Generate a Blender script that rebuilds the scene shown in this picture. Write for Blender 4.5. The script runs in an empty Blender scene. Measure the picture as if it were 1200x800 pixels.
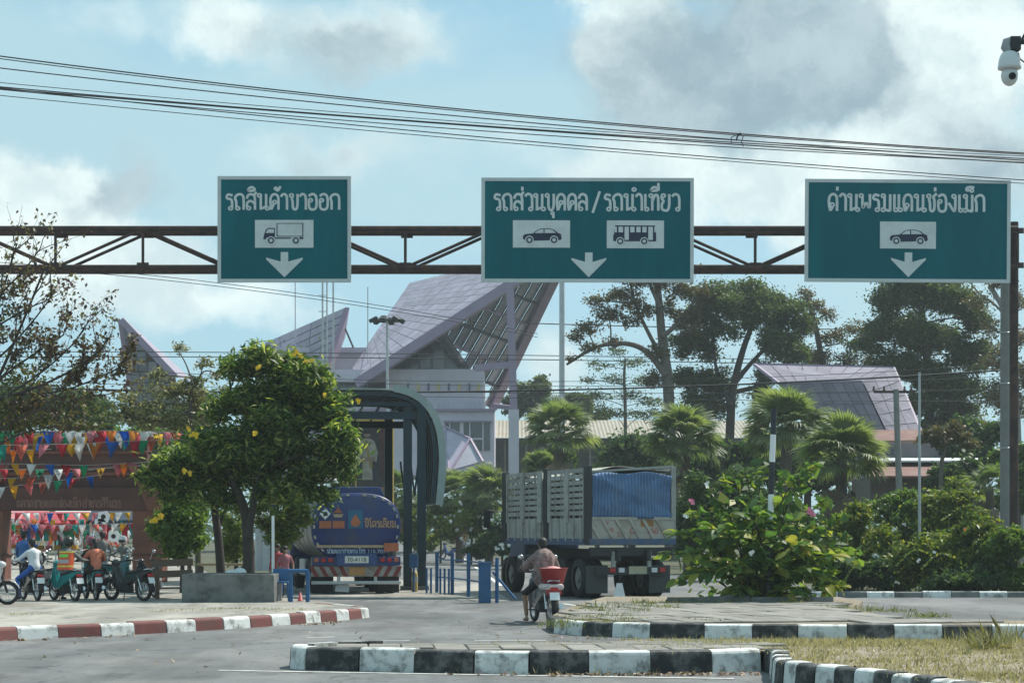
import bpy, math, random
import numpy as np
from mathutils import Vector, Matrix, Quaternion
R = math.radians
random.seed(7)
RS = np.random.RandomState(11)
SC = bpy.context.scene
COL = SC.collection

# ---------------------------------------------------------------- camera, sky, sun, exposure
F, H, Y0 = 2400.0, 1.75, 622.0            # focal length in photo pixels, eye height, horizon row
cam = bpy.data.cameras.new('camera')
cam.sensor_width = 36.0
cam.lens = 36.0 * F / 1200.0
cam.shift_y = (Y0 - 400.0) / 1200.0
cam.clip_start, cam.clip_end = 0.5, 5000
camo = bpy.data.objects.new('camera', cam); COL.objects.link(camo)
camo.location = (0, 0, H); camo.rotation_euler = (R(90), 0, 0)
SC.camera = camo
SC.view_settings.view_transform = 'Standard'
SC.view_settings.look = 'None'
SC.view_settings.gamma = 1.0
SC.view_settings.exposure = 0.55
SC.cycles.use_denoising = True
SC.cycles.max_bounces = 6
SC.cycles.transparent_max_bounces = 12

SUN_AZ, SUN_EL = R(52), R(54)             # to the right of the view direction, ahead of the camera
sun_dir = Vector((math.sin(SUN_AZ) * math.cos(SUN_EL), math.cos(SUN_AZ) * math.cos(SUN_EL), math.sin(SUN_EL)))
sl = bpy.data.lights.new('sun', 'SUN'); sl.energy = 4.4; sl.angle = R(0.6); sl.color = (1.0, 0.95, 0.86)
slo = bpy.data.objects.new('sun', sl); COL.objects.link(slo)
slo.rotation_euler = sun_dir.to_track_quat('Z', 'Y').to_euler()
slo.location = sun_dir * 100

wd = bpy.data.worlds.new('World'); SC.world = wd; wd.use_nodes = True
nt = wd.node_tree; nt.nodes.clear()
def wn(t, **k):
    n = nt.nodes.new(t)
    for a, b in k.items(): setattr(n, a, b)
    return n
def wl(a, b): nt.links.new(a, b)
def wmath(op, a, b=None, c=None, clamp=False):
    n = wn('ShaderNodeMath', operation=op, use_clamp=clamp)
    for i, q in enumerate((a, b, c)):
        if q is None: continue
        if isinstance(q, (int, float)): n.inputs[i].default_value = q
        else: wl(q, n.inputs[i])
    return n.outputs[0]
w_out = wn('ShaderNodeOutputWorld'); w_bg = wn('ShaderNodeBackground'); wl(w_bg.outputs[0], w_out.inputs[0])
w_bg.inputs[1].default_value = 0.1
w_sky = wn('ShaderNodeTexSky', sky_type='NISHITA', sun_disc=False)
w_sky.sun_elevation = SUN_EL; w_sky.sun_rotation = SUN_AZ
w_sky.air_density = 1.0; w_sky.dust_density = 0.6; w_sky.ozone_density = 2.0
w_tc = wn('ShaderNodeTexCoord')
DIR = w_tc.outputs['Generated']
def wnoise(vec, scale, detail=6, rough=0.55, loc=(0, 0, 0), sc=(1, 1, 1)):
    mp = wn('ShaderNodeMapping'); mp.inputs['Location'].default_value = loc; mp.inputs['Scale'].default_value = sc
    wl(vec, mp.inputs[0])
    n = wn('ShaderNodeTexNoise'); n.inputs['Scale'].default_value = scale
    n.inputs['Detail'].default_value = detail; n.inputs['Roughness'].default_value = rough
    wl(mp.outputs[0], n.inputs['Vector'])
    return n
# ragged edges: bend the direction by a fine noise before measuring distances to the cloud centres
nz = wnoise(DIR, 22, 6, 0.6)
v1 = wn('ShaderNodeVectorMath', operation='SUBTRACT'); wl(nz.outputs['Color'], v1.inputs[0]); v1.inputs[1].default_value = (.5, .5, .5)
v2 = wn('ShaderNodeVectorMath', operation='MULTIPLY_ADD'); wl(v1.outputs[0], v2.inputs[0]); v2.inputs[1].default_value = (.075, .075, .06); wl(DIR, v2.inputs[2])
BENT = v2.outputs[0]
def blob(px, py, rx, ry):
    c = Vector(((px - 600) / F, 1, (Y0 - py) / F)).normalized()
    a = wn('ShaderNodeVectorMath', operation='SUBTRACT'); wl(BENT, a.inputs[0]); a.inputs[1].default_value = c
    b = wn('ShaderNodeVectorMath', operation='MULTIPLY'); wl(a.outputs[0], b.inputs[0]); b.inputs[1].default_value = (F / rx, 3, F / ry)
    l = wn('ShaderNodeVectorMath', operation='LENGTH'); wl(b.outputs[0], l.inputs[0])
    m = wn('ShaderNodeMapRange', interpolation_type='SMOOTHSTEP')
    m.inputs['From Min'].default_value = 1.5; m.inputs['From Max'].default_value = 0.1
    wl(l.outputs['Value'], m.inputs['Value'])
    return m.outputs[0]
def sum_blobs(lst):
    s = None
    for (px, py, rx, ry, am) in lst:
        b = wmath('MULTIPLY', blob(px, py, rx, ry), am)
        s = b if s is None else wmath('ADD', s, b)
    return s
def sstep(x, lo, hi, to=1.0):
    m = wn('ShaderNodeMapRange', interpolation_type='SMOOTHSTEP')
    m.inputs['From Min'].default_value = lo; m.inputs['From Max'].default_value = hi; m.inputs['To Max'].default_value = to
    wl(x, m.inputs['Value']); return m.outputs[0]
veil = wnoise(DIR, 4.0, 5, 0.5, (3.1, 1.7, 0.4), (1, 1, 3.2))            # thin veils drawn out sideways
puff = wnoise(DIR, 9.0, 7, 0.58, (1.3, 0.2, 5.0), (1, 1, 1.5))           # broken cumulus everywhere
white = sum_blobs([(1085, 85, 110, 150, .95), (755, 45, 70, 95, .85), (900, 205, 250, 60, .95), (1165, 40, 45, 45, .7), (50, 240, 100, 65, 1.25), (270, 50, 60, 60, .3), (440, 60, 70, 60, .3), (160, 30, 140, 40, .3), (560, 170, 160, 40, .35), (700, 30, 50, 70, .6),
                   (330, 30, 130, 80, .55), (390, 185, 120, 40, .45), (640, 430, 60, 60, .6), (560, 40, 130, 60, .3), (950, 260, 120, 60, .7), (120, 330, 170, 60, .6), (330, 370, 120, 45, .55), (720, 250, 90, 50, .4)])
grey = sum_blobs([(865, 85, 195, 115, 1.15), (785, 110, 70, 55, .5), (160, 205, 55, 60, .75), (350, 50, 130, 70, .55), (420, 75, 60, 40, .4), (600, 60, 120, 50, .35), (60, 120, 110, 40, .3), (375, 185, 55, 45, .5), (1130, 200, 90, 70, .7), (960, 60, 90, 70, .5), (880, 270, 90, 40, .4), (90, 260, 40, 30, .35)])
wN = wmath('MULTIPLY', wmath('SUBTRACT', puff.outputs['Fac'], .5), 1.5)
Wm = sstep(wmath('ADD', white, wN), .14, .74)
Km = sstep(wmath('ADD', grey, wmath('MULTIPLY', wN, .9)), .2, .85, .96)
Pm = sstep(puff.outputs['Fac'], .60, .78, .55)
Vm = sstep(veil.outputs['Fac'], .30, .56, .88)
def wmix(f, a, b):
    n = wn('ShaderNodeMix', data_type='RGBA'); wl(f, n.inputs['Factor'])
    for q, s in ((a, n.inputs['A']), (b, n.inputs['B'])):
        if isinstance(q, tuple): s.default_value = (*q, 1)
        else: wl(q, s)
    return n.outputs['Result']
# humid air: the Nishita blue is mixed half with a pale blue veil before the clouds come on
k1 = wn('ShaderNodeMix', data_type='RGBA'); k1.inputs['Factor'].default_value = .80
wl(w_sky.outputs[0], k1.inputs['A']); k1.inputs['B'].default_value = (2.2, 4.2, 5.2, 1)
c1 = wmix(Vm, k1.outputs['Result'], (3.2, 4.85, 5.4))
c2 = wmix(Pm, c1, (4.3, 5.35, 5.55))
bil_ = wnoise(BENT, 15, 6, .6, (2.2, 4.1, .3), (1, 1, 1.4))
bf_ = sstep(bil_.outputs['Fac'], .34, .64)
c3 = wmix(Wm, c2, wmix(bf_, (4.55, 5.55, 5.75), (6.2, 7.1, 7.0)))
c4 = wmix(Km, c3, wmix(bf_, (2.0, 2.85, 3.35), (3.35, 4.25, 4.65)))
wl(c4, w_bg.inputs[0])

# ---------------------------------------------------------------- helpers
def P(x, y, d):
    return Vector(((x - 600) * d / F, d, H + (Y0 - y) * d / F))
def G(x, y, z=0.0):
    return P(x, y, (H - z) * F / (y - Y0))
def tag(o, label=None, cat=None, group=None, kind=None):
    if label: o['label'] = label
    if cat: o['category'] = cat
    if group: o['group'] = group
    if kind: o['kind'] = kind
    return o
def thing(name, label, cat, base=(0, 0, 0), group=None):
    o = bpy.data.objects.new(name, None); COL.objects.link(o)
    o.empty_display_size = .2; o.location = base
    return tag(o, label, cat, group)
def world_mat(o):
    m = o.matrix_basis.copy()
    if o.parent: m = world_mat(o.parent) @ o.matrix_parent_inverse @ m
    return m
def put(o, parent):
    COL.objects.link(o)
    if parent is not None:
        o.parent = parent; o.matrix_parent_inverse = world_mat(parent).inverted()
    return o
def copy_tree(o, parent=None):
    c = o.copy(); COL.objects.link(c)
    if parent is not None: c.parent = parent
    for ch in list(o.children): copy_tree(ch, c)
    return c

class MB:
    def __init__(s): s.V = []; s.F = []; s.M = []; s.S = []
    def add(s, vs, fs, mi=0, smooth=False):
        n = len(s.V); s.V.extend([tuple(v) for v in vs])
        for f in fs: s.F.append([i + n for i in f]); s.M.append(mi); s.S.append(smooth)
        return s
    def box(s, c, sz, rz=0, mi=0, rot=None):
        hx, hy, hz = sz[0] / 2, sz[1] / 2, sz[2] / 2
        M = rot if rot is not None else Matrix.Rotation(rz, 3, 'Z')
        c = Vector(c)
        vs = [c + M @ Vector((x, y, z)) for x in (-hx, hx) for y in (-hy, hy) for z in (-hz, hz)]
        return s.add(vs, [(0, 1, 3, 2), (4, 6, 7, 5), (0, 4, 5, 1), (2, 3, 7, 6), (0, 2, 6, 4), (1, 5, 7, 3)], mi)
    def beam(s, a, b, w, h=None, mi=0, up=(0, 0, 1)):
        a, b = Vector(a), Vector(b); h = w if h is None else h
        y = (b - a); L = y.length
        if L < 1e-6: return s
        y = y / L; u = Vector(up)
        if abs(y.dot(u)) > .97: u = Vector((0, 1, 0)) if abs(y.y) < .9 else Vector((1, 0, 0))
        x = y.cross(u).normalized(); z = x.cross(y)
        M = Matrix((x, y, z)).transposed()
        return s.box((a + b) / 2, (w, L, h), mi=mi, rot=M)
    def tube(s, pts, r, n=8, mi=0, cap=True, smooth=True):
        pts = [Vector(p) for p in pts]; k = len(pts)
        rs = [r] * k if isinstance(r, (int, float)) else list(r)
        vs = []; prev = None
        for i, p in enumerate(pts):
            t = (pts[min(i + 1, k - 1)] - pts[max(i - 1, 0)])
            t = t.normalized() if t.length > 1e-9 else Vector((0, 0, 1))
            if prev is None:
                q = Vector((0, 0, 1)) if abs(t.z) < .9 else Vector((1, 0, 0))
                x = t.cross(q).normalized()
            else:
                x = (prev - t * prev.dot(t)); x = x.normalized() if x.length > 1e-6 else t.orthogonal().normalized()
            prev = x; y = t.cross(x)
            for j in range(n):
                a = 2 * math.pi * j / n
                vs.append(p + (x * math.cos(a) + y * math.sin(a)) * rs[i])
        fs = [(i * n + j, i * n + (j + 1) % n, (i + 1) * n + (j + 1) % n, (i + 1) * n + j) for i in range(k - 1) for j in range(n)]
        s.add(vs, fs, mi, smooth)
        if cap:
            s.add(vs[:n][::-1], [tuple(range(n))], mi); s.add(vs[-n:], [tuple(range(n))], mi)
        return s
    def ell(s, c, r, nu=12, nv=8, mi=0, rot=None):
        c = Vector(c); r = (r, r, r) if isinstance(r, (int, float)) else r
        vs = []
        for i in range(nv + 1):
            th = math.pi * i / nv
            for j in range(nu):
                a = 2 * math.pi * j / nu
                p = Vector((r[0] * math.sin(th) * math.cos(a), r[1] * math.sin(th) * math.sin(a), r[2] * math.cos(th)))
                vs.append(c + (rot @ p if rot is not None else p))
        fs = [(i * nu + j, (i + 1) * nu + j, (i + 1) * nu + (j + 1) % nu, i * nu + (j + 1) % nu) for i in range(nv) for j in range(nu)]
        return s.add(vs, fs, mi, True)
    def prism(s, poly, ext, mi=0, smooth=False):
        poly = [Vector(p) for p in poly]; e = Vector(ext); n = len(poly)
        vs = poly + [p + e for p in poly]
        nrm = Vector((0, 0, 0))
        for i in range(n): nrm += poly[i].cross(poly[(i + 1) % n])
        fl = nrm.dot(e) > 0
        a, b = list(range(n)), list(range(n, 2 * n))
        fs = [a[::-1] if fl else a, b if fl else b[::-1]]
        for i in range(n):
            j = (i + 1) % n
            fs.append((i, j, n + j, n + i) if fl else (j, i, n + i, n + j))
        return s.add(vs, fs, mi, smooth)
    def ring(s, c, ax, ri, ro, th, n=24, mi=0):      # flat washer / rim, axis ax
        c = Vector(c); ax = Vector(ax).normalized(); x = ax.orthogonal().normalized(); y = ax.cross(x)
        vs = []
        for j in range(n):
            a = 2 * math.pi * j / n; d = x * math.cos(a) + y * math.sin(a)
            vs += [c + d * ri - ax * th / 2, c + d * ro - ax * th / 2, c + d * ro + ax * th / 2, c + d * ri + ax * th / 2]
        fs = []
        for j in range(n):
            k = (j + 1) % n
            for q in range(4):
                fs.append((4 * j + q, 4 * k + q, 4 * k + (q + 1) % 4, 4 * j + (q + 1) % 4))
        return s.add(vs, fs, mi, False)
    def torus(s, c, ax, Rr, r, n=28, m=10, mi=0, sq=1.0):
        c = Vector(c); ax = Vector(ax).normalized(); x = ax.orthogonal().normalized(); y = ax.cross(x)
        vs = []
        for j in range(n):
            a = 2 * math.pi * j / n; d = x * math.cos(a) + y * math.sin(a)
            for k in range(m):
                b = 2 * math.pi * k / m
                vs.append(c + d * (Rr + r * math.cos(b)) + ax * (r * sq * math.sin(b)))
        fs = [(j * m + k, ((j + 1) % n) * m + k, ((j + 1) % n) * m + (k + 1) % m, j * m + (k + 1) % m) for j in range(n) for k in range(m)]
        return s.add(vs, fs, mi, True)
    def mesh(s, name, mats):
        me = bpy.data.meshes.new(name); me.from_pydata(s.V, [], s.F)
        mats = mats if isinstance(mats, (list, tuple)) else [mats]
        for m in mats: me.materials.append(m)
        if len(mats) > 1: me.polygons.foreach_set('material_index', s.M)
        me.polygons.foreach_set('use_smooth', s.S); me.update()
        return me
    def build(s, name, mats, parent=None, bevel=0):
        o = bpy.data.objects.new(name, s.mesh(name, mats)); put(o, parent)
        if bevel:
            b = o.modifiers.new('edge', 'BEVEL'); b.width = bevel; b.segments = 2; b.limit_method = 'ANGLE'
        return o

# ---------------------------------------------------------------- materials (all procedural)
MATS = {}
def pm(name, rgb, rough=.65, metal=0.0, var=.18, scale=4.0, bump=0.0, bscale=40, rv=.0, dirt=None, dscale=3.0, damt=.5, spec=.4, coat=0.0, stretch=(1, 1, 1)):
    if name in MATS: return MATS[name]
    m = bpy.data.materials.new(name); m.use_nodes = True; t = m.node_tree
    b = t.nodes['Principled BSDF']
    b.inputs['Roughness'].default_value = rough; b.inputs['Metallic'].default_value = metal
    b.inputs['Specular IOR Level'].default_value = spec; b.inputs['Coat Weight'].default_value = coat
    def N(ty, **k):
        n = t.nodes.new(ty)
        for a, q in k.items(): setattr(n, a, q)
        return n
    tc = N('ShaderNodeTexCoord'); mp = N('ShaderNodeMapping'); t.links.new(tc.outputs['Object'], mp.inputs[0]); mp.inputs['Scale'].default_value = stretch
    oi = N('ShaderNodeObjectInfo')
    ad = N('ShaderNodeVectorMath', operation='MULTIPLY_ADD'); t.links.new(oi.outputs['Random'], ad.inputs[0]); ad.inputs[1].default_value = (37, 53, 71); t.links.new(mp.outputs[0], ad.inputs[2])
    nz = N('ShaderNodeTexNoise'); nz.inputs['Scale'].default_value = scale; nz.inputs['Detail'].default_value = 6; nz.inputs['Roughness'].default_value = .6
    t.links.new(ad.outputs[0], nz.inputs['Vector'])
    mr = N('ShaderNodeMapRange'); mr.inputs['From Min'].default_value = .25; mr.inputs['From Max'].default_value = .75
    mr.inputs['To Min'].default_value = 1 - var; mr.inputs['To Max'].default_value = 1 + var
    t.links.new(nz.outputs['Fac'], mr.inputs['Value'])
    val = mr.outputs[0]
    if rv:
        r2 = N('ShaderNodeMapRange'); r2.inputs['To Min'].default_value = 1 - rv; r2.inputs['To Max'].default_value = 1 + rv
        t.links.new(oi.outputs['Random'], r2.inputs['Value'])
        mu = N('ShaderNodeMath', operation='MULTIPLY'); t.links.new(val, mu.inputs[0]); t.links.new(r2.outputs[0], mu.inputs[1]); val = mu.outputs[0]
    vm = N('ShaderNodeVectorMath', operation='SCALE'); vm.inputs[0].default_value = rgb; t.links.new(val, vm.inputs['Scale'])
    col = vm.outputs[0]
    if dirt is not None:
        n2 = N('ShaderNodeTexNoise'); n2.inputs['Scale'].default_value = dscale; n2.inputs['Detail'].default_value = 8; n2.inputs['Roughness'].default_value = .68
        t.links.new(ad.outputs[0], n2.inputs['Vector'])
        m2 = N('ShaderNodeMapRange', interpolation_type='SMOOTHSTEP'); m2.inputs['From Min'].default_value = .45; m2.inputs['From Max'].default_value = .66; m2.inputs['To Max'].default_value = damt
        t.links.new(n2.outputs['Fac'], m2.inputs['Value'])
        mx = N('ShaderNodeMix', data_type='RGBA'); t.links.new(m2.outputs[0], mx.inputs['Factor']); t.links.new(col, mx.inputs['A']); mx.inputs['B'].default_value = (*dirt, 1)
        col = mx.outputs['Result']
    t.links.new(col, b.inputs['Base Color'])
    if bump:
        n3 = N('ShaderNodeTexNoise'); n3.inputs['Scale'].default_value = bscale; n3.inputs['Detail'].default_value = 4
        t.links.new(ad.outputs[0], n3.inputs['Vector'])
        bp = N('ShaderNodeBump'); bp.inputs['Strength'].default_value = bump; bp.inputs['Distance'].default_value = .02
        t.links.new(n3.outputs['Fac'], bp.inputs['Height']); t.links.new(bp.outputs[0], b.inputs['Normal'])
    MATS[name] = m
    return m
def leafmat(name, stops, trans=.35, rough=.5):
    """leaf colours picked per leaf from the mesh attribute 'rnd'"""
    if name in MATS: return MATS[name]
    m = bpy.data.materials.new(name); m.use_nodes = True; t = m.node_tree
    b = t.nodes['Principled BSDF']; b.inputs['Roughness'].default_value = rough; b.inputs['Specular IOR Level'].default_value = .35
    at = t.nodes.new('ShaderNodeAttribute'); at.attribute_name = 'rnd'
    oi = t.nodes.new('ShaderNodeObjectInfo')
    ad = t.nodes.new('ShaderNodeMath'); ad.operation = 'MULTIPLY_ADD'; t.links.new(oi.outputs['Random'], ad.inputs[0]); ad.inputs[1].default_value = .0; t.links.new(at.outputs['Fac'], ad.inputs[2])
    cr = t.nodes.new('ShaderNodeValToRGB'); t.links.new(ad.outputs[0], cr.inputs[0])
    while len(cr.color_ramp.elements) < len(stops): cr.color_ramp.elements.new(.5)
    for e, (p, c) in zip(cr.color_ramp.elements, stops): e.position = p; e.color = (*c, 1)
    t.links.new(cr.outputs[0], b.inputs['Base Color'])
    tr = t.nodes.new('ShaderNodeBsdfTranslucent')
    sc_ = t.nodes.new('ShaderNodeVectorMath'); sc_.operation = 'MULTIPLY'; t.links.new(cr.outputs[0], sc_.inputs[0]); sc_.inputs[1].default_value = (1.5, 1.6, .7); t.links.new(sc_.outputs[0], tr.inputs[0])
    mx = t.nodes.new('ShaderNodeMixShader'); mx.inputs[0].default_value = trans
    t.links.new(b.outputs[0], mx.inputs[1]); t.links.new(tr.outputs[0], mx.inputs[2])
    t.links.new(mx.outputs[0], t.nodes['Material Output'].inputs[0])
    MATS[name] = m
    return m
def leafmat_obj(name, stops, trans=.35):
    m = leafmat(name, stops, trans)
    for n in m.node_tree.nodes:
        if n.type == 'MATH': n.inputs[1].default_value = 1.0
    return m

ASPH = pm('asphalt', (.125, .128, .131), .85, var=.12, scale=1.2, bump=.35, bscale=60, dirt=(.185, .18, .17), dscale=.35, damt=.6)
LINE = pm('road_paint', (.62, .62, .58), .7, var=.12, scale=6, dirt=(.2, .2, .2), dscale=7, damt=.5)
DUST = pm('sandy_concrete', (.30, .285, .255), .9, var=.12, scale=2.0, bump=.3, bscale=30, dirt=(.22, .2, .165), dscale=.8, damt=.7)
CONC = pm('grey_concrete', (.16, .165, .16), .9, var=.25, scale=3, bump=.3, bscale=25, dirt=(.055, .06, .06), dscale=2.2, damt=.75)
PAVER = pm('paver_concrete', (.22, .21, .19), .9, var=.2, scale=5, bump=.3, bscale=35, rv=.22, dirt=(.14, .13, .115), dscale=2.5, damt=.6)
EARTH = pm('dry_earth', (.24, .2, .15), .95, var=.25, scale=3, bump=.5, bscale=30, dirt=(.14, .12, .08), dscale=5, damt=.7)
GRASSG = pm('rough_grass_ground', (.06, .065, .035), .95, var=.3, scale=2, bump=.4, bscale=20, dirt=(.10, .085, .055), dscale=.6, damt=.6)
K_W = pm('kerb_white_paint', (.62, .63, .61), .75, var=.1, scale=5, bump=.15, bscale=30, rv=.08, dirt=(.10, .095, .085), dscale=4.5, damt=.8)
K_B = pm('kerb_black_paint', (.018, .02, .022), .7, var=.3, scale=5, bump=.15, bscale=30, dirt=(.17, .165, .155), dscale=4.2, damt=.7)
K_R = pm('kerb_red_paint', (.15, .047, .043), .75, var=.15, scale=5, bump=.15, bscale=30, rv=.1, dirt=(.11, .06, .05), dscale=3, damt=.7)
STEEL = pm('rusty_gantry_paint', (.048, .033, .031), .7, var=.3, scale=2, dirt=(.11, .058, .042), dscale=4, damt=.6, spec=.2)
GALV = pm('galvanised_steel', (.42, .44, .45), .45, .5, var=.12, scale=3)
POLEC = pm('pole_concrete', (.21, .21, .205), .9, var=.15, scale=3, bump=.2, dirt=(.2, .19, .17), dscale=2)
BLACK = pm('black_rubber', (.018, .018, .02), .75, var=.2)
DARKM = pm('dark_metal', (.035, .037, .04), .5, .3, var=.2)
WHITEP = pm('white_paint', (.72, .73, .73), .5, var=.06)

def asphalt_detail(m):
    """patches, cracks, tyre-polished streaks and oil spots in the colour of the surface itself"""
    t = m.node_tree; b = t.nodes['Principled BSDF']; lk = [l for l in t.links if l.to_socket == b.inputs['Base Color']][0].from_socket
    tc = t.nodes.new('ShaderNodeTexCoord'); g = tc.outputs['Object']
    def noise(scale, stretch, det=6):
        mp = t.nodes.new('ShaderNodeMapping'); mp.inputs['Scale'].default_value = stretch; t.links.new(g, mp.inputs[0])
        n = t.nodes.new('ShaderNodeTexNoise'); n.inputs['Scale'].default_value = scale; n.inputs['Detail'].default_value = det; n.inputs['Roughness'].default_value = .65; t.links.new(mp.outputs[0], n.inputs[0]); return n.outputs['Fac']
    def rng(x, a, b_, c, d):
        r = t.nodes.new('ShaderNodeMapRange'); r.interpolation_type = 'SMOOTHSTEP'
        for i, v in enumerate((a, b_, c, d)): r.inputs[i + 1].default_value = v
        t.links.new(x, r.inputs[0]); return r.outputs[0]
    def mul(a, c):
        q = t.nodes.new('ShaderNodeMath'); q.operation = 'MULTIPLY'; t.links.new(a, q.inputs[0]); t.links.new(c, q.inputs[1]); return q.outputs[0]
    f = rng(noise(.5, (1, .22, 1)), .38, .62, .70, 1.18)                 # long worn streaks
    f = mul(f, rng(noise(1.4, (1, .5, 1), 8), .54, .70, 1.0, .58))       # stains
    f = mul(f, rng(noise(55, (1, 1, 1), 2), .3, .7, .82, 1.18))          # grit
    vo = t.nodes.new('ShaderNodeTexVoronoi'); vo.feature = 'DISTANCE_TO_EDGE'; vo.inputs['Scale'].default_value = .32
    wp = t.nodes.new('ShaderNodeVectorMath'); wp.operation = 'MULTIPLY_ADD'; nn = t.nodes.new('ShaderNodeTexNoise'); nn.inputs['Scale'].default_value = 1.3; nn.inputs['Detail'].default_value = 6; t.links.new(g, nn.inputs[0]); t.links.new(nn.outputs['Color'], wp.inputs[0]); wp.inputs[1].default_value = (1.6, 1.6, 0); t.links.new(g, wp.inputs[2]); t.links.new(wp.outputs[0], vo.inputs['Vector'])
    f = mul(f, rng(vo.outputs['Distance'], .002, .012, .55, 1.0))        # cracks
    sc = t.nodes.new('ShaderNodeVectorMath'); sc.operation = 'SCALE'; t.links.new(lk, sc.inputs[0]); t.links.new(f, sc.inputs['Scale']); t.links.new(sc.outputs[0], b.inputs['Base Color'])
asphalt_detail(ASPH); asphalt_detail(DUST)
# ---------------------------------------------------------------- ground, roads, pavements, kerbs
def sheet(name, pts, z, mat):
    mb = MB(); mb.add([(p[0], p[1], z) for p in pts], [tuple(range(len(pts)))])
    o = mb.build(name, mat); return tag(o, kind='structure')
sheet('ground', [(-700, -60), (700, -60), (700, 450), (-700, 450)], -.012, GRASSG)
road_pts = [(-14, -30), (30, -30), (60, 53.5), (14, 54.0), (10.5, 55.0), (9.5, 66), (4.6, 94), (-.3, 118), (-21, 360), (-31, 360), (-8.8, 124), (-6.9, 95), (-5.9, 70), (-7.2, 63), (-5.2, 47), (-16, 40), (-40, 25), (-40, -30)]
sheet('road', road_pts, 0.0, ASPH)
sheet('lane_apron', [G(365, 698)[:2], G(600, 704)[:2], G(585, 695)[:2], (-1.2, 70), (-9.0, 82), (-12.5, 82), G(340, 690)[:2]], .004, DUST)
# painted lines
def stripe(name, pts, w, z=.005):
    mb = MB()
    for a, b in zip(pts, pts[1:]):
        a, b = Vector(a), Vector(b); d = (b - a); d.z = 0; n = Vector((-d.y, d.x, 0)).normalized() * w / 2
        mb.add([(*(a - n)[:2], z), (*(b - n)[:2], z), (*(b + n)[:2], z), (*(a + n)[:2], z)], [(0, 1, 2, 3)])
    return tag(mb.build(name, LINE), kind='structure')
stripe('edge_line', [G(256, 785), G(330, 786.5)], .09)
stripe('edge_line', [G(330, 786.5), G(600, 791), G(860, 795)], .11, .0065)
stripe('lane_line', [G(400, 751), G(480, 750.5)], .1)
stripe('lane_line', [G(556, 750), G(640, 750)], .1)
stripe('lane_line', [G(360, 747), G(392, 746)], .1)
stripe('lane_line', [G(660, 707), G(720, 716)], .12)
for y0, y1 in ((664, 671), (652, 656), (676, 686)):
    stripe('lane_line', [G(540 + (y0 - 652) * 1.4, y0), G(540 + (y1 - 652) * 1.4, y1)], .15)

# kerb blocks: rounded profile swept between two plan points
def kerb_block(a, b, z, mat, parent, nrm, w=.22, base=0.0):
    a, b = Vector((a[0], a[1], 0)), Vector((b[0], b[1], 0)); n = Vector((nrm[0], nrm[1], 0)).normalized()
    d = (b - a); g = d.normalized() * random.uniform(.006, .014); a += g; b -= g
    prof = [(0.0, base - .01), (0.012, base + z * .45), (.02, z - .05), (.032, z - .022), (.055, z - .006), (.085, z), (w, z), (w, base - .01)]
    mb = MB(); k = len(prof); vs = []
    jit = random.uniform(-.011, .011)
    for p in (a, b):
        for (o, h) in prof: vs.append((*(p - n * (o + jit))[:2], h + (jit if h > .05 else 0)))
    fs = [(i, i + 1, k + i + 1, k + i) for i in range(k - 1)] + [tuple(range(k))[::-1], tuple(range(k, 2 * k))]
    mb.add(vs, fs)
    if (b - a).cross(n).z > 0:
        mb.F = [f[::-1] for f in mb.F]
    return mb.build('kerb_block', mat, parent)
def kerb_run(parent, pts, z, cols, inward_left=True, start=0):
    for i, (a, b) in enumerate(zip(pts, pts[1:])):
        a, b = Vector(a), Vector(b); d = (b - a)
        n = Vector((-d.y, d.x, 0)) if not inward_left else Vector((d.y, -d.x, 0))
        kerb_block(a, b, z, cols[(i + start) % len(cols)], parent, n)
def pavement(name, pts, z, mat, label=None):
    mb = MB(); mb.prism([(p[0], p[1], -.01) for p in pts], (0, 0, z + .01))
    return tag(mb.build(name, mat), kind='structure', label=label)

# left plaza with red and white kerb
LK = [(-52, 755), (21, 749), (69, 747), (119, 745), (158, 743), (196, 741), (230, 739), (263, 737), (294, 735), (319, 733), (341, 731.5), (359, 730), (377, 728.5), (395, 727), (410, 725.8), (424, 724)]
LKp = [G(x, y) for x, y in LK]
LKp = [LKp[0] + (LKp[0] - LKp[2]) * 1.6, LKp[0] + (LKp[0] - LKp[2]) * .8] + LKp
zL = .21
inner = []
for i, p in enumerate(LKp):
    d = (LKp[min(i + 1, len(LKp) - 1)] - LKp[max(i - 1, 0)]); n = Vector((-d.y, d.x, 0)).normalized(); inner.append(p + n * .2)
tipL = G(424, 724)
plaza = pavement('plaza', [tuple(p) for p in inner] + [(-3.05, 42.3, 0), (-4.2, 45.2, 0), (-6.6, 50.5, 0), (-8.6, 62, 0), (-12.4, 82, 0), (-22, 130, 0), (-90, 130, 0), (-90, 24, 0)], zL - .008, DUST)
kl = tag(bpy.data.objects.new('kerb_red_white', None), kind='structure'); COL.objects.link(kl); kl.location = LKp[3]
kerb_run(kl, LKp, zL, [K_W, K_R], True, start=1)
kerb_run(kl, [tipL, Vector((-2.9, 41.6, 0)), Vector((-3.15, 42.3, 0)), Vector((-3.6, 43.2, 0)), Vector((-4.1, 44.2, 0))], zL, [K_W, K_R], True)

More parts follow.
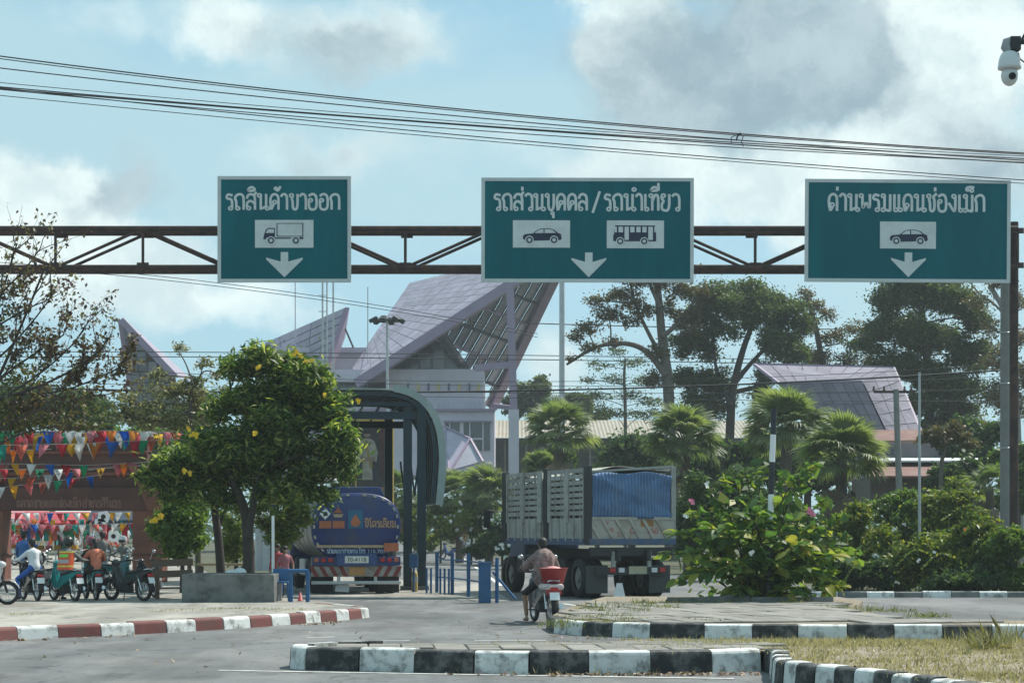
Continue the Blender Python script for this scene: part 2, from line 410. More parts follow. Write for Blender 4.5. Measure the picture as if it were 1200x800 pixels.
# near traffic island with black and white kerb
FK = [(340, 783), (357, 784.5), (420, 786), (485, 787.5), (555, 789), (620, 789.6), (690, 790), (763, 789.5), (835, 788.5), (893, 786)]
FKp = [G(x, y) for x, y in FK]
zF = .285
ki = tag(bpy.data.objects.new('kerb_black_white', None), kind='structure'); COL.objects.link(ki); ki.location = FKp[4]
kerb_run(ki, FKp, zF, [K_W, K_B], True)
tip = [FKp[0], Vector((-2.88, 26.45, 0)), Vector((-2.78, 26.85, 0)), Vector((-2.45, 27.2, 0)), Vector((-1.85, 27.65, 0))]
kerb_run(ki, tip[::-1], zF, [K_W, K_B], True, start=1)
ctl = [FKp[-1], Vector((3.17, 25.2, 0)), Vector((3.10, 24.6, 0)), Vector((3.02, 23.9, 0)), Vector((3.0, 23.3, 0)), Vector((3.14, 22.75, 0)), Vector((3.42, 22.2, 0)), Vector((3.75, 21.5, 0)), Vector((4.3, 20.1, 0)), Vector((5.1, 18.0, 0)), Vector((6.0, 15.5, 0))]
RK = [ctl[0].copy()]; left_ = .36
for a, b in zip(ctl, ctl[1:]):
    L = (b - a).length; t0 = 0.0
    while L - t0 >= left_:
        t0 += left_; RK.append(a.lerp(b, t0 / L)); left_ = .36
    left_ -= (L - t0)
kerb_run(ki, RK, zF, [K_B, K_W], True)
ipts = []
al = FKp + RK[1:]
for i, q in enumerate(al):
    d = (al[min(i + 1, len(al) - 1)] - al[max(i - 1, 0)]); n = Vector((-d.y, d.x, 0)).normalized(); ipts.append(q + n * .17)
isl_poly = [tuple(q) for q in ipts] + [(16, 15, 0), (20, 33.0, 0), (9, 33.3, 0), (4.2, 33.0, 0), (2.4, 32.4, 0), (.9, 29.6, 0), (-.6, 28.4, 0), (-1.75, 27.5, 0), (-2.35, 27.05, 0), (-2.62, 26.75, 0), (-2.7, 26.4, 0)]
YS, SL = 26.6, .040
def iz(y): return zF - .035 - max(0, y - YS) * SL            # the island falls away towards the back
def clip_y(poly, yc, keep_low):
    out = []
    for i, p in enumerate(poly):
        q = poly[(i + 1) % len(poly)]; a_in = (p[1] <= yc) == keep_low; b_in = (q[1] <= yc) == keep_low
        if a_in: out.append(p)
        if a_in != b_in:
            f = (yc - p[1]) / (q[1] - p[1]); out.append((p[0] + (q[0] - p[0]) * f, yc, 0))
    return out
mb = MB()
for low in (True, False):
    pp = clip_y(isl_poly, YS, low); mb.add([(p[0], p[1], iz(p[1])) for p in pp], [tuple(range(len(pp)))])
tag(mb.build('island', EARTH), kind='structure')

# middle island with kerb
MK = [(640, 736), (649, 741.5), (682, 744.5), (717, 746), (761, 747.3), (825, 748), (882, 748.3), (935, 748.6), (993, 748.8), (1048, 749), (1105, 749), (1163, 749), (1222, 749)]
MKp = [G(x, y) for x, y in MK]; zM = .245
km = tag(bpy.data.objects.new('kerb_middle_island', None), kind='structure'); COL.objects.link(km); km.location = MKp[5]
kerb_run(km, MKp, zM, [K_W, K_W, K_B], True) if False else kerb_run(km, MKp, zM, [K_B, K_W], True, start=0)
mp_ = []
for i, q in enumerate(MKp):
    d = (MKp[min(i + 1, len(MKp) - 1)] - MKp[max(i - 1, 0)]); n = Vector((-d.y, d.x, 0)).normalized(); mp_.append(q + n * .17)
midpoly = [tuple(q) for q in mp_] + [(9.4, 35.2, 0), (6.9, 35.4, 0), (6.7, 40, 0), (7.8, 45.5, 0), (7.6, 48.2, 0), (2.2, 48.2, 0), (1.5, 44, 0), (.75, 37.6, 0)]
pavement('middle_island', midpoly, zM - .03, EARTH)
backk = tag(bpy.data.objects.new('planter_edging', None), kind='structure'); COL.objects.link(backk); backk.location = (5, 44.2, 0)
ed = [(3.3, 43.6), (4.2, 43.7), (5.1, 43.75), (6.0, 43.8), (6.9, 43.9)]
for a, b in zip(ed, ed[1:]):
    kerb_block(a, b, zM + .1, CONC, backk, (0, -1), w=.16, base=.2)

def in_poly(x, y, poly):
    c = False; n = len(poly)
    for i in range(n):
        x1, y1 = poly[i][:2]; x2, y2 = poly[(i + 1) % n][:2]
        if (y1 > y) != (y2 > y) and x < (x2 - x1) * (y - y1) / (y2 - y1) + x1: c = not c
    return c
def pavers(parent, poly, z, sx, sy, x0, x1, y0, y1, rot, lim):
    mb = MB(); a = .012
    mb.add([(-sx / 2 + .01, -sy / 2 + .01, -.03), (sx / 2 - .01, -sy / 2 + .01, -.03), (sx / 2 - .01, sy / 2 - .01, -.03), (-sx / 2 + .01, sy / 2 - .01, -.03),
            (-sx / 2 + .01, -sy / 2 + .01, .018), (sx / 2 - .01, -sy / 2 + .01, .018), (sx / 2 - .01, sy / 2 - .01, .018), (-sx / 2 + .01, sy / 2 - .01, .018),
            (-sx / 2 + .022, -sy / 2 + .022, .026), (sx / 2 - .022, -sy / 2 + .022, .026), (sx / 2 - .022, sy / 2 - .022, .026), (-sx / 2 + .022, sy / 2 - .022, .026)],
           [(0, 1, 5, 4), (1, 2, 6, 5), (2, 3, 7, 6), (3, 0, 4, 7), (4, 5, 9, 8), (5, 6, 10, 9), (6, 7, 11, 10), (7, 4, 8, 11), (8, 9, 10, 11)])
    me = mb.mesh('paver', PAVER); k = 0
    c, s = math.cos(rot), math.sin(rot)
    nx, ny = int(60 / sx), int(60 / sy)
    cx, cy = (x0 + x1) / 2, (y0 + y1) / 2
    cells = []
    for i in range(-nx, nx):
        for j in range(-ny, ny):
            lx, ly = i * sx, (j + .5 * (i % 2) * 0) * sy
            X, Y = cx + c * lx - s * ly, cy + s * lx + c * ly
            if not (x0 < X < x1 and y0 < Y < y1): continue
            if all(in_poly(X + ex * sx * .5, Y + ey * sy * .5, poly) for ex in (-1, 1) for ey in (-1, 1)): cells.append((Y, X))
    cells.sort()
    for Y, X in cells[:lim]:
        o = bpy.data.objects.new('paver', me)
        zz = (iz(Y) + .004) if z == 'slope' else z; tilt = -math.atan(SL) if (z == 'slope' and Y > YS) else 0
        o.location = (X, Y, zz + random.uniform(-.008, .008)); o.rotation_euler = (tilt + random.uniform(-.012, .012), random.uniform(-.012, .012), rot + random.uniform(-.012, .012))
        put(o, parent)
pavers(bpy.data.objects['middle_island'], midpoly, zM - .025, .48, .95, .9, 8, 34.2, 43.4, R(14), 280)
ipoly = [tuple(q) for q in ipts] + [(16, 15), (20, 33.0), (4.2, 33.0), (2.4, 32.4), (.9, 29.6), (-.6, 28.4), (-1.75, 27.5), (-2.35, 27.05), (-2.62, 26.7), (-2.7, 26.4)]
pavers(bpy.data.objects['island'], ipoly, 'slope', .42, .42, -2.7, 3.4, 25, 31, R(4), 150)
# ---------------------------------------------------------------- Thai lettering drawn as pen strokes
def RG(x, y, r=.085): return ('o', x, y, r)
GL = {
 'ก': (.60, [[(.08, 0), (.08, .58), (0, .70), (.08, .90), (.27, 1), (.44, .92), (.49, .74), (.49, 0)]]),
 'ภ': (.62, [[(.12, .14), (.12, .58), (.02, .70), (.10, .90), (.28, 1), (.44, .92), (.49, .74), (.49, 0)], RG(.05, .09)]),
 'ถ': (.62, [[(.09, .14), (.09, .58), (0, .70), (.08, .90), (.27, 1), (.44, .92), (.49, .74), (.49, 0)], RG(.17, .09)]),
 'ร': (.47, [[(.33, .12), (.33, .56), (.25, .68), (.05, .70), (.03, .84), (.12, .99), (.36, .90)], RG(.25, .09)]),
 'ส': (.62, [[(.06, .12), (.03, .36), (.14, .55), (.30, .55), (.46, .38)], [(.04, .70), (.09, .92), (.26, 1), (.42, .92), (.48, .74), (.48, 0)], [(.40, .86), (.56, 1.12)], RG(.14, .10)]),
 'ล': (.60, [[(.06, .12), (.03, .36), (.14, .55), (.30, .55), (.46, .38)], [(.04, .70), (.09, .92), (.26, 1), (.42, .92), (.48, .74), (.48, 0)], RG(.14, .10)]),
 'น': (.64, [[(.17, .88), (.17, .0)], [(.17, .06), (.42, .18)], [(.46, 1), (.46, .12)], RG(.10, .90), RG(.53, .09)]),
 'ม': (.62, [[(.17, .88), (.17, .12)], [(.17, .10), (.47, .02)], [(.47, 1), (.47, 0)], RG(.10, .90), RG(.10, .09)]),
 'บ': (.60, [[(.17, .88), (.17, .02), (.47, .02), (.47, 1)], RG(.10, .90)]),
 'ป': (.60, [[(.17, .88), (.17, .02), (.47, .02), (.47, 1.35)], RG(.10, .90)]),
 'ท': (.62, [[(.16, .88), (.16, 0)], [(.16, .55), (.30, .94), (.42, .96), (.49, .8), (.49, 0)], RG(.09, .90)]),
 'ค': (.62, [[(.11, 0), (.05, .40), (.05, .70), (.13, .92), (.28, 1), (.43, .92), (.49, .74), (.49, 0)], [(.11, .03), (.25, .40)], RG(.28, .48)]),
 'ด': (.62, [[(.13, 0), (.04, .38), (.04, .70), (.12, .92), (.27, 1), (.42, .92), (.48, .74), (.48, 0)], [(.13, .02), (.26, .26)], RG(.22, .36)]),
 'ต': (.62, [[(.13, 0), (.04, .38), (.04, .70), (.14, .96), (.26, .86), (.38, .97), (.48, .74), (.48, 0)], [(.13, .02), (.26, .26)], RG(.22, .36)]),
 'ข': (.58, [[(.20, .80), (.13, .70), (.20, .54), (.20, .02), (.46, .02), (.46, 1)], RG(.13, .90)]),
 'ช': (.60, [[(.20, .80), (.13, .70), (.20, .54), (.20, .02), (.44, .02), (.44, .74), (.34, .84), (.56, 1.06)], RG(.13, .90)]),
 'อ': (.60, [[(.05, .60), (.05, .16), (.15, .01), (.36, .01), (.47, .16), (.47, .76), (.37, .97), (.20, 1), (.04, .86)], RG(.135, .60)]),
 'ว': (.52, [[(.03, .84), (.11, .97), (.24, 1), (.37, .92), (.42, .74), (.42, .12)], RG(.34, .09)]),
 'ธ': (.56, [[(.02, .84), (.2, 1), (.42, .92)], [(.06, .78), (.4, .7), (.44, .5), (.44, .02), (.08, .02), (.06, .3)], RG(.14, .34)]),
 'า': (.44, [[(.0, .82), (.08, .97), (.19, 1), (.29, .92), (.33, .75), (.33, 0)]]),
 'ำ': (.44, [[(.0, .82), (.08, .97), (.19, 1), (.29, .92), (.33, .75), (.33, 0)], RG(-.10, 1.27, .08)]),
 'ง': (.50, [[(.36, .86), (.36, .06), (.28, .02), (.0, .52)], RG(.28, .90)]),
 'พ': (.70, [[(.15, .88), (.15, .02), (.34, .62), (.55, .02), (.55, 1)], RG(.08, .90)]),
 'ย': (.60, [[(.06, .86), (.06, .72), (.18, .56), (.06, .42), (.06, .12), (.16, .01), (.47, .01), (.47, 1)], RG(.145, .90)]),
 'เ': (.30, [[(.08, 1), (.08, .12)], RG(.16, .09)]),
 'แ': (.54, [[(.08, 1), (.08, .12)], RG(.16, .09), [(.32, 1), (.32, .12)], RG(.40, .09)]),
 '่': (0, [[(-.13, 1.18), (-.13, 1.42)]]),
 'L่': (0, [[(-.13, 1.42), (-.13, 1.66)]]),
 '้': (0, [[(-.27, 1.28), (-.18, 1.20), (-.12, 1.26), (-.02, 1.48)], RG(-.27, 1.34, .06)]),
 'ิ': (0, [[(-.54, 1.20), (-.44, 1.40), (-.26, 1.44), (-.09, 1.20), (-.54, 1.20)]]),
 'ี': (0, [[(-.54, 1.20), (-.44, 1.40), (-.26, 1.42), (-.12, 1.20), (-.54, 1.20)], [(-.12, 1.20), (-.12, 1.46)]]),
 'ุ': (0, [[(-.15, -.20), (-.15, -.46)], RG(-.2, -.17, .06)]),
 '็': (0, [[(-.44, 1.20), (-.48, 1.38), (-.3, 1.46), (-.04, 1.42)], [(-.44, 1.22), (-.3, 1.30)], RG(-.18, 1.24, .07)]),
 '/': (.56, [[(.06, -.14), (.42, 1.16)]]),
 ' ': (.22, []),
 'โ': (.38, [[(.16, .12), (.16, 1.1), (.02, 1.3), (.18, 1.42), (.36, 1.36)], RG(.24, .09)]),
}
def chaikin(p, k=2):
    for _ in range(k):
        q = [p[0]]
        for a, b in zip(p, p[1:]):
            q.append((a[0] * .75 + b[0] * .25, a[1] * .75 + b[1] * .25)); q.append((a[0] * .25 + b[0] * .75, a[1] * .25 + b[1] * .75))
        q.append(p[-1]); p = q
    return p
def text_width(txt): return sum(GL[c][0] for c in txt)
def thai(mb, txt, fr, x, z, h, w, sw=.13, mi=0):
    """strokes laid on the plane fr(u, v, lift): u to the right, v up; starts at x with baseline z, letter height h, total width w"""
    kx = w / text_width(txt); cx = x; lift = 0
    prev = ''
    for ch in txt:
        adv, st = GL['L่' if (ch == '่' and prev in 'ิี' and prev) else ch]
        prev = ch
        for s in st:
            lift = (lift + 1) % 5; lf = .0015 * lift
            if s[0] == 'o':
                _, ox, oy, r = s
                n = 14; vs = []
                for j in range(n):
                    a = 2 * math.pi * j / n
                    for rr in (r - .035, r + .065):
                        vs.append(fr(cx + (ox + rr * math.cos(a)) * kx, z + (oy + rr * math.sin(a)) * h, lf))
                mb.add(vs, [(2 * j, 2 * j + 1, 2 * ((j + 1) % n) + 1, 2 * ((j + 1) % n)) for j in range(n)], mi)
            else:
                pts = chaikin(s, 2) if len(s) > 2 else s
                q = [Vector(((cx + a * kx), z + b * h)) for a, b in pts]
                vs = []
                for i, a in enumerate(q):
                    d = q[min(i + 1, len(q) - 1)] - q[max(i - 1, 0)]; d = d.normalized() if d.length else Vector((1, 0))
                    nrm = Vector((-d.y, d.x)) * sw * h / 2
                    vs += [fr(*(a - nrm), lf), fr(*(a + nrm), lf)]
                mb.add(vs, [(2 * i, 2 * i + 1, 2 * i + 3, 2 * i + 2) for i in range(len(q) - 1)], mi)
        cx += adv * kx
def flat(mb, pts, fr, lift=0, mi=0):
    """flat outline on the plane fr, given a small thickness"""
    a = [Vector(fr(u, v, lift)) for u, v in pts]; b = Vector(fr(pts[0][0], pts[0][1], lift + .006)) - a[0]
    mb.prism(a, b, mi)
def disc_pts(u, v, r, n=16): return [(u + r * math.cos(2 * math.pi * i / n), v + r * math.sin(2 * math.pi * i / n)) for i in range(n)]
def latin(name, txt, mat, parent, origin, right, up, h, w=None):
    cu = bpy.data.curves.new(name, 'FONT'); cu.body = txt; cu.size = 1.0; cu.extrude = .004
    t = bpy.data.objects.new(name, cu); COL.objects.link(t)
    dg = bpy.context.evaluated_depsgraph_get(); me = bpy.data.meshes.new_from_object(t.evaluated_get(dg))
    bpy.data.objects.remove(t)
    xs = [v.co.x for v in me.vertices]; ys = [v.co.y for v in me.vertices]
    sx = (w / (max(xs) - min(xs))) if w else h / (max(ys) - min(ys)); sy = h / (max(ys) - min(ys))
    rt, u = Vector(right), Vector(up); n = rt.cross(u)
    for v in me.vertices:
        v.co = Vector(origin) + rt * (v.co.x - min(xs)) * sx + u * (v.co.y - min(ys)) * sy + n * v.co.z * .5
    me.materials.clear(); me.materials.append(mat)
    o = bpy.data.objects.new(name, me); put(o, parent); return o
# ---------------------------------------------------------------- sign gantry
DG = 58.0; DB = 58.85
gt = thing('sign_gantry', 'rusty dark steel box-truss gantry spanning the road above the trucks', 'gantry', (P(1192, 622, DG).x, DG, 0))
def node(k, top, back):
    x = 65 + 102.5 * k
    p = P(x, 268 if top else 313.5, DG)
    if back: p = Vector((p.x, DB, p.z))
    return p
K0, K1 = -5, 11
for top in (1, 0):
    for back in (0, 1):
        mb = MB(); mb.tube([node(K0, top, back), node(K1, top, back)], .082, 10); mb.build('chord', STEEL, gt)
for back in (0, 1):
    for k in range(K0, K1 + 1):
        if not back:
            mb = MB(); mb.tube([node(k, 0, back), node(k, 1, back)], .042, 8); mb.build('vertical_strut', STEEL, gt)
        if k < K1:
            a = (k % 2 == 0)
            mb = MB(); mb.tube([node(k, 0 if a else 1, back), node(k + 1, 1 if a else 0, back)], .046, 8); mb.build('diagonal_strut', STEEL, gt)
for k in range(K0, K1 + 1):
    for top in (0, 1):
        mb = MB(); mb.tube([node(k, top, 0), node(k, top, 1)], .035, 6); mb.build('cross_strut', STEEL, gt)
        for back in (0, 1):
            q = node(k, top, back); mb = MB(); mb.box(q + Vector((0, -.03 if not back else .03, .06 if not top else -.06)), (.34, .015, .16)); mb.build('gusset_plate', STEEL, gt)
for k in (K0, K1):
    for dy in (.42,):
        b = node(k, 1, 0); x = b.x + (0 if k == K0 else 0)
        mb = MB(); mb.tube([(x, DG + dy, -.1), (x, DG + dy, b.z + .25)], .125, 14); mb.build('post', STEEL, gt)
        mb = MB(); mb.box((x, DG + dy, .15), (.5, .5, .3)); mb.build('footing', CONC, gt)

SIGN_G = pm('sign_teal_sheeting', (.0, .10, .125), .8, var=.06, scale=1.2, dirt=(.0, .135, .16), dscale=.5, damt=.6, stretch=(1.8, 1, .3), spec=.03)
SIGN_W = pm('sign_reflective_white', (.56, .60, .60), .6, var=.08, scale=3, dirt=(.42, .44, .42), dscale=2, damt=.4)
SIGN_E = pm('sign_edge_grey', (.50, .53, .53), .6, var=.1, scale=3)
SIGN_N = pm('sign_navy_print', (.008, .016, .05), .6, var=.15)
def sign_board(label, x0, x1, y0, y1, text, tx, ty, pics, arrow, roll=0, streaks=()):
    d = DG - .32; s = d / F
    c = P((x0 + x1) / 2, (y0 + y1) / 2, d); W = (x1 - x0) * s; Hh = (y1 - y0) * s
    t = thing('road_sign', label, 'sign', (c.x, d, c.z - Hh / 2), 'direction signs on the gantry')
    rot = Matrix.Rotation(roll, 3, 'Y')
    def fr(px, py, lift=0):      # photo pixel -> sign plane
        v = rot @ Vector(((px - (x0 + x1) / 2) * s, 0, ((y0 + y1) / 2 - py) * s))
        return c + v + Vector((0, -.03 - lift, 0))
    def fu(u, v, lift=0): return fr(u, -v, lift)
    mb = MB(); mb.box(c, (W - .02, .045, Hh - .02), rot=rot); mb.build('panel', SIGN_G, t)
    bw = 4.2; hw, hh = W / 2, Hh / 2; b = bw * s
    for (cx, cz, sx, sz) in ((0, hh - b / 2, W, b), (0, -hh + b / 2, W, b), (-hw + b / 2, 0, b, Hh - 2 * b), (hw - b / 2, 0, b, Hh - 2 * b)):
        mb = MB(); mb.box(c + rot @ Vector((cx, -.012, cz)), (sx, .05, sz), rot=rot); mb.build('border', SIGN_E, t, bevel=.008)
    # two back posts clamp the panel to the truss chords
    for fx in (-.32, .32):
        mb = MB(); mb.box(c + rot @ Vector((fx * W, .08, 0)), (.07, .1, Hh * .96), rot=rot); mb.build('back_rail', STEEL, t)
        for yy in (268, 313.5):
            zz = P(0, yy, DG).z
            mb = MB(); mb.box((c.x + fx * W, d + .2, zz), (.05, .24, .12)); mb.build('clamp', STEEL, t)
    mb = MB()
    for (tt, ax0, ax1) in text: thai(mb, tt, lambda u, v, l=0: fr(u, v, l + .004), ax0, ty[0], -(ty[0] - ty[1]), ax1 - ax0, .155)
    mb.build('lettering', SIGN_W, t)
    for (kind, px0, py0, px1, py1) in pics:
        mb = MB(); pc = fr((px0 + px1) / 2, (py0 + py1) / 2, .004); mb.box(pc, ((px1 - px0) * s, .012, (py1 - py0) * s), rot=rot); pl = mb.build('plate', SIGN_W, t)
        mw, mh = px1 - px0, py1 - py0
        def q(u, v, l=0): return fr(px0 + u * mw, py1 - v * mh, .012 + l)
        mb = MB(); mg = MB()
        ar = mw / mh
        def wheel(u, v, r):
            flat(mg, [(u + r * 1.3 * math.cos(a) / ar, v + r * 1.3 * math.sin(a)) for a in np.linspace(0, 2 * math.pi, 18)[:-1]], q, .008)
            mb.add([q(u + rr * math.cos(a) / ar, v + rr * math.sin(a), .018) for a in np.linspace(0, 2 * math.pi, 18)[:-1] for rr in (r, r * .55)],
                   [(2 * j, 2 * j + 1, 2 * ((j + 1) % 17) + 1, 2 * ((j + 1) % 17)) for j in range(17)])
        if kind == 'truck':
            flat(mb, [(.14, .30), (.16, .50), (.19, .66), (.23, .71), (.34, .71), (.34, .36), (.19, .36), (.19, .30)], q)
            flat(mg, [(.185, .53), (.215, .65), (.24, .67), (.325, .67), (.325, .53)], q, .008)
            for (u0, v0, u1, v1) in ((.37, .40, .385, .88), (.81, .40, .825, .88), (.37, .865, .825, .885), (.37, .40, .825, .425)):
                flat(mb, [(u0, v0), (u1, v0), (u1, v1), (u0, v1)], q)
            flat(mb, [(.34, .32), (.34, .365), (.63, .365), (.60, .325)], q); flat(mb, [(.76, .30), (.76, .375), (.83, .375), (.83, .32)], q)
            wheel(.275, .26, .115); wheel(.70, .26, .115)
        elif kind == 'car':
            flat(mb, [(.18, .30), (.175, .42), (.21, .49), (.35, .52), (.44, .66), (.50, .70), (.64, .70), (.72, .65), (.79, .54), (.84, .50), (.855, .34), (.84, .28), (.36, .25), (.24, .27)], q)
            flat(mg, [(.38, .53), (.455, .645), (.505, .67), (.535, .67), (.535, .53)], q, .008); flat(mg, [(.555, .53), (.555, .67), (.64, .67), (.70, .63), (.755, .54)], q, .008)
            wheel(.29, .28, .12); wheel(.72, .28, .12)
        else:
            flat(mb, [(.115, .28), (.11, .42), (.13, .55), (.145, .82), (.84, .82), (.86, .55), (.865, .25), (.12, .25)], q)
            for u0, u1, v0 in ((.14, .175, .57), (.205, .285, .57), (.41, .485, .57), (.515, .59, .57), (.62, .695, .57), (.31, .385, .30), (.725, .805, .30), (.83, .85, .57)):
                flat(mg, [(u0, v0), (u1, v0), (u1, .77), (u0, .77)], q, .008)
            wheel(.235, .25, .115); wheel(.655, .25, .115)
        mg.build('pictogram_window', SIGN_W, pl); mb.build('pictogram', SIGN_N, pl)
    ax, ay0, ay1, hw_ = arrow
    mb = MB(); L = ay1 - ay0
    flat(mb, [(ax - 4.4, ay0), (ax + 4.4, ay0), (ax + 4.4, ay0 + L * .38), (ax + hw_, ay0 + L * .22), (ax + hw_ - .3, ay0 + L * .30), (ax, ay1), (ax - hw_ + .3, ay0 + L * .30), (ax - hw_, ay0 + L * .22), (ax - 4.4, ay0 + L * .38)], fr, .004)
    mb.build('arrow', SIGN_W, t)
    return t
sign_board('smallest teal road sign with a truck pictogram, leftmost on the gantry', 255, 411.5, 206.5, 331, [('รถสินค้าขาออก', 265, 400)], None, (246, 227.5), [('truck', 299, 258, 367.5, 290.5)], (333.5, 295.5, 325, 21.5))
sign_board('teal road sign with car and bus pictograms, middle one on the gantry', 564, 813, 208.5, 331, [('รถส่วนบุคคล', 579, 690), ('/', 693, 706), ('รถนำเที่ยว'.replace('ี่', 'ี' + 'L่') if False else 'รถนำเที่ยว', 708, 798)], None, (247, 227.5), [('car', 601, 258.5, 668, 290.5), ('bus', 711, 258.5, 778, 291)], (690, 296, 325, 20.5), .002)
sign_board('teal road sign with only a car pictogram, rightmost beside the post', 943, 1184, 210.5, 331, [('ด่านพรมแดนช่องเม็ก', 970, 1155)], None, (248, 228), [('car', 1031, 260, 1096.5, 291.5)], (1064.5, 296, 325, 20.5), .007)

# ---------------------------------------------------------------- surveillance camera at the top right, on an arm from a pole outside the frame
dC = 18.0
cc = thing('surveillance_camera', 'white dome surveillance camera hanging from a bracket at the top right', 'camera', P(1240, 622, dC))
CAMW = pm('camera_housing_white', (.60, .61, .60), .4, var=.05)
s = dC / F; q = P(1183, 72, dC)
def lathe(mb, c, prof, n=24, mi=0, smooth=True):
    vs = []; 
    for r, z in prof:
        for j in range(n):
            a = 2 * math.pi * j / n; vs.append(Vector(c) + Vector((r * math.cos(a), r * math.sin(a), z)))
    mb.add(vs, [(i * n + j, i * n + (j + 1) % n, (i + 1) * n + (j + 1) % n, (i + 1) * n + j) for i in range(len(prof) - 1) for j in range(n)], mi, smooth)
mb = MB(); lathe(mb, q, [(0, 12 * s), (5 * s, 11.8 * s), (8.5 * s, 10 * s), (11 * s, 6 * s), (12.6 * s, 0), (13.4 * s, -6 * s), (13.4 * s, -9 * s), (11 * s, -9.6 * s), (0, -9.6 * s)]); mb.build('housing', CAMW, cc)
mb = MB(); mb.ell(q + Vector((0, 0, -17 * s)), (9.8 * s, 9.8 * s, 12 * s), 24, 14); hd = mb.build('camera_head', CAMW, cc)
mb = MB(); mb.tube([q + Vector((1 * s, -8 * s, -19 * s)), q + Vector((1 * s, -10.6 * s, -19.5 * s))], 4.2 * s, 16); mb.build('lens', BLACK, hd)
mb = MB(); mb.tube([q + Vector((0, 0, 11 * s)), q + Vector((-4 * s, 0, 17 * s)), q + Vector((-3 * s, 0, 22 * s)), q + Vector((2 * s, 0, 24 * s))], [6 * s, 6.5 * s, 6 * s, 5 * s], 12); mb.build('neck', pm('camera_neck_grey', (.3, .31, .31), .5), cc)
mb = MB(); mb.box(q + Vector((6 * s, 0, 20 * s)), (12 * s, 14 * s, 16 * s)); mb.build('bracket', DARKM, cc, bevel=.004)
mb = MB(); mb.tube([q + Vector((10 * s, 0, 22.5 * s)), P(1240, 46, dC)], .025, 10); mb.build('arm', DARKM, cc)
mb = MB(); mb.tube([P(1190, 62, dC), P(1196, 50, dC), P(1204, 34, dC), P(1240, 20, dC)], .012, 6); mb.build('cable', BLACK, cc)
mb = MB(); mb.tube([P(1193, 62, dC), P(1195, 69, dC), P(1200, 73, dC), P(1212, 70, dC), P(1222, 52, dC)], .007, 6); mb.build('cable', BLACK, cc)
b = P(1240, 40, dC)
mb = MB(); mb.tube([(b.x, dC, 0), (b.x, dC, b.z + .5)], .07, 12); mb.build('pole', GALV, cc)

# ---------------------------------------------------------------- overhead cables
WIRE = pm('cable_black', (.02, .02, .024), .6, var=.1)
def cable(pts, r, label, group):
    """pts: (px, py, depth) control points joined by a smooth sagging curve"""
    xs = np.array([p[0] for p in pts], float); ys = np.array([p[1] for p in pts], float); ds = np.array([p[2] for p in pts], float)
    c = np.polyfit(xs, ys, min(2, len(pts) - 1)); e = np.polyfit(xs, ds, min(1, len(pts) - 1))
    path = [P(x, np.polyval(c, x), np.polyval(e, x)) for x in np.linspace(xs[0] - 160, xs[-1] + 160, 26)]
    mb = MB(); mb.tube(path, r, 5); o = mb.build('overhead_cable', WIRE)
    return tag(o, label, 'cable', group)
ORD = ['topmost', 'second', 'third', 'fourth', 'fifth', 'seventh', 'eighth', 'sixth', 'lowest']
LB = 'black cable in the bundle sagging across the sky above the signs'
for i, (a, m, b, r) in enumerate([(66, 134, 179.5, .016), (69, 136, 181, .012), (80, 142, 188, .014), (97, 147, 183, .009), (102, 150, 186, .014), (104, 151, 191, .016), (105, 156, 190, .012), (103, 164, 211, .013), (112, 168, 215, .010)]):
    cable([(0, a, 46 + i * .3), (600, m, 46 + i * .3), (1200, b, 46 + i * .3)], r, ORD[i] + ' cable from the top, at the left edge, of the bundle above the signs', 'upper cable bundle')
lw = thing('cable_tail', 'ragged strip dangling from the upper cable bundle right of centre', 'debris', P(866, 158, 46))
mb = MB(); mb.tube([P(857, 168, 46), P(857, 161, 46), P(866, 157, 46), P(871, 160, 46), P(869, 166, 46), P(871, 172, 46)], .011, 5); mb.tube([P(863, 165, 46), P(864, 160, 46), P(868, 156, 46)], .02, 5); mb.build('loose_wire', WIRE, lw)
LM = 'thin dark cable running level behind the gantry past the trees'
for i, (a, m, b, d, r) in enumerate([(453, 458, 432, 80, .035), (424, 447, 425, 84, .012), (430, 452, 440, 90, .012), (445, 460, 455, 95, .014), (418, 421, 433, 130, .03), (412, 416, 428, 135, .028), (455, 466, 470, 100, .014)]):
    cable([(0, a, d), (600, m, d), (1200, b, d)], r, ['thick dark', 'fourth', 'fifth', 'sixth', 'second', 'topmost', 'lowest'][i] + ' cable, counted down at the left edge, of those behind the gantry', 'cables behind the gantry')
for i, (y0, y1) in enumerate(((318, 362), (322, 366))):
    cable([(130, y0, 120), (300, (y0 + y1) / 2 - 3, 120), (470, y1, 120)], .02, ['upper', 'lower'][i] + ' of two slack cables slanting down behind the leftmost sign', 'slanting cables behind the left sign')

cable([(780, 383, 150), (900, 385, 150), (1060, 386, 150)], .04, 'pale cable high across the far trees under the right sign', 'cables behind the gantry')

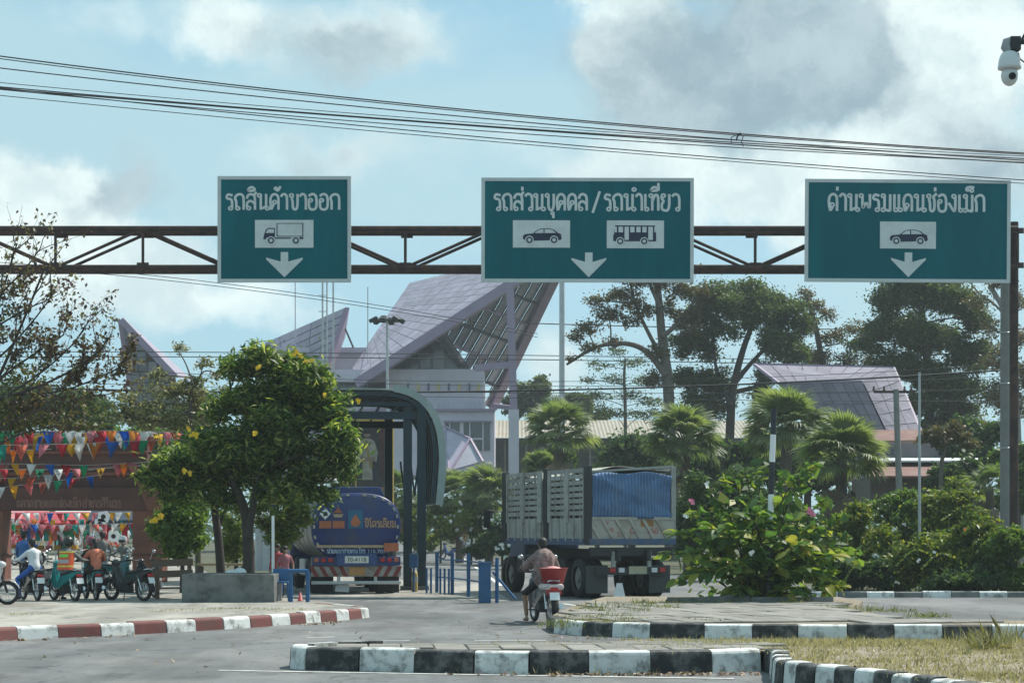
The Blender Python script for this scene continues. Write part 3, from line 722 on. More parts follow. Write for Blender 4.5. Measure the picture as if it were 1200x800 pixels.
# ---------------------------------------------------------------- poles and masts
def pole(name, label, cat, x0, ytop, d, r0, r1, mat, xb=None, extra=None, n=12):
    t_ = P(x0, ytop, d); b_ = Vector((P(xb if xb is not None else x0, Y0, d).x, d, 0))
    t = thing(name, label, cat, b_)
    mb = MB(); mb.tube([b_ + Vector((0, 0, -.2)), t_], [r0, r1], n); mb.build('pole', mat, t)
    if extra: extra(t, t_, b_)
    return t
pole('flag_pole', 'tall plain pale grey mast rising between the palms and the middle sign', 'pole', 658.5, 250, 120, .19, .14, GALV)
def floods(t, a, b):
    mb = MB(); mb.torus(a, (0, 0, 1), .55, .05, 16, 6); mb.tube([a - Vector((.55, 0, 0)), a + Vector((.55, 0, 0))], .04, 6); mb.build('lamp_ring', DARKM, t)
    for k in range(6):
        an = k * math.pi / 3 + .3; c = a + Vector((math.cos(an) * .72, math.sin(an) * .72, .05))
        mb = MB(); mb.box(c, (.42, .28, .2), an, rot=(Matrix.Rotation(an, 3, 'Z') @ Matrix.Rotation(R(28), 3, 'Y'))); mb.build('floodlight', DARKM, t, bevel=.02)
pole('floodlight_mast', 'slim floodlight mast with a ring of dark lamps before the folded roof', 'light mast', 453.5, 376, 105, .10, .06, GALV, 455.5, floods)
pole('antenna', 'thin lightning rod beside the left end of the first sign mast', 'antenna', 346, 331, 170, .05, .04, GALV)
pole('antenna', 'thin lightning rod standing free left of the big folded roof', 'antenna', 431, 336, 168, .06, .04, GALV)
def steps(t, a, b):
    for k in range(9):
        z = a.z - .3 - k * 1.1
        mb = MB(); mb.beam((a.x - .28, a.y, z), (a.x + .28, a.y, z), .05); mb.build('rung', GALV, t)
    mb = MB(); mb.tube([(a.x + .3, a.y, 0), (a.x + .3, a.y, a.z)], .05, 8); mb.build('rail', GALV, t)
pole('lattice_mast', 'pale ladder mast rising from behind the small folded roof', 'mast', 378, 322, 140, .07, .06, GALV, None, steps)
pole('mast', 'single pale pipe mast right of the ladder mast', 'mast', 390.5, 322, 142, .07, .06, GALV)
def arm(t, a, b):
    mb = MB(); mb.box(P(1048, 459, 85) , (1.7, .1, .1)); mb.build('crossarm', STEEL, t)
    for xx in (1024, 1036, 1060, 1068):
        mb = MB(); lathe(mb, P(xx, 457.5, 85), [(.05, 0), (.06, .06), (.03, .1), (.06, .14), (0, .2)], 8); mb.build('insulator', pm('insulator_brown', (.07, .04, .03), .3), t)
pole('utility_pole', 'leaning grey concrete utility pole with crossarm before the right roof', 'utility pole', 1050, 456, 85, .15, .12, POLEC, 1057, arm)
pole('thin_pole', 'thin grey street pole standing in the right flower hedge', 'pole', 1077.5, 436, 62, .05, .035, GALV)
def straps(t, a, b):
    for z in (4.2, 6.1, 7.6):
        mb = MB(); mb.torus((a.x, a.y, z), (0, 0, 1), .155, .02, 16, 6); mb.build('strap', GALV, t)
pole('utility_pole', 'square grey concrete utility pole just left of the gantry post', 'utility pole', 1178, 300, 60.5, .16, .14, POLEC, None, straps, 8)
BLKP = pm('marker_black', (.02, .024, .03), .5); 
mkp = thing('marker_post', 'slanted black and white banded marker post rising from the big shrub', 'post', G(900, 706, .24))
segs = [(907, 478), (906, 509), (904.8, 541), (903.6, 579), (902.3, 618), (900, 700)]
for i, (a, b_) in enumerate(zip(segs, segs[1:])):
    mb = MB(); mb.tube([P(*a, 44.25), P(*b_, 44.25)], .062, 14); mb.build('band', WHITEP if i % 2 else BLKP, mkp)
# ---------------------------------------------------------------- border hall with folded roofs, sheds, portrait board
LILAC = pm('lilac_cladding', (.34, .305, .38), .6, .0, var=.14, scale=.35, rv=.16, dirt=(.26, .235, .285), dscale=.45, damt=.75, spec=.25)
LILACD = pm('lilac_trim', (.28, .22, .315), .55, var=.12, scale=1, dirt=(.24, .2, .25), dscale=2, damt=.4)
LWALL = pm('pale_lilac_wall', (.56, .52, .60), .8, var=.06, scale=.6, dirt=(.42, .4, .44), dscale=.4, damt=.5)
GLASS = pm('dark_glass', (.05, .065, .075), .12, var=.4, scale=.5, rv=.5, spec=.8)
SOFF = pm('soffit_panel_grey', (.25, .245, .29), .35, var=.15, scale=.4, rv=.25, spec=.6)
GPANE = pm('pale_glazing', (.30, .315, .37), .15, var=.15, scale=.4, rv=.3, spec=.7)
def see_through(m, f, tint=None):
    t_ = m.node_tree; b_ = t_.nodes['Principled BSDF']; lk = [l for l in t_.links if l.to_socket == b_.inputs['Base Color']][0].from_socket
    tr_ = t_.nodes.new('ShaderNodeBsdfTranslucent'); t_.links.new(lk, tr_.inputs[0]); mx_ = t_.nodes.new('ShaderNodeMixShader'); mx_.inputs[0].default_value = f
    t_.links.new(b_.outputs[0], mx_.inputs[1]); t_.links.new(tr_.outputs[0], mx_.inputs[2]); t_.links.new(mx_.outputs[0], t_.nodes['Material Output'].inputs[0])
see_through(GPANE, .35)
MULL = pm('mullion_dark', (.055, .055, .075), .6)
def bil(q, u, v):
    a, b, c, d = q            # a-b along u at v=0, d-c along u at v=1
    return (a * (1 - u) + b * u) * (1 - v) + (d * (1 - u) + c * u) * v
def panels(parent, q, nu, nv, mat, name='roof_panel', gap=.10, th=.05, clip=None, offs=False):
    n = (q[1] - q[0]).cross(q[3] - q[0]).normalized()
    if n.y > 0: n = -n
    L1 = (q[1] - q[0]).length / nu; L2 = (q[3] - q[0]).length / nv
    g1, g2 = gap / max(L1, .1) / nu / 2, gap / max(L2, .1) / nv / 2
    for j in range(nv):
        for i in range(nu):
            u0, u1, v0, v1 = i / nu + g1, (i + 1) / nu - g1, j / nv + g2, (j + 1) / nv - g2
            if clip and not clip((u0 + u1) / 2, (v0 + v1) / 2): continue
            c = [bil(q, u0, v0), bil(q, u1, v0), bil(q, u1, v1), bil(q, u0, v1)]
            mb = MB(); mb.prism([k for k in c], n * (th * (1 + random.uniform(-.1, .1)))); mb.build(name, mat, parent)
def slab(parent, pts, ext, mat, name): 
    mb = MB(); mb.prism(pts, ext); return mb.build(name, mat, parent)
hall = thing('border_hall', 'large lilac hall with a steep folded roof behind the truck canopy', 'building', (P(500, 622, 165).x, 165, 0))
AP = P(667, 286, 158)                       # apex, behind the middle sign
F0 = P(420, 447, 163); B0 = P(413, 431, 172); B1 = P(431, 404, 178); C0 = P(480, 332, 190)
RT = P(577, 476, 176)
# roof plane
q1 = [F0, AP, C0, B1]
slab(hall, [F0, AP, C0, B1, B0], (0, .5, -.1), LILAC, 'roof_deck')
panels(hall, [F0, AP, C0, B1], 17, 10, LILAC, gap=.07)
# fascia along the front edge and along the right edge
def fascia(a, b, w, name='fascia', mat=LILACD, up=(0, 0, 1)):
    mb = MB(); mb.beam(a, b, .7, w, up=up); return mb.build(name, mat, hall)
fascia(F0 + Vector((-.1, -.2, -.2)), AP + Vector((.1, -.2, -.2)), .75)
fascia(AP + Vector((.1, -.1, 0)), RT, .8)
# glazed soffit plane hanging under the front edge
MIDF = F0.lerp(AP, .09)
def pl(px, py): # point on the soffit plane
    n = (AP - MIDF).cross(RT - MIDF).normalized(); o = Vector((0, 0, H)); d = P(px, py, 1.0) - o
    return o + d * ((MIDF - o).dot(n) / d.dot(n))
qs = [pl(436, 439), pl(577, 474), pl(663, 295), pl(655, 296)]
NU, NV = 9, 9
def inside_soff(px, py):
    return in_poly(px, py, [(500, 398), (592, 339), (648, 303), (657, 308), (606, 421), (578, 470), (556, 432)])
du, dv = Vector((17.5, -30)), Vector((24, 9.0))     # the two directions of the glazing grid in the photo, intersected with the plane
SU, SV = .78, .43
for i in range(-3, 9):
    for j in range(-14, 16):
        c = Vector((560, 430)) + du * i * SU + dv * j * SV
        if not inside_soff(*c): continue
        cs = [c + du * a * .5 * SU * .93 + dv * b * .5 * SV * .84 for a, b in ((-1, -1), (1, -1), (1, 1), (-1, 1))]
        mb = MB(); mb.prism([pl(*t) for t in cs], (0, .12, 0)); mb.build('soffit_pane', GPANE, hall)
def rib(a, dr, lo_, hi_, w, mat, off):
    lo = hi = None
    for q in np.linspace(lo_, hi_, 200):
        c = a + dr * float(q)
        if inside_soff(*c): lo = c if lo is None else lo; hi = c
    if lo is not None and (hi - lo).length > 6:
        mb = MB(); mb.beam(pl(*lo) + Vector((0, off, 0)), pl(*hi) + Vector((0, off, 0)), w); mb.build('soffit_rib', mat, hall)
for i in range(-3, 9): rib(Vector((560, 430)) + du * (i - .5) * SU, dv, -7, 8, .2, LILACD if i % 2 else MULL, -.12)
for j in range(-14, 16):
    for e in (-.09, .09): rib(Vector((560, 430)) + dv * (j - .5 + e) * SV, du, -4, 9, .075, MULL, -.25)
mb = MB(); mb.beam(pl(515, 390) + Vector((0, -.5, 0)), pl(545, 433) + Vector((0, -.5, 0)), .55); mb.build('raking_strut', MULL, hall)
slab(hall, [P(430, 439, 167), P(521, 386, 167), P(548, 433, 167), P(430, 441, 167)], (0, .2, 0), GLASS, 'window_band')
# window band below the front edge
for i in range(6):
    x0 = 462 + i * 15; 
    y0 = 446 - (x0 + 7 - 421) * .644 + 12
    if i < 4:
        mb = MB(); a, b = P(x0, 432, 166), P(x0 + 13.6, max(y0, 394 + abs(i - 3) * 2), 166); mb.box((a + b) / 2, (abs(b.x - a.x), .2, abs(b.z - a.z))); mb.build('window_pane', GLASS, hall)
        mb = MB(); mb.beam(P(x0 - .7, 432, 165.7), P(x0 - .7, max(y0, 394), 165.7), .12); mb.build('mullion', MULL, hall)
# wall blocks
def block(x0, x1, y0, y1, d, dep, mat, name, par=hall, bev=0):
    a, b = P(x0, y0, d), P(x1, y1, d)
    mb = MB(); mb.box(((a.x + b.x) / 2, d + dep / 2, (a.z + b.z) / 2), (abs(b.x - a.x), dep, abs(a.z - b.z))); return mb.build(name, mat, par, bevel=bev)
block(455, 567, 432.5, 481, 164, 12, LWALL, 'wall')
block(385, 455, 433, 447, 166, 8, LWALL, 'wall')
block(385, 456, 455, 481, 166.5, 8, LWALL, 'wall')
block(385, 455, 447, 455, 168, 6, GLASS, 'window_band')
block(300, 432, 407, 433, 176, 8, LWALL, 'wall')
block(300, 432, 413, 416, 175.8, .3, SOFF, 'wall_band')
block(420, 579.5, 480.6, 557, 162.5, 14, LWALL, 'wall')
block(420, 580.5, 478.6, 481.5, 162.2, 1.0, LILACD, 'ledge')
for i, x in enumerate((466, 478, 490, 502, 514, 526, 538, 550, 561)):
    col = pm('niche_yellow', (.55, .45, .12), .7) if i % 2 == 0 else pm('niche_blue', (.10, .10, .2), .7)
    block(x - 1, x + 1, 449, 457, 163.75, .3, col, 'flag_panel')
for i in range(10):
    block(508 + i * 6, 513.6 + i * 6, 470.5, 479.5, 163.9, .25, LWALL, 'parapet_panel')
win = block(522, 574, 494.5, 527.5, 162.4, .16, GLASS, 'window')
for xx in (527, 541, 550.5, 566):
    block(xx - .8 - (1.4 if xx == 541 else 0), xx + .8 + (1.4 if xx == 541 else 0), 494.5, 527.5, 162.2, .25, LWALL, 'window_frame', win)
block(544, 566, 513, 515, 162.15, .25, LWALL, 'window_frame', win)
block(520, 576, 492.5, 494.5, 162.0, .8, LILACD, 'lintel'); 
# lean-to glass pyramid at the foot
py = [P(521, 500, 156), P(551, 514, 152), P(566, 541, 150), P(527, 552, 149), P(516, 530, 152), P(516, 506, 155)]
slab(hall, [py[0], py[1], py[3], py[4], py[5]], (0, .25, 0), LILAC, 'porch_roof'); slab(hall, [py[1] + Vector((.02, -.05, 0)), py[2], py[3]], (0, .25, 0), SOFF, 'porch_roof')
for a, b in ((0, 1), (1, 2), (1, 3), (3, 2), (0, 3)):
    mb = MB(); mb.beam(py[a] + Vector((0, -.12, 0)), py[b] + Vector((0, -.12, 0)), .16); mb.build('porch_rib', LILACD, hall)
# great column carrying the apex
cb = P(602, 622, 157)
mb = MB(); mb.box((cb.x, 157, (P(0, 480, 157).z) / 2), (.8, .8, P(0, 480, 157).z)); mb.build('column_base', LWALL, hall)
mb = MB(); mb.beam(P(602, 481, 157), P(597.5, 333, 157), .58); mb.build('column', LILACD, hall)
mb = MB(); mb.beam(P(597.5, 334, 157), AP + Vector((-.3, 0, -.3)), .4); mb.build('column', LILACD, hall)
mb = MB(); mb.beam(P(558, 431, 160), P(603, 427, 158), .5); mb.build('tie_beam', LILACD, hall)
mb = MB(); mb.beam(P(578, 475, 165), P(600, 478, 158), .35); mb.build('tie_beam', LILACD, hall)
# the two smaller folded roofs to the left
sm = thing('folded_roof_pavilion', 'small lilac folded roof with a sharp peak behind the leafy tree', 'building', (P(360, 622, 175).x, 175, 0))
A = P(405, 360, 172); B = P(310, 402, 184); C = P(330, 470, 180); D = P(378, 440, 172)
slab(sm, [A, B, C, D], (0, .4, 0), LILAC, 'roof_deck'); panels(sm, [D, A, B, C], 8, 5, LILAC)
slab(sm, [A, D, P(383, 441, 174), P(400, 395, 176)], (.3, .3, 0), LILACD, 'fascia')
mb = MB(); mb.beam(P(399, 372, 173), P(414, 407, 176), .12); mb.build('stay', MULL, sm)
block(300, 385, 440, 560, 178, 10, LWALL, 'wall', sm)
SPANE = pm('spire_pane_grey', (.10, .105, .12), .3, var=.25, rv=.35)
sp = thing('folded_roof_pavilion', 'dark glazed folded roof with a knife-like peak behind the bare tree', 'building', (P(180, 622, 160).x, 160, 0))
A = P(142, 375, 158); B = P(153, 452, 160); C = P(226, 446, 168); D = P(205, 441, 158)
slab(sp, [A, B, P(150, 500, 160), P(215, 500, 160), D], (0, .3, 0), MULL, 'glass_backing')
slab(sp, [A + Vector((0, -.1, 0)), D, C, P(150, 377, 166)], (0, .4, 0), LILAC, 'roof_deck')
mb = MB(); mb.beam(A, D, .5); mb.build('fascia', LILACD, sp); mb = MB(); mb.beam(A, B, .4); mb.build('fascia', LILACD, sp)
for j in range(8):
    yy = 392 + j * 12.5; xr = 142 + (yy - 375) / 66 * 63; xl = 142 + (yy - 375) / 77 * 11
    for i in range(max(1, int((min(xr, 210) - xl) / 11))):
        x0 = xl + 2 + i * 11
        if x0 + 9.5 > min(xr, 212) - 1: continue
        block(x0, x0 + 9.8, yy - 5.4, yy + 5.4, 157.8, .12, SPANE if (i + j) % 3 else GLASS, 'glass_pane', sp)
block(165, 235, 480, 540, 166, 8, MULL, 'wall', sp)
# folded roof on the right
LILACR = pm('dull_lilac_sheet', (.215, .20, .245), .7, var=.16, scale=.5, rv=.08, dirt=(.15, .14, .175), dscale=.6, damt=.7, spec=.15)
rp = thing('folded_roof_pavilion', 'wide lilac folded roof among trees behind the right palms', 'building', (P(990, 622, 110).x, 110, 0))
A = P(884, 427, 107.3); B = P(1047, 431, 110.2); C = P(1082, 512, 106.6); D = P(1040, 512, 105.1); E = P(913, 449, 105.1)
Bm = P(1010, 447, 105.1)
slab(rp, [A, B, Bm, E], (0, .35, 0), LILACR, 'roof_deck'); panels(rp, [E, Bm, B, A], 9, 2, LILACR, gap=.03, th=.015)
slab(rp, [E, Bm, B, C, D, P(960, 512, 105.1)], (0, .45, 0), LILACR, 'roof_deck'); panels(rp, [P(962, 512, 105.0), P(1040, 512, 105.0), Bm + Vector((0, -.1, 0)), E + Vector((0, -.1, 0))], 8, 5, LILACR, gap=.03, th=.015)
panels(rp, [P(1042, 512, 105.0), C, B + Vector((0, -.2, 0)), Bm + Vector((0, -.2, 0))], 3, 5, LILACR, gap=.03, th=.015)
for a, b in ((A, B), (A, E), (B, C), (E, Bm)):
    mb = MB(); mb.beam(a, b, .14); mb.build('fascia', LILACD, rp)
block(960, 1075, 500, 560, 108.5, 8, LWALL, 'wall', rp)
# long corrugated shed
CORR = pm('corrugated_roof', (.29, .265, .215), .6, var=.12, scale=1, dirt=(.26, .2, .13), dscale=.6, damt=.5)
shed = thing('long_shed', 'long low shed with tan corrugated roof behind the truck', 'building', (P(720, 622, 176).x, 176, 0))
d0, d1 = 172.0, 182.0
x0, x1 = P(560, 0, d0).x, P(905, 0, d0).x; z0, z1 = P(0, 513, d0).z, P(0, 492.5, d1).z
mb = MB(); n = 150; vs = []
for i in range(n + 1):
    x = x0 + (x1 - x0) * i / n; o = .05 * (i % 2)
    vs += [(x, d0, z0 + o), (x, d1, z1 + o)]
mb.add(vs, [(2 * i, 2 * i + 2, 2 * i + 3, 2 * i + 1) for i in range(n)]); mb.build('roof', CORR, shed)
mb = MB(); mb.box(((x0 + x1) / 2, d0 + .1, z0 - .1), (x1 - x0, .08, .16)); mb.build('gutter', DARKM, shed)
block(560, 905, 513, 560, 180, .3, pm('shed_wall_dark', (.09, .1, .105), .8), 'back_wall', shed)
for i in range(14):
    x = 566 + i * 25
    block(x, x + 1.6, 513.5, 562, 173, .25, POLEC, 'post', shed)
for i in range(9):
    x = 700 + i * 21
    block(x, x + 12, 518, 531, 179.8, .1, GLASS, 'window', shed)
block(690, 905, 534, 537, 177, .2, POLEC, 'rail', shed)
# small houses on the right
TILE = pm('rusty_tin_roof', (.17, .085, .07), .8, var=.25, scale=1.5, dirt=(.22, .16, .13), dscale=1.0, damt=.6)
hs = thing('small_house', 'small house with rusty brown roof and white wall in the right trees', 'house', (P(1080, 622, 99).x, 99, 0))
mb = MB(); a, b, c, d_ = P(1005, 519, 97), P(1108, 517, 97), P(1108, 505, 101), P(1012, 506, 101); mb.prism([a, b, c, d_], (0, 0, .1)); mb.build('roof', TILE, hs)
block(1012, 1138, 518.5, 539, 98.5, 4, LWALL, 'wall', hs)
block(1040, 1052, 524, 533, 98.4, .2, GLASS, 'window', hs); block(1100, 1112, 524, 533, 98.4, .2, GLASS, 'window', hs)
mb = MB(); mb.prism([P(1018, 541, 93), P(1146, 541, 93), P(1146, 537.5, 98), P(1018, 537.5, 98)], (0, 0, .08)); mb.build('awning', WHITEP, hs)
hs2 = thing('small_house', 'low house with a long dull red roof below the white awning', 'house', (P(1080, 622, 92).x, 92, 0))
mb = MB(); mb.prism([P(1015, 560, 90), P(1160, 560, 90), P(1140, 542, 95), P(1022, 542, 95)], (0, 0, .1)); mb.build('roof', TILE, hs2)
block(1020, 1155, 559, 600, 91, 5, pm('brown_wall', (.12, .1, .09), .8), 'wall', hs2)
mb = MB(); mb.prism([P(1126, 558, 89.5), P(1148, 558, 89.5), P(1137, 546, 89.5)], (0, 3, 0)); mb.build('gable', pm('brown_wall', (0, 0, 0)), hs2)
# portrait board (generic figure)
GOLD = pm('gilt_frame', (.36, .25, .06), .45, .2, var=.25, scale=3)
pb = thing('portrait_board', 'tall gold framed portrait board behind the tanker under the canopy', 'billboard', (P(428, 622, 100).x, 100, 0))
block(398, 459, 492, 592, 100.3, .3, pm('portrait_navy', (.025, .026, .04), .6, var=.5, scale=.8, dirt=(.09, .06, .03), dscale=.7, damt=.5), 'panel', pb)
for a in ((396, 403, 490, 600), (454, 461, 490, 600), (396, 461, 488, 494), (396, 461, 584, 600)):
    block(*a, 99.9 if a[1] - a[0] > 20 else 100.0, .5, GOLD, 'frame', pb, .04)
PALE = pm('portrait_pale_cloth', (.27, .24, .20), .7, var=.45, scale=4)
def fp(px, py, l=0): return P(px, py, 100.25 - l)
def paint(pts, mat, l=0, name='painted_figure'):
    mb = MB(); flat(mb, pts, fp, l); mb.build(name, mat, pb)
paint([(423, 517), (427, 513.5), (434, 513.5), (439, 517), (443, 530), (441, 541), (438, 540), (437, 531), (436, 549), (437, 562), (424, 562), (425, 548), (424, 531), (422, 541), (419, 540), (419, 528)], PALE)
paint([(425, 562), (429.5, 562), (428.5, 575), (424.5, 575)], pm('portrait_shoe', (.05, .04, .035), .7)); paint([(432, 562), (436.5, 562), (437, 575), (433, 575)], pm('portrait_shoe', (0, 0, 0)))
paint([(426, 516), (429, 515), (437, 547), (434, 549)], pm('portrait_sash', (.22, .16, .05), .6), .01)
paint([(421, 536), (440, 535), (440, 540), (421, 541)], pm('portrait_skin', (.2, .14, .1), .7), .012)
paint(disc_pts(430.5, 508.3, 4.0), pm('portrait_skin', (.2, .14, .1), .7), .01)
paint([(426.6, 508), (427, 504.5), (430.5, 503.4), (434, 504.5), (434.4, 508)], pm('portrait_hair', (.02, .02, .02), .7), .02)
paint([(404, 541), (419, 541), (419, 544), (404, 544)], GOLD, .0, 'painted_table'); paint([(405, 544), (407, 544), (407, 572), (405, 572)], GOLD, .003, 'painted_table'); paint([(416, 544), (418, 544), (418, 572), (416, 572)], GOLD, .003, 'painted_table')
paint([(443, 500), (453, 498), (453, 566), (446, 560)], pm('portrait_drape', (.07, .03, .03), .8, var=.5), .001, 'painted_drape')
paint([(403, 574), (454, 570), (454, 584), (403, 584)], pm('portrait_carpet', (.2, .13, .06), .8, var=.4), .002, 'painted_carpet')
# ---------------------------------------------------------------- people: one continuous skin grown from tapered limbs
def cap_tris(mb, a, b, ra, rb, n=10):
    a, b = Vector(a), Vector(b)
    d = (b - a); L = d.length
    if L < 1e-5: mb.ell(a, ra, n, 6); return
    d /= L
    pts, rs = [], []
    for k in range(4):
        th = math.pi / 2 * (1 - k / 4); pts.append(a - d * ra * math.sin(th)); rs.append(max(.001, ra * math.cos(th)))
    pts += [a, b]; rs += [ra, rb]
    for k in range(1, 5):
        th = math.pi / 2 * k / 4; pts.append(b + d * rb * math.sin(th)); rs.append(max(.001, rb * math.cos(th)))
    mb.tube(pts, rs, n)
SKIN = pm('skin_tan', (.27, .155, .10), .6, var=.08); HAIR = pm('hair_black', (.014, .012, .012), .6, var=.2)
def body(name, limbs, parent, voxel=.022):
    """limbs: (p0, p1, r0, r1, material). All limbs are fused into one surface; faces take the colour of the nearest limb."""
    mb = MB(); mats = []
    for p0, p1, r0, r1, m in limbs:
        cap_tris(mb, p0, p1, r0, r1)
        if m not in mats: mats.append(m)
    tmp = bpy.data.objects.new('tmp', mb.mesh('tmp', mats[0])); COL.objects.link(tmp)
    rm = tmp.modifiers.new('r', 'REMESH'); rm.mode = 'VOXEL'; rm.voxel_size = voxel
    sm_ = tmp.modifiers.new('s', 'SMOOTH'); sm_.iterations = 3; sm_.factor = .5
    dg = bpy.context.evaluated_depsgraph_get(); me = bpy.data.meshes.new_from_object(tmp.evaluated_get(dg)); bpy.data.objects.remove(tmp)
    me.name = name; me.materials.clear()
    for m in mats: me.materials.append(m)
    n = len(me.polygons); cen = np.empty(n * 3); me.polygons.foreach_get('center', cen); cen = cen.reshape(-1, 3)
    best = np.full(n, 1e9); idx = np.zeros(n, int)
    for p0, p1, r0, r1, m in limbs:
        a, b = np.array(p0), np.array(p1); d = b - a; L = max(d.dot(d), 1e-9)
        t = np.clip((cen - a) @ d / L, 0, 1); dist = np.linalg.norm(cen - (a + t[:, None] * d), axis=1) - (r0 + (r1 - r0) * t)
        w = dist < best; best[w] = dist[w]; idx[w] = mats.index(m)
    me.polygons.foreach_set('material_index', idx.astype(np.int32)); me.polygons.foreach_set('use_smooth', np.ones(n, bool)); me.update()
    o = bpy.data.objects.new(name, me); put(o, parent); return o
def V3(*a): return Vector(a)
def figure(name, label, loc, rz, pose, top, legs, shoes, group=None, hair='short', skirt=False, sc=1.0, sleeves='long', helmet=None, vest=None, bulk=1.0):
    """local frame: +Y is the way the person faces. pose: 'stand' or 'ride'."""
    t = thing(name, label, 'person', (0, 0, 0), group)
    L = []
    if pose == 'stand':
        hip, sh, hd = V3(0, 0, .92), V3(0, .0, 1.40), V3(0, .02, 1.60)
        kn = [V3(s * .10, .03, .5) for s in (-1, 1)]; an = [V3(s * .11, -.02, .08) for s in (-1, 1)]
        el = [V3(s * .27, .0, 1.12) for s in (-1, 1)]; wr = [V3(s * .25, .12, .88) for s in (-1, 1)]; fw = V3(0, 1, 0)
    else:   # astride a motorcycle
        hip, sh, hd = V3(0, -.22, .86), V3(0, -.10, 1.30), V3(0, -.04, 1.50)
        kn = [V3(s * .22, .22, .72) for s in (-1, 1)]; an = [V3(s * .20, .08, .30) for s in (-1, 1)]
        el = [V3(s * .30, .10, 1.06) for s in (-1, 1)]; wr = [V3(s * .30, .36, 1.04) for s in (-1, 1)]; fw = V3(0, 1, 0)
        if pose == 'foot': an = [V3(-.27, .12, .10), V3(.20, .08, .30)]; kn[0] = V3(-.29, .18, .56)
        if pose == 'pillion':
            for v in (hip, sh, hd): v.y -= .38
            kn = [V3(s * .24, -.16, .70) for s in (-1, 1)]; an = [V3(s * .2, -.28, .30) for s in (-1, 1)]; el = [V3(s * .28, -.36, 1.06) for s in (-1, 1)]; wr = [V3(s * .17, -.14, 1.0) for s in (-1, 1)]
    up = (sh - hip).normalized()
    L += [(hip, hip + up * .16, .155 * bulk, .145 * bulk, top), (hip + up * .14, sh - up * .10, .14 * bulk, .165 * bulk, top), (hip + V3(-.06, 0, -.03), hip + V3(.06, 0, -.03), .13, .13, legs)]
    L += [(sh - up * .06 + V3(-.13, 0, 0), sh - up * .06 + V3(.13, 0, 0), .085, .085, top)]
    nk = sh + up * .05
    L += [(nk - up * .03, hd - V3(0, 0, .08), .055, .052, SKIN), (hd + V3(0, .005, -.03), hd + V3(0, -.012, .035), .075, .092, SKIN), (hd + V3(0, .075, -.075), hd + V3(0, .05, -.06), .035, .05, SKIN), (hd + V3(0, .095, -.015), hd + V3(0, .105, -.03), .014, .017, SKIN)]
    for s in (-1, 1): L.append((hd + V3(s * .085, -.01, -.01), hd + V3(s * .09, -.015, .01), .018, .022, SKIN))
    lowm = SKIN if sleeves == 'short' else top
    for i, s in enumerate((-1, 1)):
        shd = sh - up * .07 + V3(s * .175, 0, 0)
        L += [(shd, el[i], .062 * bulk, .048 * bulk * bulk, top), (el[i], wr[i], .046, .033, lowm)]
        d = (wr[i] - el[i]).normalized(); pm_ = wr[i] + d * .06
        L += [(wr[i] + d * .015, pm_, .028, .034, SKIN)]
        for f in range(4):
            o = V3(.012 * 0, 0, .027 - f * .018); L.append((pm_ + o + d * .02, pm_ + o + d * .06 + V3(-s * .02, 0, -.025), .0115, .0095, SKIN))
        L.append((pm_ + V3(-s * .02, 0, .02), pm_ + d * .035 + V3(-s * .045, 0, .012), .012, .01, SKIN))
        hp = hip + V3(s * .085, 0, -.05)
        L += [(hp, kn[i], .092, .064, legs), (kn[i], an[i] + V3(0, 0, .06), .06, .042, legs if not skirt else SKIN), (an[i] + V3(0, -.04, -.03), an[i] + V3(0, .15, -.045), .042, .035, shoes)]
    bo = body('body', L, t, .02)
    if hair:
        mb = MB(); mb.ell(hd + V3(0, -.018, .035), (.098, .105, .098), 14, 9)
        if hair == 'long': cap_tris(mb, hd + V3(0, -.08, .0), hd + V3(0, -.14, -.30), .07, .045)
        if hair == 'short': cap_tris(mb, hd + V3(0, -.06, .0), hd + V3(0, -.065, -.05), .072, .06)
        mb.build('hair', HAIR, t)
    if helmet:
        mb = MB(); mb.ell(hd + V3(0, -.01, .03), (.135, .15, .14), 16, 10); hm = mb.build('helmet', helmet, t)
        mb = MB(); mb.ell(hd + V3(0, .05, .0), (.118, .105, .07), 14, 8); mb.build('visor', pm('visor_dark', (.02, .02, .025), .15), hm)
    if vest: vest(t, hip, sh, up)
    t.scale = (sc, sc, sc)
    t.location = loc; t.rotation_euler = (0, 0, rz)
    return t

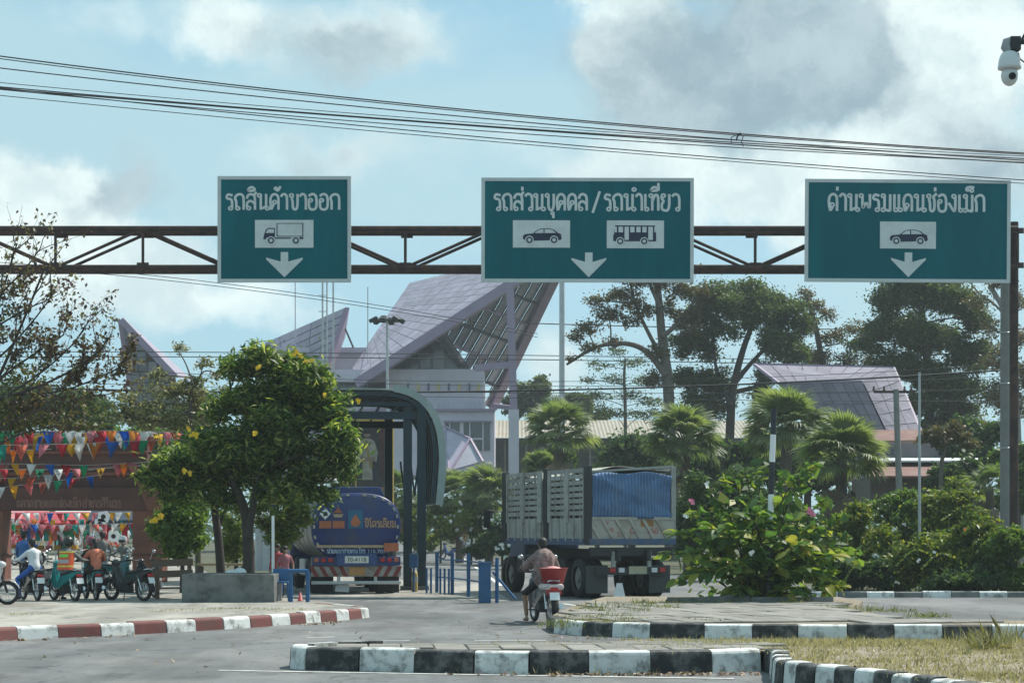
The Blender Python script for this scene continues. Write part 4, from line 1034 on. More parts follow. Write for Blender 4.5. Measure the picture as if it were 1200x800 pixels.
# ---------------------------------------------------------------- motorcycles (step-through), local: +Y forward, origin on the ground below the seat
CHROME = pm('chrome', (.55, .56, .57), .2, .9, var=.05)
REDL = pm('tail_lamp_red', (.4, .02, .02), .25); GLASSL = pm('lamp_glass', (.6, .62, .62), .15)
def wheel_bike(t, y, name):
    w = thing_part = None
    mb = MB(); mb.torus((0, y, .28), (1, 0, 0), .24, .045, 28, 8); tyre = mb.build(name, BLACK, t)
    mb = MB(); mb.ring((0, y, .28), (1, 0, 0), .185, .21, .05, 24); mb.tube([(-.05, y, .28), (.05, y, .28)], .04, 10)
    for k in range(10):
        a = k * math.pi / 5; mb.beam((0, y, .28), (0, y + .2 * math.cos(a), .28 + .2 * math.sin(a)), .012)
    mb.build('rim', CHROME, tyre)
def motorbike(label, loc, rz, body_rgb, group, tail=REDL, seat=BLACK, basket=None, lean=0, sc=1.0):
    bm = pm('bike_%d_%d_%d' % tuple(int(c * 100) for c in body_rgb), body_rgb, .25, coat=.5, var=.06)
    t = thing('motorcycle', label, 'motorcycle', (0, 0, 0), group)
    wheel_bike(t, .62, 'front_wheel'); wheel_bike(t, -.6, 'rear_wheel')
    mb = MB(); pr = [(.40, .28), (.30, .30), (.12, .30), (-.05, .40), (-.25, .48), (-.60, .60), (-.80, .70), (-.84, .76), (-.6, .76), (-.30, .70), (-.05, .66), (.10, .46), (.24, .42), (.34, .70), (.42, .92), (.50, .94), (.48, .70)]
    for x0, x1, s in ((-.11, -.06, .94), (-.06, .06, 1.0), (.06, .11, .94)):
        mb.prism([(x0, y, .55 + (z - .55) * s) for y, z in pr], (x1 - x0, 0, 0))
    mb.build('body', bm, t, bevel=.018)
    mb = MB(); 
    pr = [(.02, .70), (-.1, .73), (-.35, .77), (-.6, .80), (-.74, .80), (-.74, .765), (-.3, .70), (0, .66)]
    mb.prism([(-.12, y, z) for y, z in pr], (.24, 0, 0)); mb.build('seat', seat, t, bevel=.03)
    mb = MB(); mb.prism([(x, .47 + abs(x) * -.5, z) for x, z in ((-.17, .36), (-.2, .6), (-.15, .84), (.15, .84), (.2, .6), (.17, .36))], (0, .03, 0)); mb.build('leg_shield', bm, t, bevel=.01)
    mb = MB(); mb.tube([(0, .40, .95), (0, .50, .66), (0, .56, .45)], .035, 8)
    for s in (-1, 1): mb.tube([(s * .07, .52, .6), (s * .07, .62, .28)], .022, 8)
    mb.build('fork', DARKM, t)
    mb = MB(); n = 10
    vs = []
    for k in range(n + 1):
        a = R(20) + R(150) * k / n
        for x in (-.07, .07): vs.append((x, .62 + .30 * math.cos(a), .28 + .31 * math.sin(a)))
    mb.add(vs, [(2 * k, 2 * k + 1, 2 * k + 3, 2 * k + 2) for k in range(n)], 0, True); fo = mb.build('front_fender', bm, t); so = fo.modifiers.new('t', 'SOLIDIFY'); so.thickness = .012
    mb = MB(); vs = []
    for k in range(n + 1):
        a = R(60) + R(130) * k / n
        for x in (-.07, .07): vs.append((x, -.6 + .31 * math.cos(a), .28 + .32 * math.sin(a)))
    mb.add(vs, [(2 * k, 2 * k + 1, 2 * k + 3, 2 * k + 2) for k in range(n)], 0, True); fo = mb.build('rear_fender', BLACK, t); so = fo.modifiers.new('t', 'SOLIDIFY'); so.thickness = .012
    mb = MB(); mb.tube([(-.34, .30, 1.02), (-.22, .40, 1.0), (0, .42, .97), (.22, .40, 1.0), (.34, .30, 1.02)], .016, 8); hb = mb.build('handlebar', DARKM, t)
    for s in (-1, 1):
        mb = MB(); mb.tube([(s * .36, .28, 1.02), (s * .27, .36, 1.01)], .022, 8); mb.build('grip', BLACK, hb)
        mb = MB(); mb.tube([(s * .24, .40, 1.0), (s * .30, .38, 1.20)], .007, 6); mb.ell((s * .34, .37, 1.25), (.06, .015, .045), 12, 8); mb.build('mirror', CHROME, t)
    mb = MB(); mb.ell((0, .47, .96), (.11, .10, .09), 14, 8); hl = mb.build('headlight_cowl', bm, t)
    mb = MB(); mb.ell((0, .54, .96), (.075, .05, .06), 14, 8); mb.build('headlight', GLASSL, hl)
    mb = MB(); mb.box((0, -.83, .66), (.16, .05, .08)); mb.build('tail_light', tail, t, bevel=.015)
    mb = MB(); mb.box((0, -.885, .53), (.19, .012, .15), rot=Matrix.Rotation(R(-20), 3, 'X')); mb.build('number_plate', WHITEP, t)
    mb = MB(); mb.box((0, .05, .30), (.2, .34, .2)); mb.ell((0, .16, .34), (.11, .12, .10), 10, 6); mb.build('engine', DARKM, t, bevel=.02)
    mb = MB(); mb.tube([(.1, .1, .22), (.13, -.2, .2), (.15, -.35, .25), (.15, -.78, .34)], [.02, .02, .045, .05], 10); mb.build('exhaust', CHROME, t)
    for s in (-1, 1):
        mb = MB(); mb.tube([(s * .09, -.6, .28), (s * .09, -.45, .66)], .022, 8); mb.build('shock', CHROME, t)
        mb = MB(); mb.tube([(s * .05, .08, .24), (s * .26, .08, .25)], .014, 6); mb.build('foot_peg', BLACK, t)
    mb = MB(); mb.tube([(-.1, 0, .24), (-.2, -.06, .0)], .012, 6); mb.build('stand', DARKM, t)
    mb = MB(); mb.tube([(-.09, -.5, .76), (-.1, -.86, .82), (.1, -.86, .82), (.09, -.5, .76)], .013, 6); mb.build('grab_rail', CHROME, t)
    if basket: basket(t)
    t.scale = (sc, sc, sc); t.location = loc; t.rotation_euler = (0, lean, rz)
    return t

# rider seen from behind on the road
FLOR = pm('patterned_shirt', (.16, .105, .10), .8, var=.75, scale=9, dirt=(.30, .22, .20), dscale=14, damt=.8)
SHORT = pm('black_shorts', (.012, .013, .016), .8); REDP = pm('red_plastic', (.30, .03, .035), .5, var=.25, scale=6); STRW = pm('striped_cloth', (.5, .42, .42), .8, var=.6, scale=12, stretch=(1, 1, 6))
def rear_load(t):
    mb = MB(); mb.box((0, -.62, .70), (.40, .46, .12)); mb.build('folded_cloth', STRW, t, bevel=.05)
    mb = MB(); mb.box((0, -.80, .60), (.30, .12, .12)); mb.build('red_cloth', REDP, t, bevel=.04)
rb = G(636, 729)
motorbike('motorcycle carrying a red basket on the road behind the blue tarp truck', rb, R(14), (.16, .17, .18), None, basket=rear_load)
def pants_short(t): pass
figure('person', 'rider in patterned brown shirt seen from behind on the road', rb + Vector((-.02, 0, 0)), R(14), 'foot', FLOR, SHORT, pm('flip_flop_tan', (.28, .18, .12), .8), skirt=True, sc=1.0, bulk=1.38)
bk = thing('shopping_basket', 'red plastic basket tied behind the rider on the road', 'basket', (0, 0, 0))
mb = MB()
for (z0, w0, z1, w1) in ((.0, .17, .27, .235),):
    n = 20
    vs = [(w * math.cos(2 * math.pi * j / n) * 1.15, w * math.sin(2 * math.pi * j / n), z) for z, w in ((z0, w0), (z1, w1), (z1 + .015, w1 + .02), (z1 + .015, w1 - .01), (.02, w0 - .012)) for j in range(n)]
    mb.add(vs, [(i * n + j, i * n + (j + 1) % n, (i + 1) * n + (j + 1) % n, (i + 1) * n + j) for i in range(4) for j in range(n)] + [tuple(range(n))[::-1], tuple(range(4 * n, 5 * n))], 0, True)
mb.build('tub', REDP, bk); mb = MB(); mb.ell((0, 0, .22), (.2, .18, .1), 14, 8); mb.build('bag', pm('pink_bag', (.6, .25, .25), .5, var=.4, scale=8), bk)
bk.location = rb + Matrix.Rotation(R(14), 3, 'Z') @ Vector((.04, -.62, .77)); bk.rotation_euler = (0, 0, R(14))

# ---------------------------------------------------------------- trucks
def wheel_truck(t, x, y, r=.5, w=.28):
    mb = MB(); prof = [(r * .58, -w / 2), (r * .92, -w / 2), (r, -w * .34), (r, w * .34), (r * .92, w / 2), (r * .58, w / 2)]
    n = 28; vs = [(x + o, y + rr * math.cos(2 * math.pi * j / n), r + rr * math.sin(2 * math.pi * j / n)) for rr, o in prof for j in range(n)]
    mb.add(vs, [(i * n + j, i * n + (j + 1) % n, (i + 1) * n + (j + 1) % n, (i + 1) * n + j) for i in range(len(prof) - 1) for j in range(n)], 0, True)
    ty = mb.build('wheel', BLACK, t)
    mb = MB(); mb.tube([(x - w * .3, y, r), (x + w * .3, y, r)], r * .58, 20); mb.tube([(x - w * .5, y, r), (x + w * .5, y, r)], r * .22, 12); mb.build('rim', pm('rim_grey', (.2, .2, .2), .6), ty)
NAVY = pm('tanker_navy', (.016, .034, .15), .4, var=.2, scale=1.5, dirt=(.045, .05, .085), dscale=1.6, damt=.75, coat=.15)
TANKS = pm('tank_dusty_steel', (.22, .23, .235), .42, .35, var=.18, scale=1.2, dirt=(.22, .21, .19), dscale=1.2, damt=.6)
ORNG = pm('orange_plate', (.42, .13, .06), .6, var=.2); REDS = pm('red_stripe', (.19, .03, .03), .6, var=.4, scale=6); TANB = pm('tan_band', (.42, .31, .2), .6); LBLUE = pm('light_blue_print', (.4, .5, .6), .6)
tk = thing('tanker_truck', 'navy blue fuel tanker seen from behind under the green canopy', 'truck')
def sup(a, ex=2.6):
    c, s_ = math.cos(a), math.sin(a)
    return (abs(c) ** (2 / ex) * (1 if c > 0 else -1) * 1.27, abs(s_) ** (2 / ex) * (1 if s_ > 0 else -1) * .97)
TZ = 1.95; n = 40
ringp = [sup(2 * math.pi * j / n) for j in range(n)]
mb = MB(); vs = [(x, y, TZ + z) for y in (0.0, 4.0, 8.3) for x, z in ringp]
mb.add(vs, [(i * n + j, i * n + (j + 1) % n, (i + 1) * n + (j + 1) % n, (i + 1) * n + j) for i in range(2) for j in range(n)], 0, True); mb.add(vs[2 * n:], [tuple(range(n))]); mb.build('tank', TANKS, tk)
for y in (1.6, 3.2, 4.8, 6.4):
    mb = MB(); vs = [(x * k, y + o, TZ + z * k) for o in (-.03, .03) for k in (1.0, 1.012) for x, z in ringp]
    mb.add(vs, [(a * n + j, a * n + (j + 1) % n, b * n + (j + 1) % n, b * n + j) for a, b in ((0, 1), (1, 3), (3, 2)) for j in range(n)], 0, True); mb.build('tank_band', TANKS, tk)
mb = MB(); vs = [(x * k, y, TZ + z * k) for k, y in ((1.012, .05), (1.015, -.02), (.985, -.05), (.6, -.10), (.2, -.125)) for x, z in ringp]
mb.add(vs, [(i * n + j, (i + 1) * n + j, (i + 1) * n + (j + 1) % n, i * n + (j + 1) % n) for i in range(4) for j in range(n)] + [tuple(range(4 * n, 5 * n))[::-1]], 0, True); mb.build('end_cap', NAVY, tk)
for j in range(26):
    a = 2 * math.pi * j / 26; x, z = sup(a)
    if z < -.8: continue
    mb = MB(); mb.box((x * .95, -.075, TZ + z * .95), (.10, .03, .055), rot=Matrix.Rotation(-a + math.pi / 2, 3, 'Y')); mb.build('reflector', pm('reflector_tan', (.40, .37, .30), .5), tk)
mb = MB(); mb.prism([(-.95, .05, TZ + .88), (.85, .05, TZ + .88), (.72, .05, TZ + 1.16), (-.78, .05, TZ + 1.16)], (0, 7.4, 0)); mb.build('walkway', NAVY, tk, bevel=.03)
mb = MB(); mb.tube([(-.35, .9, TZ + 1.15), (-.35, .9, TZ + 1.28)], .28, 16); mb.build('manhole', DARKM, tk)
def cap_y(x, z):
    k = max((abs(x) / 1.27) ** 2.6, 0) + (abs(z - TZ) / .97) ** 2.6; k = k ** (1 / 2.6)
    return -.125 if k < .2 else -.125 + (k - .2) / .4 * .025 if k < .6 else -.10 + (k - .6) / .385 * .05 if k < .985 else -.05
def tf(x, z, l=0): return Vector((x, cap_y(x, z) - .012 - l, z))
S = 1 / 38.1
def tp(px, py): return ((px - 416) * S, H + (Y0 - py) * S)
def decal(pts, mat, name, l=0):
    cq = (sum(p[0] for p in pts) / len(pts), sum(p[1] for p in pts) / len(pts)); yy = min(cap_y(*tp(*p)) for p in list(pts) + [cq]) - .014
    mb = MB(); flat(mb, [tp(*p) for p in pts], lambda x, z, q=0: Vector((x, yy - q, z)), l); return mb.build(name, mat, tk)
decal([(382, 593.5), (388, 600), (382, 606.5), (376, 600)], WHITEP, 'hazard_diamond'); decal([(380, 598), (384, 598), (385, 602), (380, 603)], DARKM, 'hazard_mark', .01)
decal([(396, 592), (398, 596), (401, 599), (391, 599), (394, 596)], ORNG, 'flame_emblem'); decal([(390, 600.5), (402, 600.5), (400, 604), (392, 604)], TANB, 'flame_emblem')
decal([(375.5, 608), (388.5, 608), (388.5, 616), (375.5, 616)], ORNG, 'orange_plate'); decal([(390, 608), (403, 608), (403, 616), (390, 616)], ORNG, 'orange_plate')
decal([(407, 596), (423, 596), (423, 616), (407, 616)], pm('teal_logo', (.02, .13, .22), .5), 'logo_square'); decal([(415, 600), (418, 605), (420.5, 609), (419, 613), (415, 614.5), (411, 613), (409.5, 609), (412, 605)], ORNG, 'logo_drop', .01)
decal([(372, 634.5), (461, 634.5), (460, 637.5), (373, 637.5)], TANB, 'trim_band')
mb = MB()
thai(mb, 'ปิโตรเลียม'.replace('ิ', 'ิ'), lambda u, v, l=0: Vector((tp(u, v)[0], -.142 - l, tp(u, v)[1])), 425, 615, -7.2, 35, .17); mb.build('lettering', pm('orange_letter', (.44, .26, .15), .6), tk)
mb = MB(); thai(mb, 'ถนนสายสากลน เม', lambda u, v, l=0: tf(*tp(u, v), l + .004), 384, 643.5, -4.2, 40, .18) if False else thai(mb, 'นำมนเบาสายตรง โทร', lambda u, v, l=0: Vector((tp(u, v)[0], -.142 - l, tp(u, v)[1])), 384, 643.5, -4.0, 42, .18)
mb.build('lettering', LBLUE, tk)
latin('lettering', '116 7059', LBLUE, tk, Vector((*tp(429, 643.5), 0)).xzy - Vector((0, .14, 0)), (1, 0, 0), (0, 0, 1), 4 * S, 22 * S)
# chassis and rear dress
mb = MB()
for s in (-1, 1): mb.box((s * .42, 4.6, .98), (.12, 9.4, .26))
mb.build('chassis', DARKM, tk)
mb = MB(); mb.box((0, -.06, 1.0 - .05), (2.55, .2, .26)); mb.build('bumper', NAVY, tk, bevel=.015)
mb = MB(); mb.box((0, -.18, 1.0), (1.16, .1, .36)); mb.build('plate_holder', pm('plate_holder_blue', (.035, .065, .19), .5, var=.2), tk, bevel=.01)
mb = MB(); mb.box((0, -.24, 1.0), (.68, .02, .2)); npl = mb.build('number_plate', pm('plate_white', (.6, .62, .58), .5), tk)
latin('plate_digits', '70-4118', DARKM, npl, (-.27, -.255, .94), (1, 0, 0), (0, 0, 1), .12, .54)
mb = MB(); mb.box((1.0, -.2, 1.36), (.42, .04, .24)); mb.build('orange_plate', ORNG, tk)
for x in (-1.15, -.95, -.75, .75, .95, 1.15):
    mb = MB(); mb.box((x, -.18, .99), (.13, .05, .11)); mb.build('tail_lamp', REDL if abs(x) < 1 else ORNG, tk, bevel=.01)
mb = MB(); mb.box((0, -.1, .66), (2.58, .05, .30)); stb = mb.build('stripe_board', pm('board_white', (.30, .29, .27), .7, dirt=(.15, .13, .12), dscale=3, damt=.8), tk)
for k in range(9):
    x = -1.2 + k * .28
    if -.3 < x < .35: continue
    sg = .16 if k < 5 else -.16
    mb = MB(); mb.prism([(x, -.131, .515), (x + .13, -.131, .515), (x + .13 - sg, -.131, .805), (x - sg, -.131, .805)], (0, -.008, 0)); mb.build('stripe', REDS, stb)
mb = MB(); mb.box((.02, -.14, .665), (.46, .03, .24)); mb.build('orange_board', pm('dull_orange', (.42, .22, .08), .6), stb)
for x in (-.5, .56):
    mb = MB(); mb.box((x, -.06, .47), (.09, .08, .34)); mb.build('bumper_bracket', GALV, tk)
mb = MB(); mb.box((0, -.1, .33), (2.58, .1, .1)); mb.build('underrun_bar', GALV, tk, bevel=.02)
for x in (-.95, .95):
    mb = MB(); mb.box((x, .06, .32), (.62, .02, .56)); mb.build('mud_flap', BLACK, tk)
mb = MB(); mb.prism([(-.6, .03, .08), (-.2, .03, .05), (-.18, .03, .26), (-.35, .03, .31), (-.58, .03, .24)], (0, .03, 0)); mb.build('white_rag', WHITEP, tk)
for y in (.75, 2.05):
    for x in (-1.1, -.78, .78, 1.1): wheel_truck(tk, x, y)
for y in (6.2, 8.8):
    for x in (-1.1, 1.1): wheel_truck(tk, x, y)
for s in (-1, 1):
    mb = MB(); mb.box((s * 1.15, 4.0, .72), (.14, 1.7, .5)); mb.build('side_guard', GALV, tk, bevel=.03)
mb = MB(); mb.box((0, 9.6, 1.75), (2.4, 1.9, 2.4)); mb.build('cab', NAVY, tk, bevel=.12)
base = G(417, 695.5)
tk.scale = (.97, 1, .96); tk.location = base; tk.rotation_euler = (0, 0, R(10.5))

# high-sided truck with striped tarp
BODYG = pm('truck_grey_paint', (.34, .345, .325), .6, var=.15, scale=2, rv=.1, dirt=(.17, .14, .115), dscale=1.6, damt=.65)
CREAM = pm('tailgate_cream', (.36, .345, .30), .6, var=.15, scale=2, dirt=(.2, .15, .11), dscale=2.2, damt=.6)
BLUER = pm('rail_blue', (.05, .09, .17), .5, var=.25, dirt=(.13, .11, .10), dscale=2.5, damt=.6)
TARPB = pm('tarp_blue', (.05, .115, .24), .7, var=.3, scale=3, dirt=(.09, .14, .22), dscale=2, damt=.6); TARPL = pm('tarp_pale_blue', (.085, .165, .30), .7, var=.3, scale=3, dirt=(.12, .18, .26), dscale=2, damt=.6)
tr = thing('cargo_truck', 'grey high-sided truck with blue striped tarp on its tail', 'truck')
W = 2.36; LT = 6.6; ZB, ZT = 1.45, 3.36
hw = W / 2
mb = MB(); mb.box((0, LT / 2, ZB + .04), (W, LT, .12)); mb.build('bed', DARKM, tr)
for sx in (-1, 1):
    for p, (y0, y1) in enumerate(((.14, 2.95), (3.65, 6.5))):
        x = sx * hw
        mb = MB(); mb.box((x, (y0 + y1) / 2, ZB + .33), (.06, y1 - y0, .62)); pn = mb.build('side_panel', BODYG, tr, bevel=.01)
        for k in range(5):
            mb = MB(); mb.box((x + sx * .045, y0 + (y1 - y0) * (k + .5) / 5, ZB + .33), (.05, .07, .6)); mb.build('stiffener', BODYG, pn)
        for k in range(8):
            z = ZB + .72 + k * .158 + .05
            mb = MB(); mb.box((x, (y0 + y1) / 2, z), (.05, y1 - y0, .108)); mb.build('slat', BODYG, tr)
        for k in range(7):
            y = y0 + (y1 - y0) * k / 6; w_ = .34 if k in (0, 3, 6) else .05
            mb = MB(); mb.box((x + sx * (.035 if w_ > .1 else .0), y, (ZB + ZT) / 2 + .28), (.05, w_, ZT - ZB - .5)); mb.build('side_post', BODYG, tr)
    for y in (.05, 3.12, 6.6):
        mb = MB(); mb.box((sx * (hw + .01), y, (ZB + ZT) / 2 + .02), (.13, .15 if sx > 0 else .3, ZT - ZB + .1)); mb.build('corner_post', DARKM if sx < 0 else BODYG, tr, bevel=.01)
mb = MB(); mb.box((0, -.05, 2.1 - .02), (W + .06, .08, .07)); mb.build('tailgate_rail', CREAM, tr)
mb = MB(); mb.box((0, -.03, 1.82), (W, .06, .56)); tg = mb.build('tailgate', CREAM, tr)
for k in range(6):
    x = -.95 + k * .38
    mb = MB(); mb.prism([(x, -.062, 1.55), (x + .09, -.062, 1.55), (x - .22, -.062, 2.06), (x - .31, -.062, 2.06)], (0, -.035, 0)); mb.build('tailgate_rib', CREAM, tg)
REDT = pm('red_letter', (.4, .06, .06), .6)
for txt, x, z, h in (('T', -.74, 1.86, .12), ('B', -.60, 1.72, .12), ('2', -.42, 1.60, .12), ('C', -.06, 1.68, .16), ('160', .44, 1.68, .16)):
    latin('tailgate_letters', txt, REDT, tg, (x, -.064, z), (1, 0, 0), (0, 0, 1), h)
mb = MB(); mb.box((.42, -.066, 1.96), (.36, .01, .18)); mb.build('rust_patch', pm('rust', (.28, .14, .05), .8, var=.3), tg)
mb = MB(); mb.box((0, -.06, 1.47), (W + .06, .14, .17)); mb.build('tail_rail', BLUER, tr, bevel=.02)
for sx in (-1, 1):
    mb = MB(); mb.box((sx * (hw + .02), LT / 2, 1.47), (.08, LT - .1, .17)); mb.build('side_rail', BLUER, tr)
# tarp: real ripples, striped two blues
mb = MB(); nx, nz = 96, 14; vs = []
for j in range(nz + 1):
    v = j / nz
    for i in range(nx + 1):
        u = i / nx
        x = -hw + .08 + u * (W - .16); z = 2.07 + v * (1.15 + .05 * math.sin(u * 3.1) + .03 * math.sin(u * 11))
        cr1 = math.exp(-((v - (.95 - .9 * u)) / .035) ** 2); cr2 = math.exp(-((v - (.05 + .85 * u)) / .03) ** 2)
        y = -.06 + .007 * math.sin(u * math.pi * 44) + .05 * math.sin(u * 7 + v * 3) * (1 - v) + .03 * math.sin(u * 17 - v * 5) + .02 * math.sin(u * 5 + v * 13) - .06 * cr1 - .05 * cr2
        vs.append((x, y, z))
fs, ms = [], []
for j in range(nz):
    for i in range(nx): fs.append((j * (nx + 1) + i, j * (nx + 1) + i + 1, (j + 1) * (nx + 1) + i + 1, (j + 1) * (nx + 1) + i)); ms.append(1 if i % 4 < 2 else 0)
mb.add(vs, fs, 0, True); mb.M = ms; o = mb.build('tarp', [TARPB, TARPL], tr); so = o.modifiers.new('t', 'SOLIDIFY'); so.thickness = .008
mb = MB(); mb.prism([(-hw + .02, .0, 3.26), (hw, .0, 3.4), (hw, .0, 3.47), (-hw + .02, .0, 3.31)], (0, .08, 0)); mb.build('tail_frame', BODYG, tr)
mb = MB(); nx, ny = 24, 26; vs = []
for j in range(ny + 1):
    for i in range(nx + 1):
        u, v = i / nx, j / ny
        vs.append((-hw + .06 + u * (W - .12), .05 + v * (LT - .2), 3.22 + .14 * math.sin(math.pi * u) + .05 * math.sin(7 * u + 9 * v) + .04 * math.sin(17 * v + 3 * u) + .06 * u))
mb.add(vs, [(j * (nx + 1) + i, j * (nx + 1) + i + 1, (j + 1) * (nx + 1) + i + 1, (j + 1) * (nx + 1) + i) for j in range(ny) for i in range(nx)], 0, True); o = mb.build('cover_sheet', pm('canvas_cream', (.46, .44, .38), .85, var=.15, scale=2), tr); so = o.modifiers.new('t', 'SOLIDIFY'); so.thickness = .012
mb = MB(); mb.box((-hw + .08, 3.4, 2.55), (.04, .5, 1.3)); mb.build('tarp_side', TARPB, tr)
mb = MB(); mb.box((-hw + .06, 3.4, 1.75), (.05, .5, .5)); mb.build('side_panel', CREAM, tr)
# running gear
mb = MB()
for s in (-1, 1): mb.box((s * .42, 3.6, 1.12), (.1, 7.6, .28))
mb.build('chassis', DARKM, tr)
for y in (.9, 2.2):
    for x in (-1.02, -.72, .72, 1.02): wheel_truck(tr, x, y, .52)
for x in (-1.02, 1.02): wheel_truck(tr, x, 6.3, .52)
for x in (-.7, 1.02): wheel_truck(tr, x, 7.6, .5)
mb = MB(); mb.box((0, .02, 1.22), (2.3, .1, .22)); mb.build('rear_sill', DARKM, tr)
mb = MB(); mb.box((0, -.02, .72), (2.0, .08, .2)); rbp = mb.build('rear_bumper', DARKM, tr)
for x, m in ((-.55, REDL), (-.3, GLASSL), (.62, GLASSL), (.85, REDL)):
    mb = MB(); mb.box((x, -.075, .74), (.16, .04, .12)); mb.build('tail_lamp', m, rbp, bevel=.01)
mb = MB(); mb.box((.16, -.07, .74), (.5, .02, .2)); mb.build('number_plate', pm('plate_dull', (.38, .36, .25), .6), rbp)
for x in (-.88, .88):
    mb = MB(); mb.box((x, .2, .5), (.6, .025, .72)); mb.build('mud_flap', pm('mud_flap_grey', (.07, .072, .07), .8), tr)
for x in (-.5, .5):
    mb = MB(); mb.box((x, .0, .98), (.1, .08, .5)); mb.build('hanger', BODYG, tr)
mb = MB(); mb.box((.3, 7.45, 1.75), (1.7, 1.4, 2.0)); mb.build('cab', BLUER, tr, bevel=.1)
mb = MB(); mb.box((0, LT / 2, 2.3), (W - .3, LT - .5, 1.6)); mb.build('cargo_fill', pm('cargo_dark_fill', (.10, .065, .05), .9, var=.5, scale=3, bump=.6, bscale=8), tr, bevel=.1)  # load as one dark box, added to block the sky between the slats
mb = MB(); mb.box((-1.2, 4.3, .85), (.5, 1.3, .5)); mb.build('fuel_tank', DARKM, tr, bevel=.08)
mb = MB(); mb.tube([(-.5, 8.0, 2.3), (-1.25, 8.0, 2.35)], .02, 6); mb.box((-1.3, 8.0, 2.1), (.2, .06, .5)); mb.build('wing_mirror', DARKM, tr)
th = R(19)
rl = P(690, 622, 52.8); ctr = Vector((rl.x, 52.8, 0)) + Vector((math.cos(th), math.sin(th), 0)) * hw
tr.location = (ctr.x, ctr.y, 0); tr.rotation_euler = (0, 0, th)

# ---------------------------------------------------------------- green arched canopy over the truck lane
GREEN = pm('canopy_green_steel', (.007, .028, .040), .5, var=.15)
SHEETC = pm('canopy_pale_sheet', (.19, .25, .245), .45, var=.12, scale=1, dirt=(.22, .27, .25), dscale=.8)
cn = thing('arched_canopy', 'dark green steel canopy with a curled roof over the tanker lane', 'canopy', (0, 0, 0))
CS = 1 / 39.5
prof = [(300, 580), (299, 540), (303, 505), (316, 478), (340, 462), (372, 458), (420, 457), (446, 457), (464, 458.5), (480, 463), (494, 472), (505, 486), (512, 505), (515, 530), (514, 556), (511, 590)]
prof = chaikin(prof, 1)
pr = [Vector(((x - 494) * CS, 0, H + (Y0 - y) * CS)) for x, y in prof]
LC = 5.5
mb = MB(); k = len(pr); vs = []
for y in (0, LC):
    for p in pr: vs.append((p.x, y, p.z))
mb.add(vs, [(i, i + 1, k + i + 1, k + i) for i in range(k - 1)], 0, True); o = mb.build('roof_sheet', SHEETC, cn); so = o.modifiers.new('t', 'SOLIDIFY'); so.thickness = .05; so.offset = 1
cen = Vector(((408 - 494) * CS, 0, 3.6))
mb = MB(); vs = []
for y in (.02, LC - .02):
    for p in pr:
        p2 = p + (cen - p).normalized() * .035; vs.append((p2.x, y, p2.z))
mb.add(vs, [(i, i + 1, k + i + 1, k + i) for i in range(k - 1)], 0, True); mb.build('roof_dark_inner', pm('canopy_dark_inner', (.03, .05, .055), .6), cn)  # dark inner sheet added under the pale roof to darken its underside
mb = MB()
for a, b in zip(pr[len(pr) // 2:], pr[len(pr) // 2 + 1:]):
    a2, b2 = a - (cen - a).normalized() * .10, b - (cen - b).normalized() * .10
    mb.beam((a2.x, -.12, a2.z), (b2.x, -.12, b2.z), .10, .30, up=(0, 1, 0)) if False else mb.beam((a2.x, -.05, a2.z), (b2.x, -.05, b2.z), .22, .08, up=(0, 1, 0))
mb.build('edge_trim', pm('canopy_edge_pale', (.30, .36, .35), .5, var=.12), cn)
for q in range(7):
    y = LC * q / 6
    mb = MB()
    for a, b in zip(pr, pr[1:]):
        a2, b2 = a + (cen - a).normalized() * .12, b + (cen - b).normalized() * .12
        mb.beam((a2.x, y, a2.z), (b2.x, y, b2.z), .09, .16, up=(0, 1, 0))
    mb.build('rib', GREEN, cn)
for i in range(1, k - 1, 2):
    a2 = pr[i] + (cen - pr[i]).normalized() * .06
    mb = MB(); mb.beam((a2.x, 0, a2.z), (a2.x, LC, a2.z), .07, .09); mb.build('purlin', GREEN, cn)
for y in (.05, LC - .05):
    for xx in (478, 494):
        xl = (xx - 494) * CS if y < 1 else (-.74 if xx == 478 else None)
        if xl is None: continue
        mb = MB(); mb.box((xl, y + (0 if xx == 494 else .12), 2.78), (.25, .25, 5.56)); mb.build('column', GREEN, cn)
        mb = MB(); mb.box((xl, y + (0 if xx == 494 else .12), .06), (.42, .42, .12)); mb.build('base_plate', CONC, cn)
    mb = MB(); mb.box(((322 - 494) * CS, y, 2.7), (.22, .22, 5.4)); mb.build('column', GREEN, cn)
    for zz, hh in ((H + (Y0 - 486.5) * CS, .22), (H + (Y0 - 473) * CS, .10)):
        mb = MB(); mb.beam(((310 - 494) * CS, y, zz), ((488 - 494) * CS, y, zz), .1, hh); mb.build('tie_beam', GREEN, cn)
    for q in range(8):
        xa = 320 + q * 20
        mb = MB(); mb.beam(((xa - 494) * CS, y, H + (Y0 - 485) * CS), ((xa + 12 - 494) * CS, y, H + (Y0 - 464) * CS), .05); mb.build('truss_web', GREEN, cn)
    mb = MB(); mb.beam(((480 - 494) * CS, y, 4.0), ((486 - 494) * CS, y, 2.8), .06); mb.beam(((486 - 494) * CS, y, 2.8), ((492 - 494) * CS, y, 4.2), .06); mb.build('brace', GREEN, cn)
cn.location = G(494, 691); cn.rotation_euler = (0, 0, R(6))

